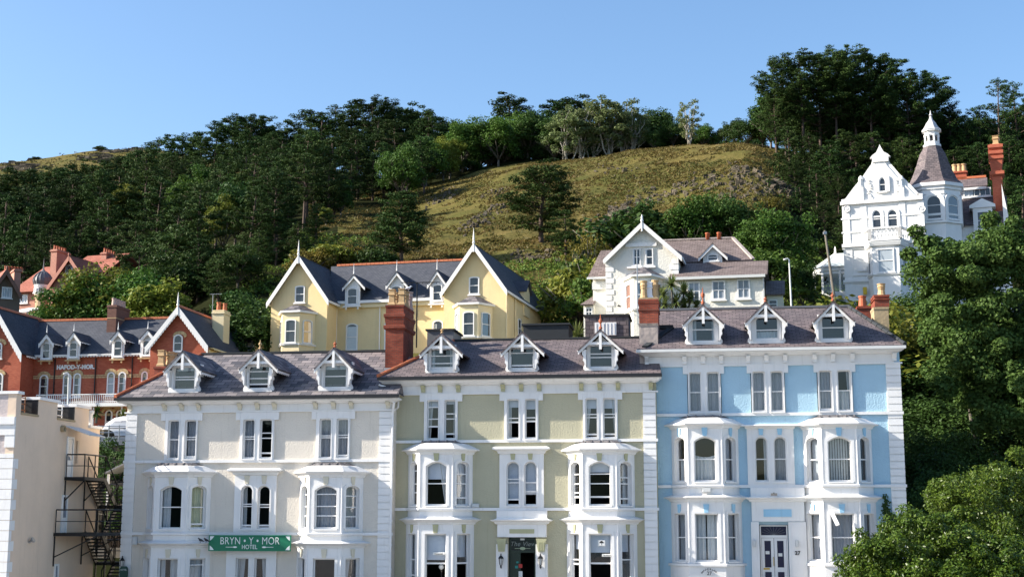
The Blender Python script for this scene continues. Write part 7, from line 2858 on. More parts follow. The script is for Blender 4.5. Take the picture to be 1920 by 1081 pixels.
# --- shrubs and trees round the houses
for px, top, D, k, m_, w_, lb in (
        (60, 588, 139, 'broad_c', LEAFG, 1.3, 'green tree in front of the onion-domed house, the lowest at the western end'),
        (86, 580, 140, 'broad_a', LEAFG, 1.1, 'green tree under the onion-domed turret'),
        (140, 530, 142, 'broad_b', LEAFG, 1.1, 'bright green tree hiding the middle of the tile-roofed house'),
        (172, 512, 143, 'broad_a', LEAFG, 1.25, 'bright green tree left below the second tile-roofed chimney'),
        (200, 492, 143, 'broad_b', LEAFY, 1.1, 'yellowish tree under the second tile-roofed chimney'),
        (250, 500, 141, 'broad_a', LEAFG, 1.2, 'green tree above the apex of the red brick gable'),
        (298, 520, 138, 'broad_c', LEAFY, 1.4, 'yellow-green tree behind the red brick gable finial'),
        (335, 470, 150, 'broad_b', LEAFD, 1.2, 'dark tree behind the yellow chimney, western one'),
        (375, 445, 150, 'pine_c', None, 1.3, 'dark pine rising behind the yellow rooftop chimney'),
        (412, 470, 144, 'pine_f', None, 1.3, 'dark pine above the yellow chimney aerial'),
        (448, 455, 146, 'broad_b', LEAFD, 1.2, 'dark broadleaf tree left of the yellow house gable'),
        (486, 430, 150, 'pine_c', None, 1.2, 'dark pine close behind the yellow house left gable'),
        (520, 405, 158, 'pine_f', None, 1.2, 'dark pine behind the left yellow gable finial'),
        (478, 572, 120, 'broad_c', LEAFD, 1.5, 'small round green tree between the red brick roof and yellow house'),
        (452, 545, 128, 'broad_a', LEAFD, 1.2, 'dark tree behind the small round green tree'),
        (560, 415, 156, 'pine_f', None, 1.2, 'dark pine at the lower corner of the wood by the grass'),
        (594, 380, 165, 'pine_c', None, 1.2, 'dark pine at the tip of the wood above the yellow roof'),
        (586, 462, 147, 'shrub', LEAFO, 1.3, 'orange-tinged bush behind the left yellow gable'),
        (622, 455, 150, 'shrub_b', LEAFY, 1.4, 'yellowish bush above the yellow house ridge, left one'),
        (655, 458, 150, 'shrub', LEAFO, 1.2, 'yellowish bush above the yellow house ridge, right one'),
        (706, 462, 148, 'shrub_b', LEAFD, 1.0, 'small dark bush left of the lone pine trunk'),
        (735, 470, 150, 'shrub', LEAFD, .9, 'dark low bush at the lone pine foot'),
        (1198, 378, 139, 'broad_c', LEAFD, 1.4, 'dark bush above the white house gable'),
        (1180, 395, 138, 'shrub', LEAFD, 1.5, 'dark low bush left of the white gable apex'),
        (1296, 372, 136, 'broad_a', LEAFG, 1.2, 'green tree behind the white house roof, the left of three'),
        (1336, 358, 138, 'broad_b', LEAFG, 1.2, 'tallest green tree behind the white house roof'),
        (1380, 372, 136, 'broad_a', LEAFD, 1.2, 'darker green tree behind the white house hip end'),
        (1425, 402, 127, 'broad_b', LEAFG, 1.0, 'green tree right of the white house roof'),
        (1462, 390, 128, 'broad_a', LEAFG, 1.0, 'tall green tree between the white house and the leaning pole'),
        (1446, 455, 119, 'broad_c', LEAFG, 1.4, 'green bush tree right behind the small cream annexe'),
        (1484, 465, 128, 'broad_c', LEAFD, 1.2, 'dark green tree left of the leaning pole'),
        (1440, 368, 150, 'shrub', LEAFO, 1.2, 'rust-orange bush on the rocky slope'),
        (1500, 492, 122, 'broad_c', LEAFD, 1.1, 'dark bush left of the conservatory'),
        (1545, 490, 146, 'shrub', LEAFG, 1.6, 'green bush behind the conservatory roof'),
        (1592, 557, 88, 'shrub', LEAFY, 1.3, 'yellow-green bush behind the right dormer of the blue house'),
        (1574, 568, 88, 'shrub_b', LEAFG, 1.1, 'low green bush left of the terracotta pot'),
        (1682, 548, 96, 'broad_c', LEAFG, 1.2, 'green bush just right of the tall chimney of the blue house'),
        (1700, 600, 90, 'shrub', LEAFY, 2.0, 'yellowish green bush at the right end of the blue house roof'),
        (1672, 585, 92, 'shrub_b', LEAFG, 1.6, 'low bush behind the tan rendered chimney'),
        (1722, 545, 100, 'broad_a', LEAFG, .9, 'small tree under the white tower house bay')):
    tree(k, px, D, top, label=lb, mat=m_, w=w_, cat='bush' if k.startswith('shrub') else 'tree')
for i, (px, top, D) in enumerate(((1086, 432, 131), (1098, 440, 130), (1112, 436, 131), (1126, 446, 130))):
    tree('bare', px, D, top, label='bare pale sapling left of the white house gable, %s of four' % ORD[i], group='bare saplings by the white house', mat=LEAFO, w=.9)
for i, (px, top, D) in enumerate(((1082, 486, 129), (1096, 505, 125), (1112, 516, 122), (1128, 474, 127))):
    tree(['shrub', 'shrub_b'][i % 2], px, D, top, label='green scrub bush', group='scrub bushes by the white house', mat=LEAFY if i % 2 else LEAFG, w=1.0, cat='bush')
# dark bank right of the blue house
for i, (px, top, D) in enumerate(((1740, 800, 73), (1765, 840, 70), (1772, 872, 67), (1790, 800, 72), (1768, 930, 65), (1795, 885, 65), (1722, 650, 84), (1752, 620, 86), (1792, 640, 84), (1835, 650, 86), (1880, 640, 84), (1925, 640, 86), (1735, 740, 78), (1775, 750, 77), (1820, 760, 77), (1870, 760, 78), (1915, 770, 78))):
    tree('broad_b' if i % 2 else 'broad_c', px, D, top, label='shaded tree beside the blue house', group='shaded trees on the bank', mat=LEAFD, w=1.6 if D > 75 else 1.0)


# --- big sycamore at the right edge and glossy bushes in front
def custom_crown(label, name, P, clumps, per, L, W, mat, seed, trunk=None, up=.45, cat='tree', shell=.5, bark=None):
    rng = np.random.default_rng(seed)
    e = empty(name, label, cat, P)
    V = clump_leaves(clumps, per, L, W, rng, up, shell)
    o = bpy.data.objects.new('crown', quads_mesh('crown', V, mat))
    COL.objects.link(o)
    o.parent = e
    t = MB()
    for pts, rad in trunk:
        t.tube(pts, rad, 8)
    t.build('trunk', bark or BARKG, e, smooth=True)
    return e


def blob(px, py, D, rx, ry, n, seed, r0=.5, r1=.95, depth=None, gap=None, base=None):
    """n leaf clumps filling an irregular ellipsoid centred at image point, radii in photo px"""
    rng = np.random.default_rng(seed)
    c = at(px, py, D)
    s_ = D / F
    out = []
    for i in range(n):
        d = rng.normal(size=3)
        d /= np.linalg.norm(d)
        k = rng.uniform(.35, 1.0) ** .5
        w = 1 + .13 * math.sin(4 * math.atan2(d[2], d[0]) + seed) + .09 * math.sin(9 * math.atan2(d[2], d[0]) + 2 * seed)
        p = np.array([c.x + d[0] * rx * s_ * k * w, c.y + d[1] * (depth or rx * s_) * k, c.z + d[2] * ry * s_ * k * w])
        if gap is not None and rng.random() < gap: continue
        r_ = rng.uniform(r0, r1)
        out.append(np.array([*p, r_, r_, r_ * .8]))
    return out


def rel(cl, P):
    return [(c[0] - P.x, c[1] - P.y, c[2] - P.z, *c[3:]) for c in cl]


P = Vector((at(1850, 900, 74).x, 74, .5))
cl = blob(1868, 560, 74, 160, 158, 150, 3, .5, .9, 4.0) + blob(1790, 545, 72, 82, 100, 34, 4, .4, .75, 2.6) + blob(1905, 455, 73, 60, 66, 20, 5, .4, .7, 2.5) + blob(1850, 690, 71.5, 110, 85, 70, 6, .4, .75, 2.2) + blob(1745, 475, 72, 42, 55, 10, 7, .35, .6, 1.5) + blob(1905, 750, 70, 90, 70, 40, 17, .4, .7, 2)
custom_crown('big dense leafy tree filling the right side beside the blue house', 'broadleaf_tree', P, rel(cl, P), 330, (.14, .24), (.11, .18), foliage('sycamore_leaves', (.044, .086, .021), (.096, .155, .036), (.058, .112, .026), .3, .05), 41,
             [([(0, .8, -1), (.1, .8, 3), (-.2, .6, 6), (-.6, .4, 9)], [.3, .26, .2, .06])])
P = Vector((at(1890, 1081, 55).x, 56, street(20)))
cl = blob(1862, 975, 55, 135, 92, 130, 8, .3, .55, 2.4) + blob(1905, 885, 55.5, 62, 40, 14, 9, .25, .45, 1.4) + blob(1795, 925, 55, 55, 40, 14, 10, .22, .4, 1.2) + blob(1880, 1060, 54, 130, 70, 70, 11, .3, .5, 2)
custom_crown('tall glossy green bush at the lower right corner behind the nearer bush', 'laurel_bush', P, rel(cl, P), 250, (.10, .17), (.045, .075), LEAFB, 42, [([(0, 0, -.3), (.1, .1, 2.4)], [.1, .04]), ([(0, 0, 0), (-.9, 0, 2.6)], [.07, .03])], cat='bush')
P = Vector((at(1740, 1120, 50).x, 50.5, street(15)))
cl = blob(1745, 1072, 50, 160, 98, 190, 12, .28, .5, 2.4) + blob(1640, 1062, 49.5, 66, 52, 44, 13, .22, .4, 1.1) + blob(1730, 995, 50, 75, 40, 18, 14, .2, .36, 1.2) + blob(1860, 1085, 48.5, 110, 72, 60, 15, .25, .45, 1.5)
custom_crown('wide glossy green bush at the bottom right in front of the blue house bay', 'laurel_bush', P, rel(cl, P), 250, (.10, .17), (.045, .075), LEAFB, 43, [([(0, 0, -.3), (.1, .1, 2.2)], [.1, .04]), ([(0, 0, 0), (-1.2, 0, 1.8)], [.07, .03])], cat='bush')
# upright young shoots standing out of the bushes
rng = np.random.default_rng(77)
sh = MB()
V = []
for px, py in ((1672, 985), (1710, 950), (1716, 958), (1760, 895), (1778, 888), (1795, 880), (1812, 875), (1840, 872), (1590, 1025), (1890, 955), (1905, 1015), (1860, 862), (1886, 852)):
    Dq = 53 if py < 930 else 49.2
    b_ = at(px, py + 40, Dq)
    for q in range(3):
        t0 = np.array([b_.x + rng.uniform(-.15, .15), b_.y, b_.z])
        L = rng.uniform(.55, .95)
        dr_ = np.array([rng.uniform(-.2, .2), rng.uniform(-.2, .2), 1]) * L
        for s_ in np.linspace(.05, 1, 14):
            p_ = t0 + dr_ * s_
            n_ = rng.normal(size=3)
            n_ /= np.linalg.norm(n_)
            V.append(leaf_arrays((p_ + n_ * .035)[None], n_[None], np.array([.11]), np.array([.05]), rng))
o = bpy.data.objects.new('bush_shoots', quads_mesh('bush_shoots', np.concatenate(V), LEAFB))
COL.objects.link(o)
tag(o, kind='stuff', label='young upright leafy shoots standing out of the bush tops', cat='shoots')
# ivy on the corner of the blue house
V = []
for i in range(520):
    t = rng.uniform(0, 1) ** .55
    py = 925 + 85 * t
    w_ = 4 + 78 * max(0, (t - .3)) ** .9
    px = 1655 + rng.normal() * 2.5 + rng.uniform(0, w_) + 9 * t + 4 * math.sin(t * 11)
    x_, z_ = HB.q(px, py, -.1)
    P_ = HB.M @ Vector((x_, -.12 - rng.uniform(0, .5) * t, z_))
    n_ = HB.M.to_3x3() @ Vector((rng.normal() * .5, -1, rng.normal() * .5 + .3)).normalized()
    V.append(leaf_arrays(np.array(P_)[None], np.array(n_)[None], np.array([rng.uniform(.09, .16)]), np.array([.1]), rng))
o = bpy.data.objects.new('ivy', quads_mesh('ivy', np.concatenate(V), LEAFD))
COL.objects.link(o)
tag(o, label='dark ivy creeping up the lower right corner of the blue house', cat='ivy')


# --- sword-leaved plants
def spiky(name, label, P, heads, n=110, L=1.0, mat=SPIKE, cat='plant', group=None, w=.06, arch=.5):
    rng = np.random.default_rng(int(abs(P.x * 10)) + len(heads))
    e = empty(name, label, cat, P, 0, group)
    t = MB()
    V = []
    for (hx, hy, hz, r_) in heads:
        if hz > .4:
            t.tube([(hx * .1, hy * .1, -.3), (hx * .45, hy * .45, hz * .5), (hx, hy, hz)], [.11, .08, .06], 6)
        for i in range(n):
            az = rng.uniform(0, 6.28)
            el = rng.uniform(-.35, 1.45)
            d0 = np.array([math.cos(az) * math.cos(el), math.sin(az) * math.cos(el), math.sin(el)])
            sd_ = np.array([-math.sin(az), math.cos(az), 0])
            l_ = L * r_ * rng.uniform(.7, 1.1)
            pts = []
            for s_ in (0, .35, .7, 1):
                p_ = np.array([hx, hy, hz]) + d0 * l_ * s_ - np.array([0, 0, arch * l_ * s_ * s_ * math.cos(el) * .7])
                pts.append((p_, w * r_ * (1 - s_) ** .7 + .004))
            for (pa, wa), (pb_, wb) in zip(pts, pts[1:]):
                V.append(np.array([pa - sd_ * wa, pa + sd_ * wa, pb_ + sd_ * wb, pb_ - sd_ * wb]))
    if t.v:
        t.build('trunk', BARKG, e)
    o = bpy.data.objects.new('crown', quads_mesh('crown', np.concatenate(V), mat))
    COL.objects.link(o)
    o.parent = e
    return e


def crown_at(P, pts, D):
    out = []
    for px, py, r_ in pts:
        q = at(px, py, D)
        out.append((q.x - P.x, random.uniform(-.4, .4), q.z - P.z, r_))
    return out


P = ground_at(1272, 92)
spiky('cabbage_palm', 'spiky cabbage palm with several sword-leaved heads in front of the white house', P, crown_at(P, ((1258, 536, .95), (1244, 552, .8), (1283, 548, 1.0), (1296, 560, .9), (1268, 566, .95), (1246, 572, .8), (1284, 576, .9), (1232, 568, .7), (1307, 572, .7)), 92))
P = ground_at(1085, 100)
P.z = at(1085, 640, 100).z
spiky('sword_leaf_clump', 'clump of green sword leaves beside the slate roof box with white hatch', P, [(0, 0, .3, 1.4)], 90, 1.1)
for px, py, lb in ((180, 773, 'dark spiky yucca on the wall in front of the red brick house, western one'), (229.5, 778, 'yellow-tipped spiky yucca near the cream house corner')):
    P = at(px, py + 12, 101)
    spiky('yucca', lb, P, [(0, 0, .35, .9), (.12, 0, .6, .7)], 60, .8, SPIKE if px > 200 else LEAFD, group='yuccas by the red brick house')

# --- scrub: brambles and low green cover
rng = np.random.default_rng(5)
def scatter(polys, n, seed):
    rg = np.random.default_rng(seed)
    out = []
    for (x0, y0, x1, y1, k) in polys:
        for _ in range(int(n * k)):
            h_ = hit(rg.uniform(x0, x1), rg.uniform(y0, y1), 100, 262)
            if h_: out.append(h_)
    return out


def cover(name, label, cat, pts, mat, per, L, W, r0, r1, seed, zs=.5):
    rg = np.random.default_rng(seed)
    cl = []
    for (P_, pc, D) in pts:
        r_ = rg.uniform(r0, r1)
        cl.append((P_.x, P_.y, P_.z + r_ * .15, r_, r_, r_ * zs))
    V = clump_leaves(cl, per, L, W, rg, .6, .6)
    o = bpy.data.objects.new(name, quads_mesh(name, V, mat))
    COL.objects.link(o)
    return tag(o, label, cat, kind='stuff')


cover('undergrowth', 'low green bramble scrub at the foot of the hill', 'undergrowth', scatter([(950, 492, 1112, 640, 1), (1420, 455, 1600, 590, .8), (640, 450, 700, 500, .15), (1040, 455, 1140, 520, .25), (560, 440, 640, 500, .4), (440, 470, 520, 640, .4), (540, 470, 720, 520, .5)], 330, 1), BRAMB, 34, (.22, .38), (.14, .22), .5, 1.1, 6)
cover('undergrowth', 'dark undergrowth beneath the trees of the wood', 'undergrowth', scatter([(0, 330, 600, 560, 1), (600, 300, 780, 380, .3), (1440, 300, 1640, 460, .5), (1700, 320, 1920, 420, .3)], 420, 2), LEAFD, 22, (.25, .45), (.16, .24), .6, 1.2, 7)
cover('heath_scrub', 'patchy low green and brown scrub scattered over the grassy slope', 'scrub', scatter([(620, 330, 1480, 500, 1), (1100, 300, 1480, 380, .4), (860, 380, 1150, 500, .5), (1290, 300, 1480, 400, 1.1), (1130, 340, 1300, 400, .3)], 330, 3), foliage('scrub_leaves', (.05, .065, .016), (.125, .105, .03), (.075, .09, .022), .2, 0), 14, (.2, .36), (.12, .2), .3, .7, 8, .45)


cover('heath_scrub', 'low patchy scrub on the far bare headland', 'scrub', [q for q in (hit(rng.uniform(0, 280), rng.uniform(278, 340), 380, 520) for _ in range(420)) if q], foliage('far_scrub_leaves', (.05, .06, .018), (.13, .10, .035), (.09, .085, .025), .2, 0), 9, (.5, 1.0), (.3, .6), .7, 2.0, 81, .25)

# --- dry grass tufts over the slope
rg = np.random.default_rng(9)
PXr = rg.uniform(560, 1500, 90000)
DDr = rg.uniform(132, 236, 90000)
V = []
keep = 0
colx = (ray(CX + 1, HOR).x / ray(CX + 1, HOR).y)
tz = np.array([terr(CX + (p - CX), d) for p, d in zip(PXr, DDr)])
xs = (PXr - CX) * colx * DDr
msk = vnoise(xs / 6, DDr / 6, 31) + .4 * vnoise(xs / 2, DDr / 2, 32) > -.35
xs, ys, tz = xs[msk], DDr[msk], tz[msk]
n = len(xs)
hgt = rg.uniform(.06, .2, n) * (1 + .35 * vnoise(xs / 9, ys / 9, 33))
wid = rg.uniform(.08, .22, n)
az = rg.uniform(0, 6.28, n)
ln = rg.normal(size=(n, 2)) * .18
ca, sa = np.cos(az) * wid, np.sin(az) * wid
base = np.stack([xs, ys, tz - .05], 1)
top = base + np.stack([ln[:, 0] + .06, ln[:, 1], hgt + .05], 1)
V = np.stack([base + np.stack([-ca, -sa, 0 * ca], 1), base + np.stack([ca, sa, 0 * ca], 1), top + np.stack([ca * .35, sa * .35, 0 * ca], 1), top + np.stack([-ca * .35, -sa * .35, 0 * ca], 1)], 1).reshape(-1, 3)
o = bpy.data.objects.new('grass', quads_mesh('grass', V, TUFT))
COL.objects.link(o)
tag(o, 'dry golden grass growing over the hillside', 'grass', kind='stuff')


# --- limestone outcrops
def outcrop(label, pts, n, size, seed, spread=(10, 5), parent=None):
    rg = np.random.default_rng(seed)
    m = MB()
    c0 = None
    for _ in range(n):
        px, py = pts[rg.integers(len(pts))]
        h_ = hit(px + rg.normal() * spread[0], py + rg.normal() * spread[1], 110, 262)
        if not h_: continue
        P_ = h_[0]
        s_ = rg.uniform(*size) * (1.6 if rg.random() < .15 else 1)
        # an angular block: a squashed cube with jittered corners
        vs = []
        a_ = rg.uniform(0, 3)
        for z_ in (-.7, .45):
            for (i, j) in ((-1, -1), (1, -1), (1, 1), (-1, 1)):
                v = np.array([i * rg.uniform(.15, .6), j * rg.uniform(.15, .5), z_ * rg.uniform(.5, 1.25) + .2 * i]) * s_
                vs.append((P_.x + v[0] * math.cos(a_) - v[1] * math.sin(a_), P_.y + v[0] * math.sin(a_) + v[1] * math.cos(a_), P_.z + v[2]))
        m.add(vs, [(0, 3, 2, 1), (4, 5, 6, 7), (0, 1, 5, 4), (1, 2, 6, 5), (2, 3, 7, 6), (3, 0, 4, 7)])
    o = m.build('rock_outcrop', ROCK)
    return tag(o, label, 'rocks', 'limestone outcrops on the hill', 'structure')


def line(p, q, k):
    return [(p[0] + (q[0] - p[0]) * t / (k - 1), p[1] + (q[1] - p[1]) * t / (k - 1)) for t in range(k)]


outcrop('grey rock outcrop on the slope above the yellow house, nearest the wood', line((800, 382), (858, 357), 8), 55, (.25, .6), 1, (7, 5))
outcrop('small grey outcrop near the slope top, left of the lone wide pine', line((905, 368), (952, 354), 6), 40, (.22, .5), 2, (7, 4))
outcrop('ragged grey rock outcrop in mid-slope left of the lone wide pine', line((868, 432), (938, 392), 8), 70, (.25, .6), 3, (7, 6))
outcrop('low rocks at the foot of the slope above the brambles', line((950, 486), (1030, 480), 8), 60, (.22, .55), 4, (9, 7))
outcrop('long broken rock band above the white house', line((1170, 394), (1300, 345), 14) + line((1190, 372), (1280, 350), 8), 95, (.25, .65), 5, (9, 7))
outcrop('tall dark rock face right of the long rock band', line((1300, 350), (1420, 326), 12) + line((1350, 375), (1470, 348), 10) + line((1380, 318), (1400, 350), 5), 170, (.28, .8), 6, (11, 11))
outcrop('dark rocks just left of the white gable', line((1120, 430), (1180, 390), 8) + line((1130, 455), (1175, 420), 6), 160, (.3, .95), 7, (9, 9))
outcrop('scattered pale stones high on the grass slope', line((1120, 315), (1210, 335), 10), 34, (.2, .5), 8, (16, 8))
outcrop('rocks on the bank under the great pines', line((1440, 345), (1490, 350), 6), 90, (.3, .9), 9, (9, 9))


def farcrop(label, pts, n, size, seed):
    rg = np.random.default_rng(seed)
    m = MB()
    for _ in range(n):
        px, py = pts[rg.integers(len(pts))]
        h_ = hit(px + rg.normal() * 9, py + rg.normal() * 3, 380, 520)
        if not h_: continue
        P_ = h_[0]
        s_ = rg.uniform(*size)
        vs = []
        for z_ in (-.8, .5):
            for (i, j) in ((-1, -1), (1, -1), (1, 1), (-1, 1)):
                vs.append((P_.x + i * rg.uniform(.5, 1.3) * s_, P_.y + j * rg.uniform(.4, .8) * s_, P_.z + z_ * rg.uniform(.6, 1.1) * s_ * .7))
        m.add(vs, [(0, 3, 2, 1), (4, 5, 6, 7), (0, 1, 5, 4), (1, 2, 6, 5), (2, 3, 7, 6), (3, 0, 4, 7)])
    o = m.build('rock_outcrop', ROCK)
    return tag(o, label, 'rocks', 'limestone outcrops on the far headland', 'structure')


farcrop('grey crag at the far headland left edge', line((5, 305), (60, 295), 6) + line((15, 318), (60, 312), 6), 110, (.7, 1.8), 21)
farcrop('grey stones on the far headland slope', line((25, 330), (95, 312), 6) + line((150, 296), (200, 290), 5), 60, (.5, 1.3), 24)
farcrop('long low crag along the far headland top', line((80, 284), (135, 279), 8), 70, (.6, 1.5), 22)
farcrop('dark crag at the far headland right end above the pines', line((210, 281), (270, 277), 8) + line((185, 300), (215, 297), 5), 110, (.7, 1.7), 23)
for px, lb in ((188, 'wind-bent small tree on the far headland skyline, the larger one'), (70, 'tiny wind-bent bush on the far headland skyline')):
    P_ = ground_at(CX + (px - CX) * 1.045, 498)
    tree('shrub', px, 498, h=2.0 if px > 100 else 1.2, label=lb, P=P_, mat=LEAFD, w=2.4, cat='bush')


# ---------------------------------------------------------------- peach building at the left edge, with its fire escape
HP = Frame(18, 60.5, 8)
RP = HP.root('peach_building', 'pale peach rendered building with white front quoins and stepped parapet at the left edge', 'building')
z0 = street(-20) - .3
sd_ = lambda px, py, xx=0.0: HP.side(px, py, xx)       # (depth, z) on the flank plane


def vz(px, py):
    return sd_(px, py)


zp = vz(36, 748)[1]
v_ = lambda px, py=780: vz(px, py)[0]
b1, n1, b2, n2, b3, e3 = v_(38.5), v_(71), v_(107), v_(140), v_(166.5), v_(187.5, 803)
zn1, zt2, zn2, zt3, zlow = vz(50, 778)[1], vz(90, 752)[1], vz(120, 788)[1], vz(150, 764)[1], vz(178, 803)[1]
ztop1 = HP.z(15, 738)
FRONT = -9.0
m = MB()
# side wall as one stepped profile (in the depth-z plane), body behind it
prof = [(0, z0), (e3, z0), (e3, zlow), (b3, zlow), (b3, zt3), (n2, zt3), (n2, zn2), (b2, zn2), (b2, zt2), (n1, zt2), (n1, zn1), (b1, zn1), (b1, ztop1), (0, ztop1)]
vs = [(0, y, q) for y, q in prof] + [(-.38, y, q) for y, q in prof]
n = len(prof)
m.add(vs, [tuple(range(n)), tuple(reversed(range(n, 2 * n)))] + [(i, n + i, n + (i + 1) % n, (i + 1) % n) for i in range(n)])
m.build('side_wall', PINK, RP)
m = MB()
m.box(FRONT, -.381, .02, .38, z0, ztop1)
m.box(FRONT, -.381, e3 - .4, e3, z0, zlow)
m.box(FRONT, -.381, .381, e3 - .401, zn2 - 1.2, zn2 - .9)
m.box(FRONT, FRONT + .3, .381, e3 - .401, z0, zlow)
m.build('front_wall', PINKW, RP)
# parapet blocks behind the notches (dark ends)
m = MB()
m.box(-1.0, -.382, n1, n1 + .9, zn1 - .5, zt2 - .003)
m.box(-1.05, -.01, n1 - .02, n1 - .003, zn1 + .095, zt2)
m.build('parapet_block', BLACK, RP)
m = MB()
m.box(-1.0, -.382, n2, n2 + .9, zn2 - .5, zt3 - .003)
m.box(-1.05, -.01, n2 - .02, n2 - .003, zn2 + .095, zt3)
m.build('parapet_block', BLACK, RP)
m = MB()
def cap(y0, y1, zz, xa=-.5, xb=.1):
    m.box(xa, xb, y0 - .06, y1 + .06, zz + .003, zz + .13)
cap(0, b1, ztop1)
m.box(FRONT, -.503, -.06, .5, ztop1 + .003, ztop1 + .13)
cap(n1, b2, zt2, -1.1)
cap(n2, b3, zt3, -1.1)
cap(b3 + .1, e3, zlow)
m.build('parapet_coping', WHITE, RP)
m = MB()
m.box(-.45, .06, b1, n1, zn1 + .003, zn1 + .09)
m.build('notch_sill', RENDERT, RP)
m = MB()
m.box(-.45, .06, b2, n2, zn2 + .003, zn2 + .09)
m.build('notch_sill', RENDERT, RP)
for (y0_, y1_, zz, mt) in ((b1, n1, zn1, flat('rusty_rail', (.3, .13, .06), .7)), (b2, n2, zn2, WHITE)):
    m = MB()
    for k in range(3):
        m.tube([(-.6, y0_, zz + .3 + .27 * k), (-.6, y1_, zz + .3 + .27 * k)], .025, 6)
    for k in range(3):
        yy = y0_ + .1 + (y1_ - y0_ - .2) * k / 2
        m.tube([(-.6, yy, zz), (-.6, yy, zz + .95)], .025, 6)
    m.build('roof_railing', mt, RP)
m = MB()
m.box(-.16, .02, b3 + .15, b3 + .4, zlow + .14, vz(170, 774)[1])
m.lathe((-.07, b3 + .28, vz(170, 774)[1]), [(.2, 0), (.2, .14)], 10)
m.build('parapet_pier', WHITE, RP)
# white front dressings: quoins, bands
m = MB()
za = HP.z(10, 937)
q = 0
zz = z0
ztq = HP.z(10, 858)
while zz < ztq - .2:
    wq = 1.0 if q % 2 else .62
    m.box(-wq, .028, -.045, .018, zz, zz + .42)
    m.box(.003, .03, .02, wq * .62 - .2, zz, zz + .42)
    zz += .44
    q += 1
m.build('quoin', WHITE, RP)
m = MB()
for (ya, yb_, o) in ((781, 795, .14), (795, 815, .07), (850, 858, .05)):
    m.box(FRONT, .03, -o, .015, HP.z(10, yb_), HP.z(10, ya) - .003)
m.box(-.42, .03, -.05, .015, HP.z(10, 838), HP.z(10, 815) - .003)
m.box(FRONT, -1.5, -.05, .015, HP.z(10, 815) - .5, HP.z(10, 815) - .003)
m.build('string_course', WHITE, RP)
# flank doors, canopy, vent, lamp
TS = Matrix(((0, -1, 0, 0), (1, 0, 0, 0), (0, 0, 1, 0), (0, 0, 0, 1)))   # x -> depth, y(inward) -> -x


def flank_door(pa, pb_, pt, pb2):
    ya, yb_ = v_(pa, (pt + pb2) / 2), v_(pb_, (pt + pb2) / 2)
    za_, zb_ = vz((pa + pb_) / 2, pb2)[1], vz((pa + pb_) / 2, pt)[1]
    m = MB(TS)
    m.ring([(yb_, za_), (ya, za_), (ya, zb_), (yb_, zb_)], [(yb_ - .1, za_ + .02), (ya + .1, za_ + .02), (ya + .1, zb_ - .1), (yb_ - .1, zb_ - .1)], -.06, -.003)
    m.box(ya + .1, yb_ - .1, -.03, -.004, za_ + .02, za_ + (zb_ - za_) * .42)
    d = m.build('door', WHITE, RP)
    g = MB(TS)
    g.add([(ya + .1, -.035, za_ + (zb_ - za_) * .42), (yb_ - .1, -.035, za_ + (zb_ - za_) * .42), (yb_ - .1, -.035, zb_ - .1), (ya + .1, -.035, zb_ - .1)], [(0, 1, 2, 3)])
    g.build('pane', GLASS, d)
    g = MB(TS)
    g.box(ya + .1, yb_ - .1, -.02, -.004, za_ + (zb_ - za_) * .42 + .003, zb_ - .1)
    g.build('door_blind', CURTG, d)
    return ya, yb_, za_, zb_


d1 = flank_door(123.5, 136, 818, 894)
d2 = flank_door(114, 124.5, 927, 1000)
d3 = flank_door(100, 108, 1056, 1110)
m = MB()
ya, yb_, zz = v_(124, 820) - .2, v_(141, 820) + .5, d1[3] + .2
m.slab([(.01, ya, zz + .3), (1.3, ya, zz - .15), (1.3, yb_, zz - .15), (.01, yb_, zz + .3)], .05, n=(.3, 0, .95))
m.build('door_canopy', PALEW, RP)
m = MB()
ya, zz = vz(115.5, 803)
m.T = Matrix.Translation((0, ya, zz)) @ Matrix.Rotation(R(90), 4, 'Y')
m.lathe((0, 0, 0), [(.16, 0), (.16, .16), (.1, .16), (.08, .05)], 10)
m.build('wall_vent', RENDERT, RP)
m = MB()
ya, zz = vz(54, 1016)
m.T = Matrix.Translation((0, ya, zz)) @ Matrix.Rotation(R(60), 4, 'Y')
m.lathe((0, 0, 0), [(.05, 0), (.05, .12), (.12, .2), (.12, .26)], 10)
m.build('wall_light', STEEL, RP)
m = MB(TS)
ya, za_ = vz(150, 862)
m.tube([(v_(143, 850), -.06, vz(143, 825)[1]), (v_(143, 850), -.06, vz(143, 868)[1])], .05, 6)
m.build('downpipe', PINK, RP)

# fire escape: landings and flights of open treads, black iron
FE = empty('fire_escape', 'black iron fire escape zigzagging down the flank of the peach building', 'fire escape', HP.O, -HP.a)
W1, W2 = (.12, .98), (1.05, 1.95)
zl1 = vz(140, 895)[1]
ys1 = v_(120, 895)
yl1 = v_(160, 895)
zl2 = zl1 - 1.28
yl2 = yl1 + 1.45
zl3 = zl2 - 1.28
zl4 = zl3 - 1.45


def rail(m, pts, post=True, h=1.05, mid=True):
    for a, b in zip(pts, pts[1:]):
        a, b = Vector(a), Vector(b)
        for hh in ((h, h * .5) if mid else (h,)):
            m.tube([a + Vector((0, 0, hh)), b + Vector((0, 0, hh))], .034 if hh == h else .018, 6)
        k = max(1, int((b - a).length / 1.1))
        for q in range(k + 1):
            p_ = a.lerp(b, q / k)
            m.tube([p_, p_ + Vector((0, 0, h))], .028, 6)


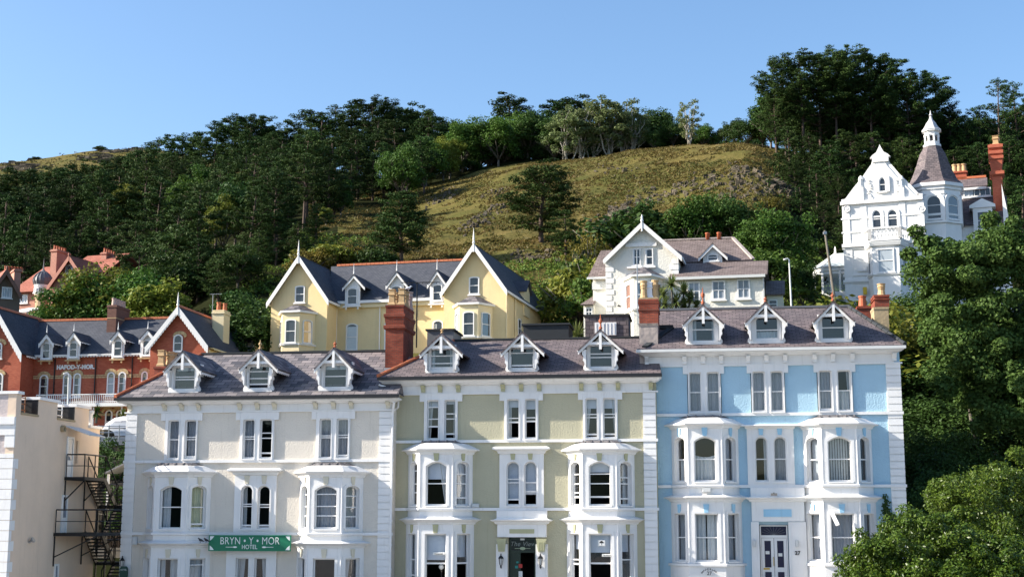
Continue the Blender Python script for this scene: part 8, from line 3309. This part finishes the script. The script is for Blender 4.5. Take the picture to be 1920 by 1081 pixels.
def landing(x0, x1, y0, y1, zz, rails, brk=True):
    m = MB()
    n = max(4, int((x1 - x0) / .12))
    for q in range(n):
        xx = x0 + (x1 - x0) * (q + .5) / n
        m.box(xx - .054, xx + .054, y0 + .05, y1 - .05, zz - .05, zz)
    m.box(x0, x1, y0, y0 + .05, zz - .14, zz + .01)
    m.box(x0, x1, y1 - .05, y1, zz - .14, zz + .01)
    m.box(x0 - .04, x0 - .002, y0, y1, zz - .14, zz + .01)
    m.box(x1 + .002, x1 + .04, y0, y1, zz - .14, zz + .01)
    m.build('landing', BLACK, FE)
    if brk:
        m = MB()
        for yy in (y0 + .1, y1 - .1):
            m.beam((x1, yy, zz - .15), (.02, yy, zz - 1.1), .05, .05)
            m.beam((.04, yy, zz - .15), (.04, yy, zz - 1.5), .05, .05)
        m.build('landing_bracket', BLACK, FE)
    m = MB()
    for r_ in rails:
        rail(m, r_)
    m.build('landing_railing', BLACK, FE)


def flight(xa, xb, y0, za, y1, zb_):
    m = MB()
    n = 9
    for q in range(1, n):
        t = q / n
        yy, zz = y0 + (y1 - y0) * t, za + (zb_ - za) * t
        m.box(xa + .03, xb - .03, yy - .13, yy + .13, zz - .04, zz + .03)
    for xx in (xa, xb):
        m.beam((xx, y0, za - .05), (xx, y1, zb_ - .05), .06, .27)
    m.build('stair_flight', BLACK, FE)
    m = MB()
    for xx in (xa, xb):
        rail(m, [(xx, y0, za), (xx, y1, zb_)], mid=False)
    m.build('stair_railing', BLACK, FE)


landing(.06, W1[1], ys1, yl1, zl1, [[(W1[1], ys1, zl1), (W1[1], yl1 - .0, zl1)], [(.1, ys1, zl1), (W1[1], ys1, zl1)]])
flight(*W1, yl1, zl1, yl2, zl2)
landing(.06, W2[1] + .1, yl2, yl2 + 1.1, zl2, [[(.1, yl2 + 1.1, zl2), (W2[1] + .1, yl2 + 1.1, zl2), (W2[1] + .1, yl2, zl2)]], False)
flight(*W2, yl2, zl2, yl1, zl3)
landing(.06, W2[1] + .1, ys1 - .8, yl1, zl3, [[(W2[1] + .1, yl1, zl3), (W2[1] + .1, ys1 - .8, zl3), (.1, ys1 - .8, zl3)]])
flight(*W1, yl1, zl3, yl2, zl4)
landing(.06, W2[1] + .1, yl2, yl2 + 1.1, zl4, [[(.1, yl2 + 1.1, zl4), (W2[1] + .1, yl2 + 1.1, zl4), (W2[1] + .1, yl2, zl4)]], False)
flight(*W2, yl2, zl4, yl1, zl4 - 1.4)
m = MB()
for yy in (yl2 + .03, yl2 + 1.07):
    for xx in (.06, W2[1] + .12):
        m.beam((xx, yy, z0), (xx, yy, zl2 - .02), .07, .07)
m.build('support_post', BLACK, FE)

# ---- behind the gap: rough stone retaining wall with plants, fence, covered boat, lean-to
def wall_face(name, label, cat, pa, pb_, pt, pb2, D, mat, th=.6):
    a, b = at(pa, pt, D), at(pb_, pt, D)
    zb_ = at(pa, pb2, D).z
    m = MB()
    m.box(a.x, b.x, D, D + th, zb_, (a.z + b.z) / 2)
    return tag(m.build(name, mat), label, cat)


rg = np.random.default_rng(3)
m = MB()
for i in range(420):
    px, t = rg.uniform(120, 262), rg.uniform(0, 1)
    D = 78 + 12 * (1 - t) + rg.uniform(-.4, .4)
    P_ = at(px, 842 + 150 * t, D)
    s_ = rg.uniform(.22, .5)
    vs = []
    for (i_, j_, k_) in ((-1, -1, -1), (1, -1, -1), (1, 1, -1), (-1, 1, -1), (-1, -1, 1), (1, -1, 1), (1, 1, 1), (-1, 1, 1)):
        vs.append((P_.x + i_ * s_ * rg.uniform(.5, 1), P_.y + j_ * s_ * .8, P_.z + k_ * s_ * rg.uniform(.4, .8)))
    m.add(vs, [(0, 3, 2, 1), (4, 5, 6, 7), (0, 1, 5, 4), (1, 2, 6, 5), (2, 3, 7, 6), (3, 0, 4, 7)])
o = m.build('rubble_bank', ROCK)
tag(o, 'rough rubble stone bank in the gap behind the fire escape', 'stone bank')
V = []
cl = []
for i in range(70):
    px, py = rg.uniform(170, 262), rg.uniform(826, 905)
    D = 90.5 - (py - 826) / 80 * 6
    P_ = at(px, py, D - .6)
    cl.append((P_.x, P_.y, P_.z, .35, .35, .3))
for i in range(30):
    P_ = at(rg.uniform(205, 250), rg.uniform(920, 1000), 77.5)
    cl.append((P_.x, P_.y, P_.z, .4, .4, .4))
o = bpy.data.objects.new('creeper', quads_mesh('creeper', clump_leaves(cl, 70, (.1, .2), (.07, .12), rg, .4), LEAFD))
COL.objects.link(o)
tag(o, 'green creepers and weeds spilling over the rubble bank', 'creeper')
wall_face('retaining_wall', 'pale grey garden wall above the rubble bank', 'wall', 120, 262, 818, 850, 93, flat('grey_render_wall', (.42, .42, .43), .8), .5)
m = MB()
a, b = at(165, 815, 92.4), at(262, 815, 92.4)
for hh in (0, .42, .84):
    m.tube([(a.x, 92.4, a.z - .25 + hh), (b.x, 92.4, a.z - .25 + hh)], .03, 6)
for k in range(6):
    xx = a.x + (b.x - a.x) * k / 5
    m.tube([(xx, 92.4, a.z - .9), (xx, 92.4, a.z + .65)], .04, 6)
o = m.build('garden_railing', STEEL)
tag(o, 'thin metal railing on the grey garden wall', 'railing')
# covered boat hull-like white tarpaulin
P_ = at(240, 832, 97)
e = empty('covered_trailer', 'rounded load under a white tarpaulin beside the cream house corner', 'tarpaulin', P_)
m = MB()
rows = []
for i in range(9):
    t = i / 8
    w_ = 1.0
    h_ = 1.9 * (max(0, 1 - (1 - min(1, t * 2.4)) ** 2.4)) ** .55 if t < .45 else 1.9
    h_ = max(h_, .35)
    rows.append([(-2.0 + 4.6 * t, y_ * w_, zf * h_) for y_, zf in ((-1, 0), (-1.02, .45), (-.92, .82), (-.5, 1.0), (.5, 1.0), (.92, .82), (1, 0))])
vs = [p for r_ in rows for p in r_]
fs = []
for i in range(8):
    for j in range(6):
        a = i * 7 + j
        fs.append((a, a + 7, a + 8, a + 1))
m.add(vs, fs + [tuple(range(7)), tuple(reversed(range(56, 63)))])
m.build('tarpaulin', TARP, e, smooth=False)
m = MB()
for zz in (.5, 1.05, 1.5):
    m.tube([(-1.4 + zz * .3, -1.06, zz), (2.6, -1.06, zz + .02)], .025, 5)
m.build('lashing_rope', FELT, e)
# boulders by it
for px, py, s_, lb in ((197, 812, .5, 'pale boulder on the garden wall, the larger one'), (190, 816, .35, 'small pale boulder on the garden wall')):
    P_ = at(px, py, 95)
    m = MB()
    m.lathe((0, 0, -.3), [(s_ * .7, 0), (s_, s_ * .4), (s_ * .8, s_ * .9), (s_ * .3, s_ * 1.15)], 7, .3, 1.3, 1)
    o = m.build('boulder', ROCK, None, loc=P_)
    tag(o, lb, 'boulder')
# lean-to roof and posts
P_ = at(222, 885, 76)
e = empty('lean_to', 'small grey lean-to roof on a white post beside the cream house', 'lean-to', P_)
m = MB()
m.slab([(-.45, -1.2, -.05), (1.4, -1.2, .85), (1.4, 1.6, .95), (-.45, 1.6, .05)], .08, n=(-.4, 0, .9))
m.build('roof', flat('grey_sheet_roof', (.3, .3, .31), .6), e)
m = MB()
m.box(-.3, -.18, -1.05, -.93, -2.0, -.12)
m.build('post', WHITE, e)
# picket fences and dark boards low in the gap
for (pa, pb_, pt, pb2, D, lb, sp, mt) in ((196, 224, 913, 946, 78.5, 'dark picket fence in the gap at the middle landing', .2, WOODD), (180, 240, 992, 1026, 76.5, 'dark board fence in the gap below the middle landing', .15, WOODD)):
    a, b = at(pa, pt, D), at(pb_, pt, D)
    zb_ = at(pa, pb2, D).z
    m = MB()
    xx = a.x
    while xx < b.x:
        m.box(xx, xx + sp * .62, D, D + .03, zb_, a.z)
        xx += sp
    m.box(a.x, b.x, D + .031, D + .07, zb_ + .15, zb_ + .25)
    m.box(a.x, b.x, D + .031, D + .07, a.z - .3, a.z - .2)
    tag(m.build('picket_fence', mt), lb, 'fence')
wall_face('yard_wall', 'dark yard wall at the foot of the gap', 'wall', 110, 262, 1026, 1150, 77.5, flat('dull_brown_render', (.30, .27, .23), .9), .4)  # one even dull brown render

# ---------------------------------------------------------------- poles, aerials, small things
def pole(name, label, cat, pb_, pt, D, r0, r1, mat, extra=None):
    a, b = at(*pb_, D), at(*pt, D)
    e = empty(name, label, cat, a)
    m = MB()
    d = b - a
    m.tube([-d.normalized() * 1.5, d * .5, d], [r0, (r0 + r1) / 2, r1], 8)
    m.build('pole', mat, e)
    if extra: extra(e, d)
    return e


def cross(e, d):
    m = MB()
    m.box(d.x - .12, d.x + .12, -.14, .14, d.z - .3, d.z - .1)
    m.build('pole_cap', STEEL, e)


def lamp_arm(e, d):
    m = MB()
    m.tube([d, d + Vector((-.1, 0, .1)), d + Vector((-.28, 0, .06))], .05, 6)
    m.lathe((d.x - .3, 0, d.z - .04), [(.08, 0), (.13, .05), (.08, .12)], 8)
    m.build('lamp_head', PALEW, e)


pole('utility_pole', 'leaning weathered wooden pole left of the white tower house', 'pole', (1567, 575), (1546.5, 432), 104, .12, .085, WOODP, cross)
pole('street_lamp', 'slim white lamp post right of the white house', 'lamp post', (1484, 575), (1479.5, 487), 97, .07, .05, PALEW, lamp_arm)
pole('street_lamp', 'slim white lamp post in front of the red brick house balcony', 'lamp post', (127.5, 765), (129, 701), 98, .08, .06, PALEW, lamp_arm)


def yagi(name, label, H, px, pbase, ptop, y, L, rods, ang=.3, mat=STEEL, r=.03):
    x_, zb_ = H.q(px, pbase, y)
    zt_ = H.z(px, ptop, y)
    e = empty(name, label, 'aerial', H.M @ Vector((x_, y, zb_)), -H.a)
    m = MB()
    h_ = zt_ - zb_
    m.tube([(0, 0, -.3), (0, 0, h_)], r, 6)
    m.build('mast', mat, e)
    m = MB()
    dx, dy = math.cos(ang), math.sin(ang)
    m.beam((-L * .4 * dx, -L * .4 * dy, h_), (L * .6 * dx, L * .6 * dy, h_ + .05), .035, .035)
    for k in range(rods):
        t = -.4 + k / (rods - 1)
        w_ = .22 - .08 * k / rods
        m.beam((L * t * dx + dy * w_, L * t * dy - dx * w_, h_), (L * t * dx - dy * w_, L * t * dy + dx * w_, h_), .02, .02)
    m.build('aerial_rods', mat, e)
    return e


yagi('tv_aerial', 'tall black aerial mast clamped to the tall red brick chimney', HL, 781, 640, 530, 3.0, 1.9, 12, .25, BLACK, .035)
yagi('tv_aerial', 'aerial with many rods on a pole before the white gable windows', HW, 1196, 600, 466, -4.0, 1.7, 11, .1, STEEL, .04)
# swift against the white wall
P_ = HW.M @ Vector((HW.x(1161, -2.0), -2.0, HW.z(1161, 574, -2.0)))
m = MB()
m.tube([(-.16, 0, .02), (-.05, 0, 0), (.08, 0, 0), (.16, 0, .01)], [.008, .04, .045, .01], 6)
for s in (-1, 1):
    m.add([(.06, s * .02, .02), (-.04, s * .02, .02), (-.12, s * .3, .12), (-.03, s * .2, .1)], [(0, 1, 2, 3)])
o = m.build('flying_bird', BIRDM, None, loc=P_)
tag(o, 'tiny dark bird flying before the white house gable wall', 'bird')


# ---------------------------------------------------------------- light and sky
EL, AZ = 29.5, 3.0      # sun elevation; degrees in front of straight left
sd = Vector((-math.cos(R(AZ)) * math.cos(R(EL)), -math.sin(R(AZ)) * math.cos(R(EL)), math.sin(R(EL))))
sl = bpy.data.lights.new('sun', 'SUN')
sl.energy = 5.0
sl.angle = R(.53)
sl.color = (1, .92, .80)
so = bpy.data.objects.new('sun', sl)
so.rotation_euler = sd.to_track_quat('Z', 'Y').to_euler()
so.location = (-60, 0, 80)
COL.objects.link(so)
w = bpy.data.worlds.new('World')
S.world = w
w.use_nodes = True
nt = w.node_tree
sk = nt.nodes.new('ShaderNodeTexSky')
sk.sky_type = 'NISHITA'
sk.sun_disc = False
sk.sun_elevation = R(EL)
sk.sun_rotation = R(270 - AZ)
sk.air_density = 1.0
sk.dust_density = 1.2
sk.ozone_density = 2.5
hsn = nt.nodes.new('ShaderNodeHueSaturation')
hsn.inputs['Saturation'].default_value = 1.1
nt.links.new(sk.outputs[0], hsn.inputs['Color'])
nt.links.new(hsn.outputs[0], nt.nodes['Background'].inputs[0])
nt.nodes['Background'].inputs[1].default_value = .108
S.view_settings.view_transform = 'Standard'
S.view_settings.look = 'None'
S.view_settings.exposure = 1.2
S.view_settings.gamma = 1
S.cycles.max_bounces = 6
S.cycles.transparent_max_bounces = 12
S.cycles.diffuse_bounces = 3
S.cycles.glossy_bounces = 3
S.cycles.caustics_reflective = False
S.cycles.caustics_refractive = False
S.cycles.sample_clamp_indirect = 6
S.cycles.use_denoising = True

# ---------------------------------------------------------------- say which tree is which: by what it stands above, counted upwards
MARKS = [(12, 'the dark brown house'), (78, 'the onion dome'), (125, 'the tile-roofed gable'), (198, 'the second tile-roofed chimney'), (262, 'the red brick dormers'), (333, 'the red brick gable finial'), (413, 'the yellow rooftop chimney'),
         (480, 'the gap left of the yellow house'), (561, 'the left yellow gable'), (658, 'the first yellow-house dormer'), (741, 'the middle yellow-house dormer'), (818, 'the third yellow-house dormer'), (887, 'the right yellow gable'), (960, 'the dark pointed crest pine'), (1056, 'the pine behind the pale stems'),
         (1130, 'the bare saplings'), (1202, 'the white gable apex'), (1262, 'the lone slender tree'), (1337, 'the white house roof dormer'), (1410, 'the white house hip end'), (1480, 'the slim white lamp post'), (1548, 'the leaning pole'), (1615, 'the gable left pinnacle'),
         (1651, 'the gable spire'), (1700, 'the gap beside the slate tower'), (1743, 'the tower tip'), (1798, 'the trio of buff pots'), (1868, 'the tall red chimney'), (1915, 'the right picture edge')]
NUM = ['lowest', 'second', 'third', 'fourth', 'fifth', 'sixth', 'seventh', 'eighth', 'ninth', 'tenth', 'eleventh', 'twelfth', 'thirteenth']

# one entry per tree in planting order: rank counted upwards and landmark below it
CODES = """- - - - - - - - - - - - - - - - - - - - - - - - - - - - - - j4 f5 d5 g6 h6 - i7 j8 - - b10 d10 c11 b11 - - - - - - e1 b2 c3 h4 i4 c5 e5 f6 h7 f7 h8 i8 e9 o9 c10 o11 - - - - - d1 c1 d2 - d3 b4 c5 d5 e6 e7 g7 f8 d9 c9 a10 o10 a11 - - - - d0 c0 b1 c2 b3 a4 g4 f4 b5 d6 c6 d7 a8 c8 b9 - b0 a0 a1 a2 a3 d4 e4 b5 c6 c7 d8 g8 a9 c4 b4 a5 b6 b6 b7 e8 a4 a5 a6 a6 a7 b8 o9 a9 b9 o10 - a11 o8 b11 - - - - - - - - - - - - - - - - - - - - - - - - - - - - - - - - - - o11 - - - - - - - - - - - - - - - - - - - - - - - o19 - - - a12 b12 c12 - a13 - b13 c13 e14 a14 b14 c14 d14 - a15 - b15 - a16 b16 c16 a17 - c17 b17 o18 - - - b19 - a19 - - - - - - - - - - - - - - - - - c20 f21 e21 b22 o23 b24 a24 b26 a26 b27 b28 b20 d21 c21 a20 b21 a21 a22 - a27 a28 - b19 o20 c21 b21 a21 o22 - a24 b24 a25 a26 b26 - b27 c27 - a27 a19 - - - - - - - - - b25 c26 - - - - - - - - - - - - - - - - - - - - - - - - - - - - - - - - - - - - - - - - - - - - - - - - - - - - d14 a14 b14 c14 d25 c25 b25 a26 - a25 b24 c24 a24 - - - e25 b26 o27 b28 a28 - -""".split()
for (e, g, lb), c_ in zip(TREES, CODES):
    if c_ != '-':
        mk = MARKS[int(c_[1:])][1]
        e['label'] = lb + (', the one over ' + mk if c_[0] == 'o' else ', %s upwards over %s' % (NUM['abcdefghijklm'.index(c_[0])], mk))
